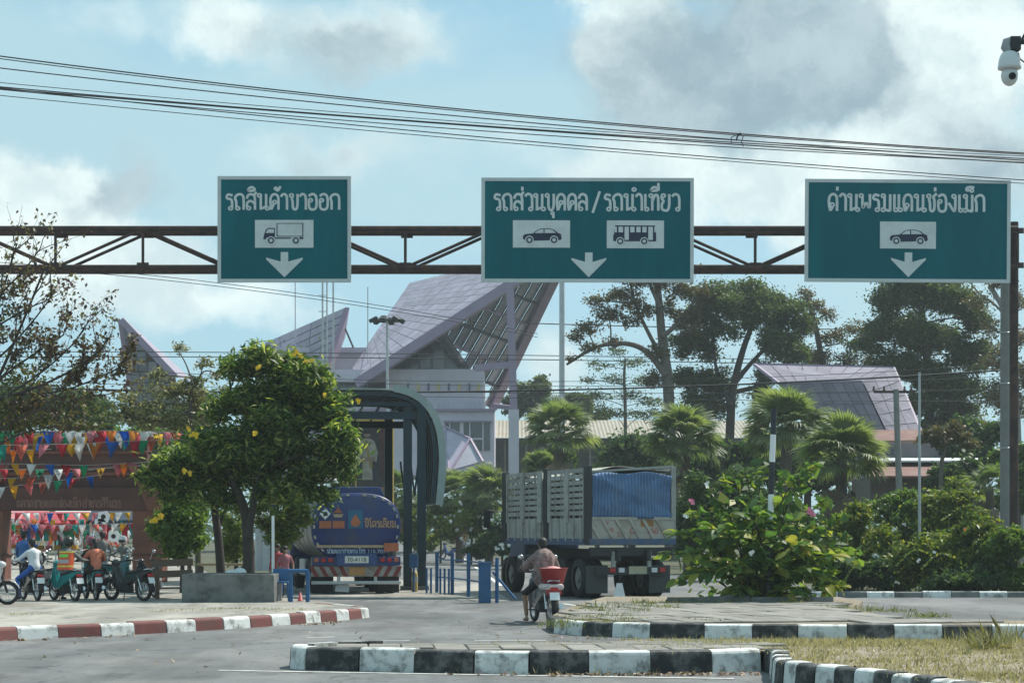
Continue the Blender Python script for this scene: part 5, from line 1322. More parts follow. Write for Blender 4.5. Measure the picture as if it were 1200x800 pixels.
# ---------------------------------------------------------------- blue lane fence
BLUE = pm('fence_blue', (.02, .10, .24), .5, var=.2, dirt=(.06, .09, .13), dscale=4)
fn = thing('lane_fence', 'low blue pipe fence with vertical posts right of the canopy', 'fence', G(540, 698))
fp_ = [(512, 694, 1.15), (530, 696, 1.15), (549, 699, 1.15), (569, 704, .98)]
prev = None
for x, y, h in fp_:
    b = G(x, y)
    mb = MB(); mb.tube([b, b + Vector((0, 0, h))], .05, 8); mb.build('post', BLUE, fn)
    if prev is not None:
        for f in (.45, .95):
            mb = MB(); mb.tube([prev + Vector((0, 0, 1.0 * f)), b + Vector((0, 0, 1.0 * f))], .022, 6); mb.build('rail', BLUE, fn)
    prev = b
for x in (500, 505, 516, 521, 526):
    b = G(x, 695 + (x - 500) * .05); mb = MB(); mb.tube([b, b + Vector((0, 0, .72))], .03, 8); mb.build('picket', BLUE, fn)
gb = thing('gate_box', 'chunky blue gate box at the right end of the blue fence', 'gate box', G(569, 706))
b = G(568, 706)
mb = MB(); mb.box(b + Vector((0, 0, .48)), (.30, .3, .96)); mb.build('cabinet', BLUE, gb, bevel=.015)
mb = MB(); mb.box(b + Vector((0, 0, .98)), (.34, .34, .04)); mb.build('lid', BLUE, gb)
mb = MB(); mb.beam(b + Vector((.2, .1, .75)), b + Vector((.75, -.1, .1)), .05); mb.build('brace', BLUE, gb)
mb = MB(); mb.tube([b + Vector((.3, 0, 0)), b + Vector((.3, 0, 1.1))], .045, 8); mb.build('side_post', BLUE, gb)
ys = thing('bollard', 'short yellow and grey bollard between the canopy columns', 'bollard', G(486, 693))
b = G(486, 693); mb = MB(); lathe(mb, b, [(.09, 0), (.09, .5), (.07, .58), (0, .6)], 12); mb.build('post', pm('dull_yellow', (.4, .3, .1), .6), ys)
mb = MB(); lathe(mb, b + Vector((0, 0, .3)), [(.094, 0), (.094, .12)], 12); mb.build('band', GALV, ys)
bx = thing('meter_box', 'blue meter box on a post beside the left canopy column', 'box', G(484, 694))
mb = MB(); b = G(484, 694); mb.box(b + Vector((0, .4, .9)), (.24, .2, .4)); mb.tube([b + Vector((0, .4, 0)), b + Vector((0, .4, .7))], .03, 8); mb.build('cabinet', BLUE, bx)
# blue frame left of the tanker
bf = thing('barrier_frame', 'blue pipe barrier frame left of the tanker wheels', 'barrier', G(342, 705, .2))
for (x, y0_) in ((341, 668), (360.5, 668)):
    a = G(x, 705, .2); mb = MB(); mb.tube([a, P(x, y0_, a.y)], .045, 8); mb.build('post', BLUE, bf)
a, b = G(341, 705, .2), G(360.5, 705, .2); mb = MB(); mb.tube([P(338, 668.5, a.y), P(361, 668.5, b.y)], .045, 8); mb.build('rail', BLUE, bf)
bs = thing('plastic_chair', 'small blue plastic chair at the foot of the barrier frame', 'chair', G(328, 704, .2))
a = G(329, 704, .2)
mb = MB(); mb.box(a + Vector((0, 0, .42)), (.38, .38, .04)); mb.build('seat', BLUE, bs, bevel=.015)
mb = MB(); mb.box(a + Vector((0, .18, .58)), (.38, .04, .28), rot=Matrix.Rotation(R(-8), 3, 'X')); mb.build('backrest', BLUE, bs, bevel=.015)
for sx in (-1, 1):
    for sy in (-1, 1):
        mb = MB(); mb.beam(a + Vector((sx * .17, sy * .17, .42)), a + Vector((sx * .2, sy * .2, 0)), .04); mb.build('leg', BLUE, bs)
co = thing('traffic_cone', 'tiny red and white cone beside the tanker rear wheel', 'cone', G(352, 704, .2))
a = G(352, 704, .2); mb = MB(); lathe(mb, a, [(.07, 0), (.07, .02), (.055, .02), (.015, .20), (0, .20)], 14); cb_ = mb.build('body', REDP, co)
mb = MB(); lathe(mb, a, [(.043, .07), (.031, .12)], 14); mb.build('band', WHITEP, cb_)
wc = thing('wet_floor_stand', 'small white A-shaped stand under the striped tarp truck', 'stand', G(726, 700))
a = G(726, 702); mb = MB(); mb.prism([a + Vector((-.16, 0, .02)), a + Vector((.16, 0, .02)), a + Vector((.07, 0, .42)), a + Vector((-.07, 0, .42))], (0, .08, 0)); mb.box(a + Vector((0, .04, .03)), (.52, .2, .06)); mb.build('body', WHITEP, wc)
# ---------------------------------------------------------------- market gate, bunting, people and bikes on the plaza
BRICK = pm('gate_brown_paint', (.175, .068, .045), .8, var=.2, scale=1.5, bump=.2, bscale=12, dirt=(.09, .045, .04), dscale=1.2, damt=.6)
BRICK2 = pm('gate_dark_brown', (.095, .042, .034), .8, var=.3, scale=1.5, dirt=(.06, .03, .026), dscale=.8, damt=.7)
DGT = 62.0
gate = thing('market_gate', 'brown painted market gateway with carved lettering behind the bunting', 'gate', (P(80, 622, DGT).x, DGT, .2))
def gblock(x0, x1, y0, y1, dd, dep, mat, name, bev=.03):
    a, b = P(x0, y0, DGT), P(x1, y1, DGT)
    mb = MB(); mb.box(((a.x + b.x) / 2, DGT + dd + dep / 2, (a.z + b.z) / 2), (abs(b.x - a.x), dep, abs(a.z - b.z))); return mb.build(name, mat, gate, bevel=bev)
zb = P(0, 0, DGT).z
yb = Y0 + (H - .2) * F / DGT
gblock(155, 190, 596, yb, 0, 1.0, BRICK, 'column'); gblock(-34, 4, 596, yb, 0, 1.0, BRICK, 'column')
gblock(153, 192, 648, 651, -.04, 1.08, BRICK2, 'column_band'); gblock(-36, 6, 648, 651, -.04, 1.08, BRICK2, 'column_band')
gblock(-60, 172, 509, 572, .1, .8, BRICK2, 'header_panel')
gblock(-62, 176, 571, 598, -.06, 1.1, BRICK2, 'lintel')
gblock(-62, 178, 505.5, 511, -.1, 1.2, POLEC, 'coping', .01)
gblock(-60, 172, 553, 557, .0, .9, BRICK, 'rib'); gblock(-60, 172, 528, 532, .02, .9, BRICK, 'rib')
mb = MB(); mb.prism([P(x, y, DGT - .1) for x, y in ((146, 540), (158, 548), (186, 560), (222, 572), (222, 590), (192, 600), (172, 598), (165, 576))], (0, .9, 0)); mb.build('shoulder', BRICK, gate, bevel=.03)
mb = MB(); mb.prism([P(x, y, DGT - .1) for x, y in ((14, 540), (2, 548), (-26, 560), (-62, 572), (-62, 590), (-32, 600), (-12, 598), (-5, 576))], (0, .9, 0)); mb.build('shoulder', BRICK, gate, bevel=.03)
mb = MB(); thai(mb, 'ตลาดชายแดนช่องเม็ก อำเภอสิรินธร', lambda u, v, l=0: P(u, v, DGT - .075 - l), 20, 594.2, -8.2, 122, .2); mb.build('lettering', pm('gate_letter_pink', (.21, .11, .09), .8, var=.2), gate)

PC = {c: pm('pennant_' + c, rgb, .7, var=.06, rv=.1) for c, rgb in dict(red=(.5, .03, .05), yellow=(.6, .36, .02), blue=(.01, .13, .5), green=(.01, .3, .15), white=(.7, .72, .72), pink=(.6, .2, .24), orange=(.65, .24, .03), salmon=(.55, .15, .1), teal=(.02, .32, .28)).items()}
for m in PC.values():      # thin cloth lets some light through
    t_ = m.node_tree; b_ = t_.nodes['Principled BSDF']; lk = [l for l in t_.links if l.to_socket == b_.inputs['Base Color']][0].from_socket
    tr_ = t_.nodes.new('ShaderNodeBsdfTranslucent'); t_.links.new(lk, tr_.inputs[0]); mx_ = t_.nodes.new('ShaderNodeMixShader'); mx_.inputs[0].default_value = .45
    t_.links.new(b_.outputs[0], mx_.inputs[1]); t_.links.new(tr_.outputs[0], mx_.inputs[2]); t_.links.new(mx_.outputs[0], t_.nodes['Material Output'].inputs[0])
def bunting(label, group, line, flags, d, w=14, h=19):
    """line: (x, y) string points; flags: (x, colour)"""
    t = thing('bunting', label, 'bunting', P(line[0][0], line[0][1], d), group)
    mb = MB(); mb.tube([P(x, y, d) for x, y in line], .008, 5); mb.build('string', pm('string_grey', (.3, .3, .3), .8), t)
    xs = [p[0] for p in line]; ys = [p[1] for p in line]
    s = d / F
    for x, c in flags:
        y = float(np.interp(x, xs, ys)); ww = w * random.uniform(.85, 1.1); hh = h * random.uniform(.85, 1.1); sk = random.uniform(-5, 5); fold = random.uniform(-.2, .2); fw_ = random.uniform(-.35, .35)
        a = P(x - ww / 2, y, d) + Vector((0, -fold * .3, 0)); b = P(x + ww / 2, y, d) + Vector((0, fold * .3, 0)); m = P(x, y, d); tip_ = P(x + sk, y + hh, d) + Vector((0, fw_, 0)); mid = P(x + sk * .4, y + hh * .45, d) + Vector((0, -fold, 0))
        mb = MB(); mb.add([a, m, b, P(x + ww * .25 + sk * .5, y + hh * .5, d) + Vector((0, fw_ * .4, 0)), tip_, P(x - ww * .25 + sk * .5, y + hh * .5, d) + Vector((0, fw_ * .5, 0)), mid], [(0, 1, 6, 5), (1, 2, 3, 6), (5, 6, 4), (6, 3, 4)], 0, True)
        o = mb.build('pennant', PC[c], t); so = o.modifiers.new('t', 'SOLIDIFY'); so.thickness = .004
GB = 'pennant strings before the gate'
X0, X1 = -60, 240
bunting('highest string of bright pennants along the top of the market gate', GB, [(X0, 506), (60, 505), (130, 504.5), (X1, 507)], [(-30, 'red'), (-12, 'blue'), (1, 'green'), (14, 'green'), (33, 'red'), (57, 'blue'), (66, 'pink'), (82, 'white'), (91, 'white'), (108, 'pink'), (119, 'red'), (130, 'orange'), (146, 'blue'), (157, 'orange'), (171, 'white'), (197, 'pink'), (206, 'salmon'), (224, 'orange')], 56)
bunting('string of pennants beginning with orange just below the highest string', GB, [(X0, 513), (60, 511), (X1, 512)], [(-20, 'pink'), (9, 'orange'), (22, 'red'), (38, 'yellow'), (45, 'blue'), (69, 'pink'), (87, 'yellow'), (94, 'white'), (117, 'red'), (150, 'teal'), (178, 'salmon')], 56.6)
bunting('crowded string of pennants with pink, red and white at mid gate header', GB, [(X0, 522), (30, 521), (90, 520), (140, 517), (X1, 514)], [(-8, 'yellow'), (1, 'teal'), (25, 'salmon'), (52, 'pink'), (73, 'red'), (81, 'yellow'), (92, 'white'), (107, 'white'), (111, 'orange'), (133, 'blue'), (158, 'red'), (167, 'green')], 55.4)
bunting('second crowded string of pennants starting blue over the gate header', GB, [(X0, 509), (40, 508), (110, 507), (X1, 509)], [(-15, 'orange'), (26, 'pink'), (47, 'yellow'), (75, 'green'), (101, 'yellow'), (124, 'blue'), (139, 'white'), (163, 'red'), (185, 'yellow')], 57.6, 13, 18)
bunting('string of pennants hanging just under the middle one', GB, [(X0, 549), (50, 550), (110, 549), (170, 545)], [(5, 'red'), (26, 'orange'), (47, 'green'), (68, 'white'), (89, 'pink'), (118, 'yellow')], 58, 11, 14)
bunting('short string with orange and yellow pennants at the left frame edge', GB, [(X0, 530), (60, 526)], [(-20, 'green'), (1, 'green'), (16, 'orange'), (35, 'yellow')], 57.2, 10, 16)
bunting('lone evenly spaced string of pennants across the middle of the gate', GB, [(X0, 542), (30, 543.5), (100, 545), (160, 542), (X1, 536)], [(-20, 'white'), (0, 'pink'), (17, 'yellow'), (37, 'white'), (58, 'blue'), (77, 'red'), (98, 'green'), (138, 'pink'), (145, 'orange'), (155, 'pink')], 55.8, 12, 16)
bunting('string of pennants starting yellow just above the carved lintel', GB, [(X0, 562), (14, 560), (60, 556), (110, 550)], [(14, 'yellow'), (36, 'salmon'), (57, 'white'), (81, 'blue')], 56.2, 11, 17)
bunting('lowest string of pennants touching the carved lintel', GB, [(X0, 572), (0, 571), (60, 564), (120, 556)], [(-20, 'red'), (1, 'white'), (16, 'yellow'), (33, 'pink'), (50, 'salmon'), (68, 'green'), (86, 'red'), (105, 'blue')], 57, 11, 15)
cn_ = list(PC)
for i, (y0, y1, y2, d) in enumerate([(600, 601, 599, 76), (606, 609, 605, 80), (612, 615, 611, 72), (618, 622, 617, 84), (624, 628, 624, 90), (603, 606, 604, 95), (610, 612, 612, 100), (630, 633, 630, 96)]):
    fl = [(x + random.uniform(-2, 2), random.choice(cn_ + ['white', 'pink', 'white', 'red'])) for x in range(-40 + i * 3, 215, 10 + i % 3)]
    bunting(['first', 'third', 'fifth', 'sixth', 'seventh', 'second', 'fourth', 'lowest'][i] + ' string from the top of small pennants seen through the gate opening', 'pennant strings over the market', [(-60, y0), (75, y1), (230, y2)], fl, d, 9, 12)

def vest(t, hip, sh, up):
    VO = pm('vest_orange', (.62, .09, .03), .7, var=.1); VY = pm('vest_yellow_band', (.6, .5, .08), .6); VG = pm('vest_green_patch', (.15, .55, .08), .6); VGr = pm('vest_grey_patch', (.35, .33, .33), .6)
    def shell(name, z0, z1, k, m, a0=0, a1=360):
        mb = MB(); n = 20; vs = []
        for z in np.linspace(z0, z1, 5):
            c = hip + up * float(z)
            for j in range(n + 1):
                a = R(a0 + (a1 - a0) * j / n); vs.append(c + Vector((k * .215 * math.cos(a), k * .185 * math.sin(a), 0)))
        mb.add(vs, [(i * (n + 1) + j, i * (n + 1) + j + 1, (i + 1) * (n + 1) + j + 1, (i + 1) * (n + 1) + j) for i in range(4) for j in range(n)], 0, True); return mb.build(name, m, t)
    shell('vest', -.05, .44, 1.0, VO); shell('vest_band', .02, .06, 1.02, VY); shell('vest_band', .40, .44, 1.02, VY)
    shell('vest_patch', .28, .36, 1.03, VG, 235, 305); shell('vest_patch', .12, .22, 1.03, VGr, 225, 315)
JEAN = pm('jeans_blue', (.13, .2, .26), .8, var=.2, scale=6); BLUT = pm('trousers_royal_blue', (.015, .09, .36), .7); WSH = pm('shirt_white', (.6, .62, .64), .8, var=.1); GRY = pm('shirt_grey', (.13, .135, .13), .8, var=.2); OGY = pm('blouse_orange', (.55, .17, .1), .8, var=.2); BLK = pm('cloth_black', (.02, .02, .022), .8); SHOE = pm('shoe_dark', (.03, .03, .03), .7); PINKS = pm('shirt_pink', (.33, .12, .14), .8, var=.15); MAR = pm('helmet_maroon', (.16, .03, .06), .35); HBLK = pm('helmet_black', (.02, .022, .02), .35); CYB = pm('shirt_blue', (.03, .12, .34), .8)
GM = 'motorcycles in front of the market gate'
def gz(x, y): return G(x, y, .2)
motorbike('white motorcycle cut by the left frame edge with its front wheel showing', gz(-22, 708), R(-86), (.5, .5, .5), GM, sc=.88)
b2 = gz(36, 703); motorbike('black scooter under the white-shirted rider by the left frame edge', b2, R(30), (.02, .02, .022), GM, sc=.86)
figure('person', 'rider in white shirt and royal blue trousers near the left frame edge', b2, R(40), 'foot', WSH, BLUT, SHOE, 'people by the gate', sc=.86)
b3 = gz(76, 703.5); motorbike('teal motorcycle under the rider in the orange safety vest', b3, R(38), (.01, .22, .22), GM, sc=.86)
figure('person', 'motorcycle rider in orange safety vest and black helmet before the gate', b3 + Vector((.1, .02, 0)), R(-18), 'foot', GRY, JEAN, SHOE, 'people by the gate', sc=.86, hair=None, helmet=HBLK, vest=vest)
b4 = gz(107, 702); motorbike('teal and black motorcycle under the two riders right of the vest rider', b4, R(24), (.02, .26, .27), GM, sc=.86)
figure('person', 'rider in maroon helmet beside the orange safety vest', b4, R(24), 'ride', BLK, BLK, SHOE, 'people by the gate', sc=.86, hair=None, helmet=MAR)
figure('person', 'long-haired passenger in orange blouse behind the maroon helmet', b4 + Vector((.0, 0, 0)), R(24), 'pillion', OGY, BLK, SHOE, 'people by the gate', sc=.86, hair='long')
b5 = gz(150, 703.5); motorbike('dark motorcycle with red tail parked before the right gate column', b5, R(52), (.025, .027, .03), GM, sc=.88)
b6 = gz(137, 690); motorbike('black and teal scooter parked behind the dark red-tailed motorcycle', b6, R(-25), (.01, .09, .1), GM, sc=.86)
figure('person', 'person in white cap and dark shirt among bikes by the right column', gz(143, 689), R(160), 'ride', GRY, BLK, SHOE, 'people by the gate', sc=.86, hair=None, helmet=pm('cap_white', (.6, .6, .6), .7))
motorbike('maroon motorcycle parked in the second row behind the vest rider', gz(92, 697), R(-40), (.16, .02, .03), GM, sc=.86)
motorbike('dark grey motorcycle in the second row behind the white-shirted rider', gz(56, 696.5), R(48), (.05, .055, .06), GM, sc=.86)
motorbike('black motorcycle half behind the right gate column and the bench', gz(172, 699), R(30), (.015, .015, .018), GM, sc=.86)
figure('person', 'person in blue shirt standing behind the white-shirted rider', gz(28, 690), R(-20), 'stand', CYB, BLK, SHOE, sc=.9)
figure('person', 'person in grey shirt standing behind the two riders', gz(120, 688), R(30), 'stand', GRY, JEAN, SHOE, sc=.9)
figure('person', 'person in black standing in the market behind the vest rider', G(72, 664, .2), R(15), 'stand', BLK, BLK, SHOE)
# people left of the tanker
figure('person', 'person in pink shirt and face mask standing left of the tanker', G(334, 700, .2), R(200), 'stand', PINKS, BLUT, SHOE, sc=.70, sleeves='short')
figure('person', 'person in red shirt half hidden left of the tanker', G(325.5, 697, .2), R(150), 'stand', pm('shirt_red', (.3, .04, .05), .8), JEAN, SHOE, sc=.72)
# people by the far hedge
bq = G(529, 655); motorbike('far motorcycle parked at the roadside by the white-flowered hedge', bq, R(70), (.03, .06, .2), None)
figure('person', 'far person in blue shirt beside the hedge motorcycle', G(541, 656), R(20), 'stand', CYB, BLK, SHOE)
figure('person', 'far person in pale clothes beside the blue-shirted one', G(550, 655.5), R(10), 'stand', WSH, JEAN, SHOE)
# market stalls beyond the gate
def stall(label, x, y, d, w, h, dep, roof, goods):
    b = Vector((P(x, y, d).x, d, .2)); t = thing('market_stall', label, 'stall', b, 'market stalls beyond the gate')
    for sx in (-1, 1):
        for sy in (0, 1):
            mb = MB(); mb.tube([b + Vector((sx * w / 2, sy * dep, 0)), b + Vector((sx * w / 2, sy * dep, h))], .03, 8); mb.build('post', GALV, t)
    mb = MB(); mb.prism([b + Vector((-w / 2 - .15, -.3, h - .12)), b + Vector((-w / 2 - .15, dep / 2, h + .35)), b + Vector((-w / 2 - .15, dep + .3, h - .12))], (w + .3, 0, 0)); mb.build('awning', roof, t)
    for k in range(int(w / .3)):
        x_ = -w / 2 + .15 + k * .3
        mb = MB(); mb.prism([b + Vector((x_ - .14, -.3, h - .12)), b + Vector((x_ + .14, -.3, h - .12)), b + Vector((x_ + .1, -.32, h - .34)), b + Vector((x_, -.32, h - .4)), b + Vector((x_ - .1, -.32, h - .34))], (0, .012, 0)); mb.build('valance', PC[random.choice(['red', 'white', 'pink'])] if goods != 'dark' else roof, t)
    mb = MB(); mb.box(b + Vector((0, dep * .5, .78)), (w, dep * .8, .06)); mb.build('counter', pm('table_wood', (.25, .16, .1), .7), t)
    for k in range(int(w / .35)):
        x_ = -w / 2 + .2 + k * .35; c = random.choice(cn_)
        mb = MB(); mb.prism([b + Vector((x_ - .13, .1, h - .3)), b + Vector((x_ + .13, .1, h - .3)), b + Vector((x_ + .2, .1, h - .5)), b + Vector((x_ + .11, .1, h - .52)), b + Vector((x_ + .1, .1, h - .85)), b + Vector((x_ - .1, .1, h - .85)), b + Vector((x_ - .11, .1, h - .52)), b + Vector((x_ - .2, .1, h - .5))], (0, .03, 0)); mb.build('hung_shirt', PC[c], t)
        mb = MB(); mb.box(b + Vector((x_, dep * .4, .88)), (.24, .3, .16)); mb.build('goods', PC[random.choice(cn_)], t, bevel=.03)
    return t
stall('market stall with a red awning on poles beyond the vest rider', 62, 622, 84, 2.4, 2.0, 1.6, pm('awning_red', (.4, .05, .06), .7), 'a')
stall('market stall with a dark blue awning by the right gate column', 138, 622, 80, 2.0, 2.1, 1.6, pm('awning_navy', (.02, .035, .06), .7), 'dark')
stall('pink-roofed market stall at the far left beyond the gate', 12, 622, 92, 2.6, 2.2, 1.6, pm('awning_pink', (.5, .2, .22), .7), 'a')
stall('white-roofed market stall farthest beyond the gate centre', 100, 622, 104, 3.0, 2.3, 1.6, pm('awning_white', (.6, .6, .62), .7), 'a')
bs1 = G(32, 662, .2); motorbike('grey parked scooter standing in the market left of the red stall', bs1, R(75), (.2, .22, .22), None)
for i, (x, y) in enumerate(((121, 605), (117, 613.5), (133, 628))):
    c = P(x, y, 74); t = thing('hanging_banner', ['upper white banner with a black disc beyond the gate', 'lower white banner with a black disc beyond the gate', 'small white banner with a black disc over the navy stall'][i], 'banner', c)
    mb = MB(); mb.prism([c + Vector((-.2, 0, -.16)), c + Vector((.16, 0, -.22)), c + Vector((.24, 0, .05)), c + Vector((.12, 0, .2)), c + Vector((-.18, 0, .16))], (0, .03, 0)); mb.build('cloth', WHITEP, t)
    mb = MB(); mb.tube([c + Vector((0, -.012, 0)), c + Vector((0, .0, 0))], .085, 18); mb.build('disc', BLK, t)
    mb = MB(); mb.tube([c + Vector((0, .02, .15)), c + Vector((0, .02, 1.2))], .006, 5); mb.build('cord', BLK, t)
# planter wall, bench, table under the tree
pw = thing('planter_wall', 'stained grey concrete planter box under the flowering tree', 'planter', G(267, 705.5, .2))
a, b = G(213, 705.5, .2), G(321, 705.5, .2); hz = P(0, 672.5, a.y).z - .2
for (c, sz) in ((((a.x + b.x) / 2, a.y + .06, .2 + hz / 2), (b.x - a.x, .12, hz)), (((a.x + b.x) / 2, a.y + 1.6, .2 + hz / 2), (b.x - a.x, .12, hz)), ((a.x + .06, a.y + .83, .2 + hz / 2), (.12, 1.42, hz)), ((b.x - .06, a.y + .83, .2 + hz / 2), (.12, 1.42, hz))):
    mb = MB(); mb.box(c, sz); mb.build('wall_panel', CONC, pw, bevel=.012)
mb = MB(); mb.box(((a.x + b.x) / 2, a.y + .83, .2 + hz * .42), (b.x - a.x - .24, 1.42, hz * .8)); mb.build('soil', EARTH, pw)
WOOD = pm('bench_wood', (.13, .085, .06), .75, var=.3, scale=3, stretch=(1, 8, 8))
bn = thing('wooden_bench', 'weathered wooden bench behind the concrete planter by the gate', 'bench', G(200, 700, .2))
dB = G(0, 701, .2).y
for yy, hh in ((664, .16), (677, .16)):
    p0, p1 = P(177, yy - 4, dB), P(226, yy - 6, dB); mb = MB(); mb.beam(p0, p1, .05, hh); mb.build('back_slat', WOOD, bn)
for k in range(3):
    p0, p1 = P(176, 689, dB - .1 - k * .13), P(228, 688, dB - .1 - k * .13); mb = MB(); mb.beam(p0, p1, .11, .04); mb.build('seat_slat', WOOD, bn)
for x in (184, 222):
    mb = MB(); mb.beam(P(x, 660, dB + .05), Vector((P(x, 660, dB).x, dB + .05, .2)), .09); mb.build('leg', WOOD, bn)
    mb = MB(); mb.beam(P(x, 690, dB - .4), Vector((P(x, 690, dB - .4).x, dB - .4, .2)), .08); mb.build('leg', WOOD, bn)
tb = thing('wooden_table', 'long rough wooden table top behind the concrete planter', 'table', G(260, 694, .2))
dT = G(0, 694, .2).y
for k in range(4):
    mb = MB(); mb.beam(P(231, 661, dT + k * .2), P(290, 661, dT + k * .2), .19, .06); mb.build('plank', pm('table_tan', (.3, .24, .14), .8, var=.2), tb)
for x in (236, 259, 285):
    mb = MB(); mb.beam(P(x, 663, dT + .3), Vector((P(x, 663, dT + .3).x, dT + .3, .2)), .1); mb.build('leg', WOOD, tb)
wb = thing('white_bag', 'crumpled white plastic bag on the planter beside the trunk', 'bag', P(277, 672, 46.3))
mb = MB(); mb.ell(P(274, 671.5, 46.3), (.2, .13, .09), 12, 8); mb.ell(P(281, 671, 46.3), (.16, .12, .12), 12, 8); o = mb.build('bag', pm('bag_white', (.6, .65, .66), .5), wb)
wp = thing('fence_post', 'white square fence post right of the flowering tree trunk', 'post', G(320, 700, .2)); a = G(320, 702, .2)
mb = MB(); mb.box((a.x, a.y, 1.15), (.06, .06, 1.9)); mb.build('post', WHITEP, wp)
wp = thing('kiosk', 'pale grey kiosk with corrugated roof behind the tree left of the tanker', 'kiosk', (P(330, 622, 80).x, 80, .2))
c = P(332, 622, 80); mb = MB(); mb.box((c.x, 81, 1.3), (2.2, 2.0, 2.2)); mb.build('wall', pm('kiosk_wall', (.38, .42, .44), .7), wp)
mb = MB(); n = 24; vs = []
for i in range(n + 1): vs += [(c.x - 1.5 + 3.0 * i / n, 79.4, 2.35 + .05 * (i % 2)), (c.x - 1.5 + 3.0 * i / n, 82.3, 3.0 + .05 * (i % 2))]
mb.add(vs, [(2 * i, 2 * i + 2, 2 * i + 3, 2 * i + 1) for i in range(n)]); mb.build('roof', SHEETC, wp)
for k in range(5):
    mb = MB(); mb.box((c.x - .9 + k * .42, 79.97, 1.2), (.05, .05, 1.9)); mb.build('grille_bar', GALV, wp)
# ---------------------------------------------------------------- plants
def leaf_object(name, cen, ln, wd, mat, parent, seed=0, up=.6, droop=.3, outward=None, kind=None, dirs=None):
    rs = np.random.RandomState(seed); n = len(cen)
    if n == 0: return None
    ax = rs.normal(size=(n, 3)); ax[:, 2] = ax[:, 2] * .6 - droop
    if outward is not None: ax = ax * .6 + outward * 1.0
    if dirs is not None: ax = dirs + ax * .25
    ax /= np.linalg.norm(ax, axis=1)[:, None] + 1e-9
    nr = rs.normal(size=(n, 3)) * (1 - up) + np.array([0, 0, up]); sd = np.cross(ax, nr); sd /= np.linalg.norm(sd, axis=1)[:, None] + 1e-9
    nn = np.cross(sd, ax)
    kk = rs.uniform(.5, 1.25, n)[:, None]; L = ln * kk; W_ = wd * kk * rs.uniform(.8, 1.15, n)[:, None]
    a = cen - ax * L * .5; t = cen + ax * L * .5 - nn * L * .10; l = cen - ax * L * .05 + sd * W_ * .5 + nn * L * .05; r = cen - ax * L * .05 - sd * W_ * .5 + nn * L * .05
    v = np.stack([a, l, t, r], 1).reshape(-1, 3)
    me = bpy.data.meshes.new(name); me.vertices.add(4 * n); me.loops.add(4 * n); me.polygons.add(n)
    me.vertices.foreach_set('co', v.ravel()); me.loops.foreach_set('vertex_index', np.arange(4 * n)); me.polygons.foreach_set('loop_start', np.arange(n) * 4)
    me.update(calc_edges=True)
    at = me.attributes.new('rnd', 'FLOAT', 'POINT'); at.data.foreach_set('value', np.repeat(rs.uniform(0, 1, n), 4))
    me.materials.append(mat)
    o = bpy.data.objects.new(name, me); put(o, parent)
    if kind: o['kind'] = kind
    return o
def clump_pts(c, r, n, rs, hollow=.45):
    u = rs.normal(size=(n, 3)); u /= np.linalg.norm(u, axis=1)[:, None]
    k = rs.uniform(hollow ** 2.2, 1, n) ** (1 / 2.2)
    # bumpy radius so that the outline is uneven
    ph = rs.uniform(0, 6.28, 6); b = 1 + .22 * np.sin(u[:, 0] * 5 + ph[0]) * np.sin(u[:, 2] * 6 + ph[1]) + .15 * np.sin(u[:, 0] * 11 + u[:, 2] * 9 + ph[2])
    p = u * (k * b)[:, None]
    return np.array(c) + p * np.array(r), u
GR1 = leafmat('leaves_mid_green', [(0, (0.044, 0.091, 0.022)), (.5, (0.081, 0.150, 0.032)), (1, (0.163, 0.221, 0.050))], .42)
GR2 = leafmat('leaves_dark_green', [(0, (0.029, 0.062, 0.027)), (.6, (0.052, 0.098, 0.036)), (1, (0.098, 0.144, 0.047))], .42)
GR4 = leafmat('leaves_dull_far_green', [(0, (0.039, 0.063, 0.030)), (.6, (0.066, 0.098, 0.038)), (1, (0.110, 0.138, 0.050))], .45)
GR3 = leafmat('leaves_yellow_green', [(0, (0.046, 0.085, 0.018)), (.5, (0.104, 0.156, 0.025)), (.85, (0.208, 0.234, 0.035)), (1, (0.312, 0.286, 0.060))])
GRO = leafmat('leaves_olive_brown', [(0, (0.055, 0.055, 0.025)), (.4, (0.088, 0.094, 0.035)), (.7, (0.132, 0.094, 0.050)), (1, (0.187, 0.132, 0.080))])
GRB = leafmat('leaves_dry_brown', [(0, (.045, .025, .02)), (.45, (.09, .05, .04)), (.75, (.12, .10, .05)), (1, (.2, .18, .08))], .3)
GRG = leafmat('leaves_grey_green', [(0, (.10, .10, .06)), (.5, (.19, .19, .11)), (1, (.36, .34, .22))])
BARK = pm('bark_grey_brown', (.10, .085, .07), .9, var=.35, scale=6, bump=.5, bscale=18, stretch=(1, 1, .3))
BARKD = pm('bark_dark', (.045, .038, .032), .9, var=.35, scale=6, bump=.5, bscale=18, stretch=(1, 1, .3))
WFL = pm('petal_white', (.75, .75, .7), .6); YFL = pm('petal_yellow', (.75, .48, .02), .6); PFL = pm('petal_pink', (.65, .18, .28), .6); RFL = pm('petal_red', (.55, .05, .05), .6)
def smooth3(pts, k=2):
    pts = [Vector(p) for p in pts]
    for _ in range(k):
        q = [pts[0]]
        for a, b in zip(pts, pts[1:]): q += [a * .75 + b * .25, a * .25 + b * .75]
        q.append(pts[-1]); pts = q
    return pts
def limb(mb, pts, r0, r1, n=7):
    p = smooth3(pts, 2); k = len(p); mb.tube(p, [r0 + (r1 - r0) * (i / (k - 1)) ** .8 for i in range(k)], n)
    return p
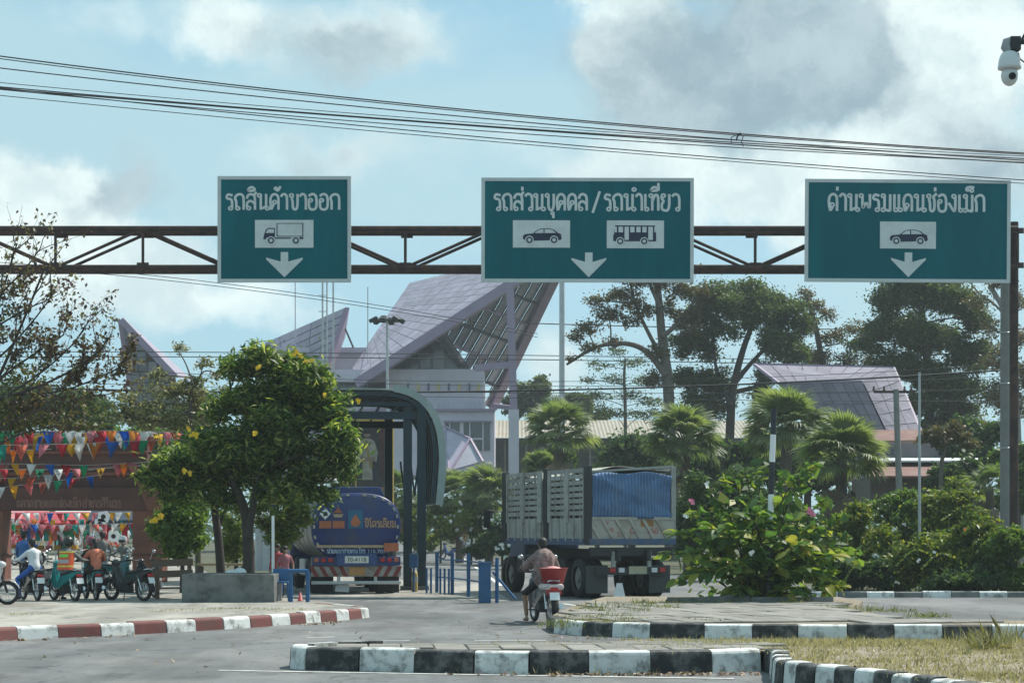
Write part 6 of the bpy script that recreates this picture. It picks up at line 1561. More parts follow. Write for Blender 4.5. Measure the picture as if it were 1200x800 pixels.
def flower(mb, c, r, nrm=(0, -1, .3)):
    nrm = Vector(nrm).normalized(); x = nrm.orthogonal().normalized(); y = nrm.cross(x)
    for k in range(5):
        a = k * 1.2566 + random.random() * .3; d = x * math.cos(a) + y * math.sin(a); s = nrm.cross(d)
        mb.add([c, c + d * r * .6 + s * r * .35 + nrm * r * .25, c + d * r + nrm * r * .15, c + d * r * .6 - s * r * .35 + nrm * r * .25], [(0, 1, 2, 3)], 0, True)
def flowers(parent, spots, r, mat, name='flower', n=3):
    for c in spots:
        mb = MB()
        for _ in range(n): flower(mb, Vector(c) + Vector((random.uniform(-1, 1), random.uniform(-1, 0), random.uniform(-1, 1))) * r * .9, r, (random.uniform(-.6, .6), -1, random.uniform(-.2, .8)))
        mb.build(name, mat, parent)
def tree(label, name, d, trunk, r0, r1, clumps, leaf, dens, mat, bark=BARK, cat='tree', zb=0.0, seed=1, group=None, up=.5, twigs=5, hollow=.45, limbs=(), sub=16, yr=.8, droop=.3, lr=.45):
    """trunk and limbs: photo-pixel polylines at depth d; clumps: (px, py, rx, ry[, density factor])"""
    rs = np.random.RandomState(seed); rd = random.Random(seed)
    s = d / F
    base = Vector((P(trunk[0][0], 0, d).x, d, zb))
    t = thing(name, label, cat, base, group)
    mb = MB(); tp_ = [P(x, y, d) for x, y in trunk]
    tp_[0] = Vector((tp_[0].x, d, zb - .15))
    main = limb(mb, tp_, r0, r1, 9)
    nodes = main[len(main) // 3:]
    for lb in limbs:
        q = [P(x, y, d + rd.uniform(-.5, .5)) for x, y in lb[1]]
        nodes = nodes + limb(mb, q, lb[0], lb[0] * .3, 7)[2:]
    cen, out = [], []
    for cl in clumps:
        px, py, rx, ry = cl[:4]; k = cl[4] if len(cl) > 4 else 1.0
        dd = rd.uniform(-1, 1) * yr * (rx + ry) * .5 * s
        c = P(px, py, d) + Vector((0, dd, 0)); r = Vector((rx * s, (rx + ry) / 2 * s, ry * s))
        n = int(rx * ry * 3.14 * dens * k)
        m = sub if sub else 1
        if m == 1:
            p, u = clump_pts(c, r, n, rs, hollow); cen.append(p); out.append(u)
        else:
            for _ in range(m):
                v = rs.normal(size=3); v /= np.linalg.norm(v); v *= rs.uniform(.1, 1) ** .5 * .9
                q_ = rs.uniform(.28, .55)
                p, u = clump_pts(np.array(c) + v * np.array(r), np.array(r) * np.array([q_ * 1.15, q_, q_ * .75]), max(4, int(n * q_ * 2.6 / m)), rs, hollow); cen.append(p); out.append(u)
        # a limb reaches every clump and forks inside it
        cand = sorted(nodes, key=lambda q_: (q_ - c).length + max(0, (q_.z - c.z)) * 1.5)[0]
        mid = cand.lerp(c, .55) + Vector((rd.uniform(-.2, .2), rd.uniform(-.2, .2), .05)) * (c - cand).length * .5
        rr = max(.012, min(lr * r1, .035 * (c - cand).length + .008))
        limb(mb, [cand, mid, c], rr, rr * .5, 6)
        for _ in range(twigs):
            e = c + Vector((rd.uniform(-1, 1) * r.x, rd.uniform(-1, 1) * r.y, rd.uniform(-.6, 1) * r.z)) * .85
            mb.tube([c.lerp(mid, rd.uniform(0, .4)), c.lerp(e, .5) + Vector((0, 0, .05)), e], [rr * .45, rr * .3, rr * .12], 4, cap=False)
    mb.build('trunk', bark, t)
    cen = np.concatenate(cen); out = np.concatenate(out)
    cen = cen + rs.normal(size=cen.shape) * (np.abs(rs.normal(size=(len(cen), 1))) * np.mean([c_[2] for c_ in clumps]) * s * .13)
    leaf_object('crown', cen, leaf[0], leaf[1], mat, t, seed + 5, up, droop, None)
    return t
def bush(label, x, y, rx, ry, d, mat, leaf=(.16, .07), dens=1.2, fl=None, seed=3, group=None, zb=0.0, name='bush', lumps=7, nf=14, fr=.09, arch=0):
    rd = random.Random(seed); cl = [(x, y, rx * .7, ry * .8)]
    for k in range(lumps):
        a = rd.uniform(0, 2 * math.pi); q = rd.uniform(.4, .75)
        cl.append((x + math.cos(a) * rx * q, y + math.sin(a) * ry * q * .9, rx * rd.uniform(.25, .45), ry * rd.uniform(.25, .42)))
    t = tree(label, name, d, [(x, y + ry), (x + 1, y + ry * .6), (x, y + ry * .2)], .07, .04, cl, leaf, dens, mat, BARKD, 'bush' if name == 'bush' else 'shrub', zb, seed, group, up=.45, twigs=3, hollow=.4, sub=9)
    if fl:
        sp_ = []
        for _ in range(nf):
            a = rd.uniform(0, 2 * math.pi); q = math.sqrt(rd.random()) * .85
            sp_.append(P(x + math.cos(a) * rx * q, y + math.sin(a) * ry * q, d) + Vector((0, -rx * d / F * math.sqrt(max(.05, 1 - q * q)) * .95, 0)))
        flowers(t, sp_, fr, fl)
    return t

# far wood that closes the horizon
fw = []
rs = np.random.RandomState(77)
for i in range(130):
    x = -260 + i * 4.6 + rs.uniform(-2, 2); d = 300 + rs.uniform(-25, 25); h = rs.uniform(5, 10)
    p, u = clump_pts((x, d, h * .55), (rs.uniform(4, 6), 3, h * .6), 330, rs, .6); fw.append(p)
o = leaf_object('far_wood', np.concatenate(fw), 1.0, .6, GR2, None, 9, .5, .2); tag(o, 'dark far wood closing the horizon behind everything', 'wood', kind='stuff')

# big trees beyond the shed
tree('open-crowned tree with a long bare limb reaching left beyond the shed', 'spreading_tree', 124, [(787, 500), (785, 455), (776, 400), (772, 350), (768, 310)], .46, .15,
     [(690, 385, 20, 9), (712, 368, 20, 9), (735, 350, 20, 12), (700, 352, 14, 7), (740, 375, 15, 9), (722, 345, 14, 9), (765, 330, 24, 14), (795, 345, 22, 14), (745, 330, 18, 10), (800, 370, 20, 14), (690, 408, 14, 7), (675, 395, 12, 6), (668, 421, 7, 3), (720, 400, 13, 6), (755, 365, 13, 10), (812, 385, 16, 12), (780, 360, 16, 10), (770, 412, 14, 10), (765, 445, 16, 12), (822, 345, 14, 14), (735, 320, 16, 8), (785, 318, 24, 10)],
     (.2, .11), 1.3, GRO, BARK, seed=21, group=None, limbs=[(.24, [(781, 440), (760, 412), (740, 402), (712, 402), (690, 410), (664, 427)]), (.17, [(776, 420), (757, 385), (742, 352), (737, 318)]), (.15, [(773, 360), (760, 330), (750, 305)]), (.2, [(776, 395), (800, 375), (815, 350)])], hollow=.1, yr=.5)
tree('broad dark domed tree right of the long bare limb', 'domed_tree', 126, [(852, 500), (856, 470), (862, 440), (872, 405), (884, 375)], .36, .13,
     [(838, 352, 34, 20), (875, 345, 36, 18), (910, 358, 34, 22), (925, 385, 26, 24), (850, 385, 22, 20, .7), (825, 400, 24, 20), (800, 405, 20, 16), (815, 440, 28, 18), (845, 445, 22, 16, .8), (930, 415, 18, 20), (905, 405, 20, 24, .9), (895, 438, 14, 16, .8), (840, 470, 24, 20, .9), (875, 370, 22, 18), (820, 365, 22, 16), (815, 475, 18, 18, .9), (895, 460, 16, 18, .7)],
     (.22, .12), 2.1, GR4, BARKD, seed=22, limbs=[(.2, [(860, 450), (880, 425), (905, 400), (915, 380)]), (.16, [(856, 475), (840, 440), (835, 400), (840, 370)]), (.2, [(858, 460), (900, 450), (925, 425)])], hollow=.35)
tree('thin-leaved brownish tree between the dome tree and the right sign', 'slender_tree', 130, [(968, 500), (966, 450), (960, 400), (950, 360), (944, 345)], .3, .1,
     [(944, 345, 12, 9), (950, 362, 16, 12), (970, 368, 12, 10), (945, 385, 16, 14), (975, 395, 18, 13), (1000, 385, 16, 11), (1010, 400, 12, 10), (965, 420, 20, 16), (990, 425, 22, 14), (945, 420, 14, 16), (1015, 430, 18, 14), (955, 450, 20, 14), (990, 455, 25, 14)],
     (.19, .1), 1.1, GRO, BARK, seed=23, hollow=.1, twigs=8)
tree('massive dark tree with a ragged outline below the right sign', 'massive_tree', 124, [(1092, 510), (1090, 460), (1085, 410), (1080, 360)], .4, .15,
     [(1045, 350, 22, 20), (1075, 340, 30, 18), (1110, 350, 30, 22), (1135, 370, 24, 22), (1030, 385, 18, 18), (1060, 385, 30, 22), (1100, 395, 34, 24), (1135, 415, 26, 24), (1015, 405, 20, 12, .8), (1040, 425, 30, 20), (1080, 435, 34, 22), (1125, 450, 34, 24), (1085, 465, 36, 20), (1130, 485, 32, 22), (1060, 320, 24, 14), (1105, 325, 24, 14), (1100, 500, 36, 20)],
     (.22, .12), 2.5, GR4, BARKD, seed=24, hollow=.4)
tree('grey-barked open tree behind the gantry post at the right edge', 'edge_tree', 116, [(1196, 520), (1190, 440), (1182, 370), (1160, 335)], .32, .12,
     [(1150, 350, 16, 12, .7), (1168, 330, 18, 12, .7), (1190, 350, 14, 16, .7), (1160, 385, 14, 14, .6), (1195, 395, 16, 16), (1175, 420, 20, 18), (1205, 440, 20, 22), (1165, 460, 22, 20), (1195, 480, 24, 20), (1170, 505, 22, 20)],
     (.19, .1), 1.2, GRO, POLEC, seed=25, hollow=.2, twigs=9, limbs=[(.1, [(1180, 372), (1165, 355), (1148, 345), (1136, 330)])])
tree('feathery tiered tree with thin trunks left of the spreading tree', 'tiered_tree', 150, [(733, 505), (733, 470), (731, 440), (733, 420)], .16, .08,
     [(705, 428, 18, 5), (745, 425, 22, 6), (720, 445, 16, 6), (755, 445, 18, 6), (700, 465, 22, 7), (735, 462, 20, 7), (765, 470, 20, 7), (715, 482, 30, 8), (755, 485, 30, 8), (725, 412, 14, 5), (690, 445, 12, 4)],
     (.24, .1), .9, GR4, BARK, seed=26, hollow=.05, yr=.4)
for i, (x, y, rx, ry, lab) in enumerate([(622, 465, 22, 26, 'dark rounded tree between the lilac column and the pale mast'), (672, 478, 30, 22, 'low dark tree directly behind the pale mast'), (602, 478, 14, 18, 'small dark tree glimpsed left of the lilac column'), (700, 486, 18, 12, 'low dark tree between the mast and the tiered tree')]):
    rd = random.Random(i + 40); cl = [(x + rd.uniform(-.6, .6) * rx, y + rd.uniform(-.6, .6) * ry, rx * rd.uniform(.4, .6), ry * rd.uniform(.35, .5)) for _ in range(9)]
    tree(lab, 'background_tree', 190, [(x, 510), (x, y + ry * .5), (x, y)], .25, .15, cl, (.4, .22), 1.3, GR4, BARKD, seed=40 + i, group='small trees behind the shed', hollow=.3, twigs=3)
for i, (x, y, rx, ry, m, d, lab) in enumerate([(25, 478, 60, 34, GR2, 105, 'dark tree behind the gate at the left frame edge'), (100, 482, 45, 28, GR2, 108, 'dark tree behind the gate right of the frame-edge tree'), (160, 520, 34, 30, GR1, 100, 'mid-green tree behind the right gate column'), (215, 500, 45, 40, GR2, 110, 'dark tree behind the grey-leaved tree'), (1150, 520, 40, 34, GR2, 98, 'dark tree behind the small houses at the right'), (1120, 560, 34, 24, GR2, 88, 'dark tree before the dull red roof'), (1190, 560, 26, 40, GR1, 90, 'mid-green tree at the right frame edge behind the poles'), (945, 540, 55, 40, GR2, 100, 'dark tree behind the twin palms'), (645, 545, 30, 34, GR2, 105, 'dark tree beside the lilac column base'), (740, 545, 55, 35, GR2, 108, 'dark tree behind the truck roof'), (845, 555, 40, 40, GR2, 98, 'dark tree between the two palm groups')]):
    rd = random.Random(i + 60); cl = [(x + rd.uniform(-.65, .65) * rx, y + rd.uniform(-.65, .65) * ry, rx * rd.uniform(.35, .55), ry * rd.uniform(.35, .5)) for _ in range(11)]
    tree(lab, 'background_tree', d, [(x, 630), (x + 2, y + ry * .5), (x, y)], .25, .12, cl, (.3, .16), 1.3, m, BARKD, seed=60 + i, group='filler trees behind the plants', hollow=.35, twigs=3)
tree('small brownish tree before the white awning of the right house', 'small_tree', 86, [(1101, 572), (1102, 545), (1108, 525), (1104, 512)], .12, .06, [(1085, 512, 14, 9), (1105, 505, 16, 10), (1128, 513, 16, 9), (1118, 500, 12, 8), (1140, 520, 12, 7), (1098, 520, 10, 6)], (.2, .1), .9, GRO, BARK, seed=90, hollow=.05, twigs=8)

# ---------------------------------------------------------------- bare-branched tree at the left edge
bt = thing('bare_tree', 'nearly bare tree with curled brown leaves reaching in from the left edge', 'tree', P(-70, 622, 47) - Vector((0, 0, H - .2)))
mb = MB(); rd = random.Random(5); tips = []
def grow(p, dirv, L, r, lev):
    pts = [p]; d = dirv.copy(); k = 5
    for i in range(k):
        d = (d + Vector((rd.uniform(-.28, .28), rd.uniform(-.25, .25), rd.uniform(-.16, .26)))).normalized(); pts.append(pts[-1] + d * L / k)
    rr = [r * (1 - .6 * i / k) for i in range(k + 1)]
    mb.tube(pts, rr, 6 if r > .02 else 4, cap=False)
    if lev <= 1:
        for q in pts[1:]: tips.append((q, d.copy(), lev))
    if lev > 0:
        for i in range(2 if lev < 3 else 3):
            j = rd.randint(2, k); sp = Vector((rd.uniform(-1, 1), rd.uniform(-.8, .8), rd.uniform(-.35, 1)))
            grow(pts[j], (d * .65 + sp * .7).normalized(), L * rd.uniform(.5, .78), rr[j] * .62, lev - 1)
        grow(pts[-1], d, L * .7, rr[-1] * .9, lev - 1)
dBt = 47
limb(mb, [Vector((P(-70, 0, dBt).x, dBt, 0)), P(-62, 600, dBt), P(-40, 540, dBt), P(-30, 480, dBt)], .17, .12, 9)
for (path, r, lev) in [([(-30, 500), (-5, 450), (15, 405), (38, 350), (52, 315)], .05, 2), ([(-20, 470), (20, 462), (60, 447), (100, 425), (120, 408)], .045, 2), ([(-38, 540), (0, 500), (45, 480), (80, 470), (120, 462)], .04, 2), ([(-30, 430), (-6, 370), (8, 325), (20, 285)], .04, 2), ([(-30, 380), (0, 345), (30, 315), (48, 290)], .03, 2), ([(-28, 470), (10, 435), (50, 408), (75, 392)], .035, 2), ([(-45, 560), (-10, 525), (30, 505), (70, 498)], .035, 2), ([(-30, 440), (5, 415), (40, 375), (62, 345)], .035, 2), ([(0, 468), (45, 440), (85, 405), (98, 385)], .03, 2), ([(20, 462), (70, 460), (110, 445), (138, 432)], .03, 2), ([(-30, 400), (0, 380), (30, 362), (55, 352)], .03, 2)]:
    q = [P(x, y, dBt + rd.uniform(-.4, .4)) for x, y in path]; lp = limb(mb, q, r, r * .4, 6)
    for f in (.35, .55, .75, .9, 1.0):
        i = min(int(f * (len(lp) - 1)), len(lp) - 2); dv = (lp[i + 1] - lp[i]).normalized()
        grow(lp[i], (dv + Vector((rd.uniform(-.8, .8), rd.uniform(-.7, .7), rd.uniform(-.3, .8)))).normalized(), rd.uniform(.5, .85), r * .42, lev - 1 + (1 if f < .6 else 0))
mb.build('trunk', BARKD, bt)
cen, ds = [], []
for q, d, lev in tips:
    zy = Y0 - (q.z - H) * F / q.y
    pr_ = .6 if zy < 320 else 1.6 if zy < 390 else 3.4
    for _ in range(int(pr_) + (rd.random() < pr_ % 1)):
        cen.append(q + Vector((rd.gauss(0, .06), rd.gauss(0, .06), rd.gauss(-.04, .06)))); ds.append(d)
leaf_object('crown', np.array(cen), .13, .07, GRB, bt, 6, .1, .8)
cl = np.concatenate([clump_pts(P(x, y, dBt + .5), (rx * dBt / F, .4, ry * dBt / F), n, np.random.RandomState(int(x + 99)), .1)[0] for x, y, rx, ry, n in ((8, 480, 34, 26, 420), (55, 490, 34, 16, 240), (14, 440, 24, 22, 200), (90, 470, 30, 20, 120), (3, 330, 8, 14, 40), (12, 300, 8, 8, 20), (40, 440, 36, 26, 160), (30, 500, 40, 10, 160), (100, 498, 40, 8, 120), (4, 385, 10, 20, 40), (110, 485, 26, 14, 80))])
leaf_object('green_leaves', cl, .15, .07, leafmat('leaves_mixed_left', [(0, (.035, .055, .02)), (.6, (.08, .10, .03)), (.85, (.13, .10, .05)), (1, (.2, .15, .05))]), bt, 7, .4, .5)

# grey-leaved tree behind the flowering tree
tree('grey-leaved open tree left of the yellow-flowering tree', 'grey_tree', 53, [(232, 668), (232, 600), (228, 530), (222, 480), (226, 440)], .09, .045,
     [(212, 408, 12, 6, .7), (238, 425, 12, 8, .7), (255, 440, 10, 6, .7), (196, 455, 26, 14), (150, 472, 22, 14), (160, 492, 24, 12), (140, 490, 18, 10, .8), (185, 440, 14, 9, .7), (225, 470, 26, 16), (180, 478, 20, 12), (205, 495, 26, 14), (245, 485, 20, 16), (230, 450, 16, 10), (262, 460, 10, 10, .6)], (.12, .05), .8, GRG, BARK, zb=.2, seed=31, hollow=.05, twigs=12, limbs=[(.03, [(226, 450), (218, 425), (205, 405)]), (.03, [(228, 452), (240, 430), (262, 445)])])
# yellow-flowering tree over the planter
yt = tree('leafy tree with yellow flowers standing in the concrete planter', 'flowering_tree', 47.2, [(292, 672), (291, 630), (288, 600), (276, 570), (262, 535), (255, 500)], .17, .06,
     [(308, 422, 30, 18), (280, 432, 22, 16, .8), (340, 430, 30, 20), (365, 450, 28, 22), (393, 478, 26, 24), (330, 462, 36, 26), (295, 470, 34, 24), (262, 475, 26, 20, .7), (350, 495, 40, 30), (306, 510, 42, 30), (262, 520, 36, 28), (400, 515, 22, 26), (375, 535, 30, 26), (335, 545, 38, 26), (285, 548, 38, 24), (238, 545, 32, 24), (205, 548, 28, 20), (180, 560, 22, 14, .8), (372, 570, 24, 18, .9), (405, 550, 14, 20, .8), (325, 578, 26, 14, .8), (232, 575, 26, 12, .7), (258, 585, 22, 12, .7), (195, 580, 20, 10, .6)],
     (.235, .062), .66, leafmat('leaves_flowering_tree', [(0, (.03, .07, .022)), (.45, (.065, .125, .032)), (.75, (.16, .22, .045)), (1, (.42, .42, .16))], .45), BARKD, zb=.45, seed=32, hollow=.5, limbs=[(.11, [(291, 628), (297, 590), (302, 550), (322, 510), (345, 470)]), (.06, [(300, 560), (330, 540), (360, 530), (390, 510)]), (.06, [(276, 570), (250, 560), (215, 555)])], twigs=7)
sp_ = [P(x, y, 46.2) for x, y in ((344, 416), (349, 412), (352, 418), (359, 424), (366, 422))] + [P(225, 508, 46.0), P(222, 503, 46), P(229, 510, 46), P(300, 508, 45.8), P(217, 552, 46), P(222, 555, 46), P(183, 512, 46.2), P(380, 462, 46), P(420, 470, 46.2), P(303, 430, 46.3)]
flowers(yt, sp_, .048, YFL, 'flower', 4)
tree('second dark trunk of the leafy pair left of the planter tree', 'planter_tree', 48.4, [(260, 672), (257, 640), (252, 600), (246, 560), (240, 530)], .13, .06, [(225, 560, 24, 16), (250, 548, 24, 18), (210, 535, 22, 16), (265, 560, 20, 14)], (.2, .045), 1.3, MATS['leaves_flowering_tree'], BARKD, zb=.45, seed=33, limbs=[(.06, [(255, 625), (262, 600), (275, 575)])])
bush('glossy dark green bush between the gate column and planter trees', 213, 618, 40, 46, 51.5, GR1, (.15, .08), 1.9, YFL, 34, zb=.2, nf=2)
bush('light yellow-green bush behind the planter tree trunk', 330, 602, 40, 44, 54, GR3, (.16, .06), .85, None, 35, zb=.2)
bush('pale green bush glimpsed between the two planter trunks', 276, 620, 22, 40, 56, GR3, (.14, .06), .8, None, 36, zb=.2)

# ---------------------------------------------------------------- fan palms: shared frond meshes
def frond_mesh(name, seed, mat, nb=26, R1=1.0, spread=150, dead=False):
    rd = random.Random(seed); mb = MB()
    mb.tube([(0, 0, 0), (0, .5, .04), (0, .95, .02)], [.022, .016, .012], 5)
    for i in range(nb):
        a = R(-spread / 2 + spread * i / (nb - 1)); L = R1 * (.72 + .28 * math.cos(a * .9)) * rd.uniform(.9, 1.08)
        dr = Vector((math.sin(a), math.cos(a), 0)); sd = Vector((math.cos(a), -math.sin(a), 0)); w = .042
        o = Vector((0, .92, .02)); up_ = Vector((0, 0, 1))
        p1 = o + dr * L * .5 + up_ * .10 * (1 if i % 2 else .8); p2 = o + dr * L * .8 - up_ * (.02 + rd.uniform(0, .06)); p3 = o + dr * L - up_ * (.14 + rd.uniform(0, .22)) * (2.5 if dead else 1)
        mb.add([o, p1 - sd * w, p2 - sd * w * .7, p3, p2 + sd * w * .7, p1 + sd * w], [(0, 1, 5), (1, 2, 4, 5), (2, 3, 4)], 0, False)
    return mb.mesh(name, mat)
PALML = leafmat_obj('palm_leaf', [(0, (.075, .11, .05)), (.5, (.13, .17, .08)), (1, (.23, .26, .13))], .45)
PALMD = leafmat_obj('palm_leaf_dead', [(0, (.10, .075, .05)), (.5, (.16, .12, .085)), (1, (.22, .17, .12))], .2)
PF = [frond_mesh('frond', i, PALML) for i in range(3)]; PD = [frond_mesh('dead_frond', 10 + i, PALMD, 18, .9, 110, True) for i in range(2)]
def palm(label, x, y, r, d, nf=42, skirt=16, seed=0, ybase=640, group='fan palms'):
    rd = random.Random(seed); s = r * d / F / 1.75
    c = P(x, y, d); b = Vector((c.x + rd.uniform(-.2, .2), d, 0)); t = thing('fan_palm', label, 'palm', b, group)
    mb = MB(); limb(mb, [b - Vector((0, 0, .2)), b.lerp(c, .5) + Vector((.05, 0, 0)), c], .2 * s + .06, .16 * s + .04, 10); mb.build('trunk', BARK, t)
    for i in range(nf + skirt):
        dead = i >= nf
        me = PD[i % 2] if dead else PF[i % 3]
        az = i * 2.39996 + rd.uniform(-.2, .2)
        el = R(-62 - rd.uniform(0, 22)) if dead else R(82 - 105 * (i / nf) ** .9 + rd.uniform(-9, 9))
        o = bpy.data.objects.new('dead_frond' if dead else 'frond', me)
        k = s * rd.uniform(.85, 1.1) * (1.05 if dead else 1)
        o.matrix_basis = Matrix.Translation(c - Vector((0, 0, (.35 * s if dead else .1 * s) + rd.uniform(0, .5) * s * dead))) @ Matrix.Rotation(az, 4, 'Z') @ Matrix.Rotation(el, 4, 'X') @ Matrix.Rotation(rd.uniform(-.5, .5), 4, 'Y') @ Matrix.Scale(k, 4)
        put(o, t)
    return t
palm('fan palm standing before the pale mast above the truck', 655, 508, 45, 96, 42, 12, 1)
palm('fan palm with a brown skirt behind the right end of the truck', 802, 518, 50, 82, 44, 24, 2)
palm('broad fan palm under the left corner of the right roof', 922, 508, 58, 86, 46, 0, 3)
palm('nearest fan palm with shaggy dead skirt above the big shrub', 986, 536, 54, 74, 46, 34, 4)
palm('bushy low fan palm left of the truck before the lilac hall', 572, 584, 40, 108, 46, 4, 5)
palm('low fan palm beside the right canopy curl', 536, 582, 36, 112, 36, 4, 6)
palm('small ragged palm just left of the concrete utility pole', 1160, 572, 34, 70, 22, 10, 7)
palm('palm glimpsed between tanker and canopy columns', 462, 578, 30, 112, 30, 6, 8)
palm('small palm right of the lilac column base', 634, 548, 24, 104, 28, 6, 9)

# ---------------------------------------------------------------- flowering hedges
HG = 'hedge bushes'
for i, a in enumerate([('hedge bush with white flowers right of the canopy columns', 516, 612, 32, 30, 112, GR3, WFL), ('hedge bush with white flowers left of the standing pair', 478, 605, 30, 36, 118, GR1, None), ('white-flowered hedge bush above the far pedestrians', 552, 612, 32, 32, 108, GR3, WFL), ('dark hedge bush just left of the truck side', 588, 622, 28, 36, 104, GR2, WFL), ('pale hedge bush low beside the far motorcycle', 498, 632, 20, 16, 118, GR3, None), ('low dark hedge bush at the road edge left of the truck', 572, 642, 26, 14, 106, GR2, None)]):
    bush(a[0], *a[1:6], a[6], (.28, .13), 1.4, a[7], 100 + i, HG, nf=9, fr=.09)
for i, a in enumerate([('hedge bush with white flowers right of the big shrub', 1010, 640, 46, 52, 62, GR3, WFL, 12), ('tall dark hedge bush before the dull red roof', 1062, 610, 44, 44, 68, GR1, WFL, 6), ('tall hedge bush left of the ragged palm', 1112, 606, 42, 44, 66, GR3, None, 0), ('arching hedge bush with white flowers at right centre', 1088, 655, 50, 40, 58, GR3, WFL, 12), ('arching hedge bush with red flowers left of the utility pole', 1140, 648, 42, 46, 57, GR3, RFL, 6), ('shady hedge bush hiding the foot of the gantry post', 1190, 655, 36, 46, 56, GR1, WFL, 3), ('dark hedge bush behind the thin pole', 1040, 672, 40, 26, 60, GR2, WFL, 4), ('low shady hedge bush along the far kerb', 1130, 680, 60, 18, 56.5, GR2, None, 0), ('low dark hedge bush behind the shrub right side', 985, 672, 36, 26, 60, GR2, None, 0), ('dark hedge bush behind the tarp truck tail', 810, 610, 42, 60, 70, GR2, None, 0), ('dark hedge bush behind the marker post', 870, 600, 50, 60, 72, GR2, PFL, 3), ('dark hedge bush below the nearest palm', 940, 634, 50, 42, 70, GR2, PFL, 4)]):
    bush(a[0], *a[1:6], a[6], (.19, .075), 1.7, a[7], 130 + i, HG, nf=int(a[8] * .5), fr=.05)
# long arching sprays on the right hedge
for i, (x0, y0, x1, y1) in enumerate([(1020, 660, 985, 690), (1075, 640, 1030, 655), (1105, 610, 1160, 600), (1100, 630, 1060, 645), (1130, 625, 1175, 612), (1140, 640, 1195, 622), (1090, 650, 1050, 665), (1120, 655, 1080, 668)]):
    t = thing('hedge_spray', 'arching leafy spray of the right hedge, ' + ['drooping beside the big shrub', 'low and leftward left of the thin pole', 'highest, left of the ragged palm', 'drooping left across the thin pole', 'reaching right towards the utility pole', 'reaching right under the gantry post', 'second lowest, right of the thin pole foot', 'lowest of all above the far kerb'][i], 'branch', P(x0, y0, 55.5), 'sprays of the right hedge')
    a, b = P(x0, y0, 55.6), P(x1, y1, 55.0); m = (a + b) / 2 + Vector((0, 0, .35)); mb = MB(); q = limb(mb, [a, m, b], .015, .005, 5); mb.build('stem', BARKD, t)
    cs, dd = [], []
    for k in range(len(q) - 1):
        for f in (0, .5):
            p = q[k].lerp(q[k + 1], f)
            for sgn in (-1, 1): cs.append(p + Vector((0, sgn * .05, .03))); dd.append((0, sgn * .6, .4))
    leaf_object('leaves', np.array(cs), .17, .07, GR3, t, i, .5, .2, dirs=np.array(dd))

# ---------------------------------------------------------------- the big-leaved shrub on the middle island
SHL = leafmat_obj('shrub_leaf', [(0, (.055, .115, .04)), (.45, (.10, .18, .05)), (.7, (.18, .24, .055)), (.9, (.3, .3, .05)), (1, (.4, .34, .09))], .45)
SHL2 = leafmat('shrub_leaf_mass', [(0, (0.047, 0.098, 0.032)), (.5, (0.088, 0.163, 0.045)), (.8, (0.162, 0.234, 0.050)), (1, (0.324, 0.312, 0.050))], .45)
def broad_leaf(name, L, W_, fold, curl):
    mb = MB(); st = [(0, .05), (.2, .75), (.45, 1), (.7, .8), (.88, .42), (1, .03)]; vs = []
    for u, w in st:
        z = -curl * u * u * L
        vs += [(-w * W_ / 2, u * L, z + fold * w * W_), (0, u * L, z), (w * W_ / 2, u * L, z + fold * w * W_)]
    fs = []
    for i in range(len(st) - 1): fs += [(3 * i, 3 * i + 1, 3 * i + 4, 3 * i + 3), (3 * i + 1, 3 * i + 2, 3 * i + 5, 3 * i + 4)]
    mb.add(vs, fs, 0, True); return mb.mesh(name, SHL)
BLF = [broad_leaf('leaf', .42, .24, .12, .25), broad_leaf('leaf', .38, .22, .2, .5), broad_leaf('leaf', .34, .2, .05, .15)]
dS = 44.9
sh = thing('large_shrub', 'large broad-leaved shrub round the marker post on the middle island', 'shrub', Vector((P(893, 0, dS).x, dS, .22)))
rd = random.Random(12); mb = MB(); spots = []
stems = [(850, 560, 0), (872, 548, .3), (895, 545, .2), (838, 585, -.3), (915, 555, .1), (945, 560, .2), (955, 545, -.2), (812, 598, -.4), (800, 625, -.5), (785, 650, -.6), (840, 620, -.9), (880, 600, -.9), (920, 610, -.8), (965, 590, 0), (985, 605, -.2), (995, 630, -.3), (1008, 660, -.3), (975, 650, -.7), (820, 670, -.8), (860, 660, -1.1), (905, 660, -1.1), (945, 670, -.9), (985, 690, -.5), (795, 680, -.4), (880, 570, .6), (925, 580, .5), (850, 600, .7), (830, 640, .3), (960, 620, .5), (890, 630, -1.2), (870, 690, -1.0), (925, 695, -1.0), (1000, 645, .1), (905, 590, -.4), (940, 640, -1.0)]
for i, (x, y, dy) in enumerate(stems):
    b = Vector((P(893 + rd.uniform(-22, 22), 0, dS).x, dS + rd.uniform(-.3, .3), .22)); e = P(x, y, dS + dy)
    m = b.lerp(e, .5) + Vector((0, 0, .28 * (e - b).length)) * (1 if abs(x - 893) > 40 else .3)
    q = limb(mb, [b, m, e], .028, .008, 6)
    n = 20
    for k in range(n):
        f = .25 + .75 * k / (n - 1); idx = min(int(f * (len(q) - 1)), len(q) - 2); p = q[idx].lerp(q[idx + 1], f * (len(q) - 1) - idx); dv = (q[idx + 1] - q[idx]).normalized()
        spots.append((p, dv, f))
mb.build('stem', BARKD, sh)
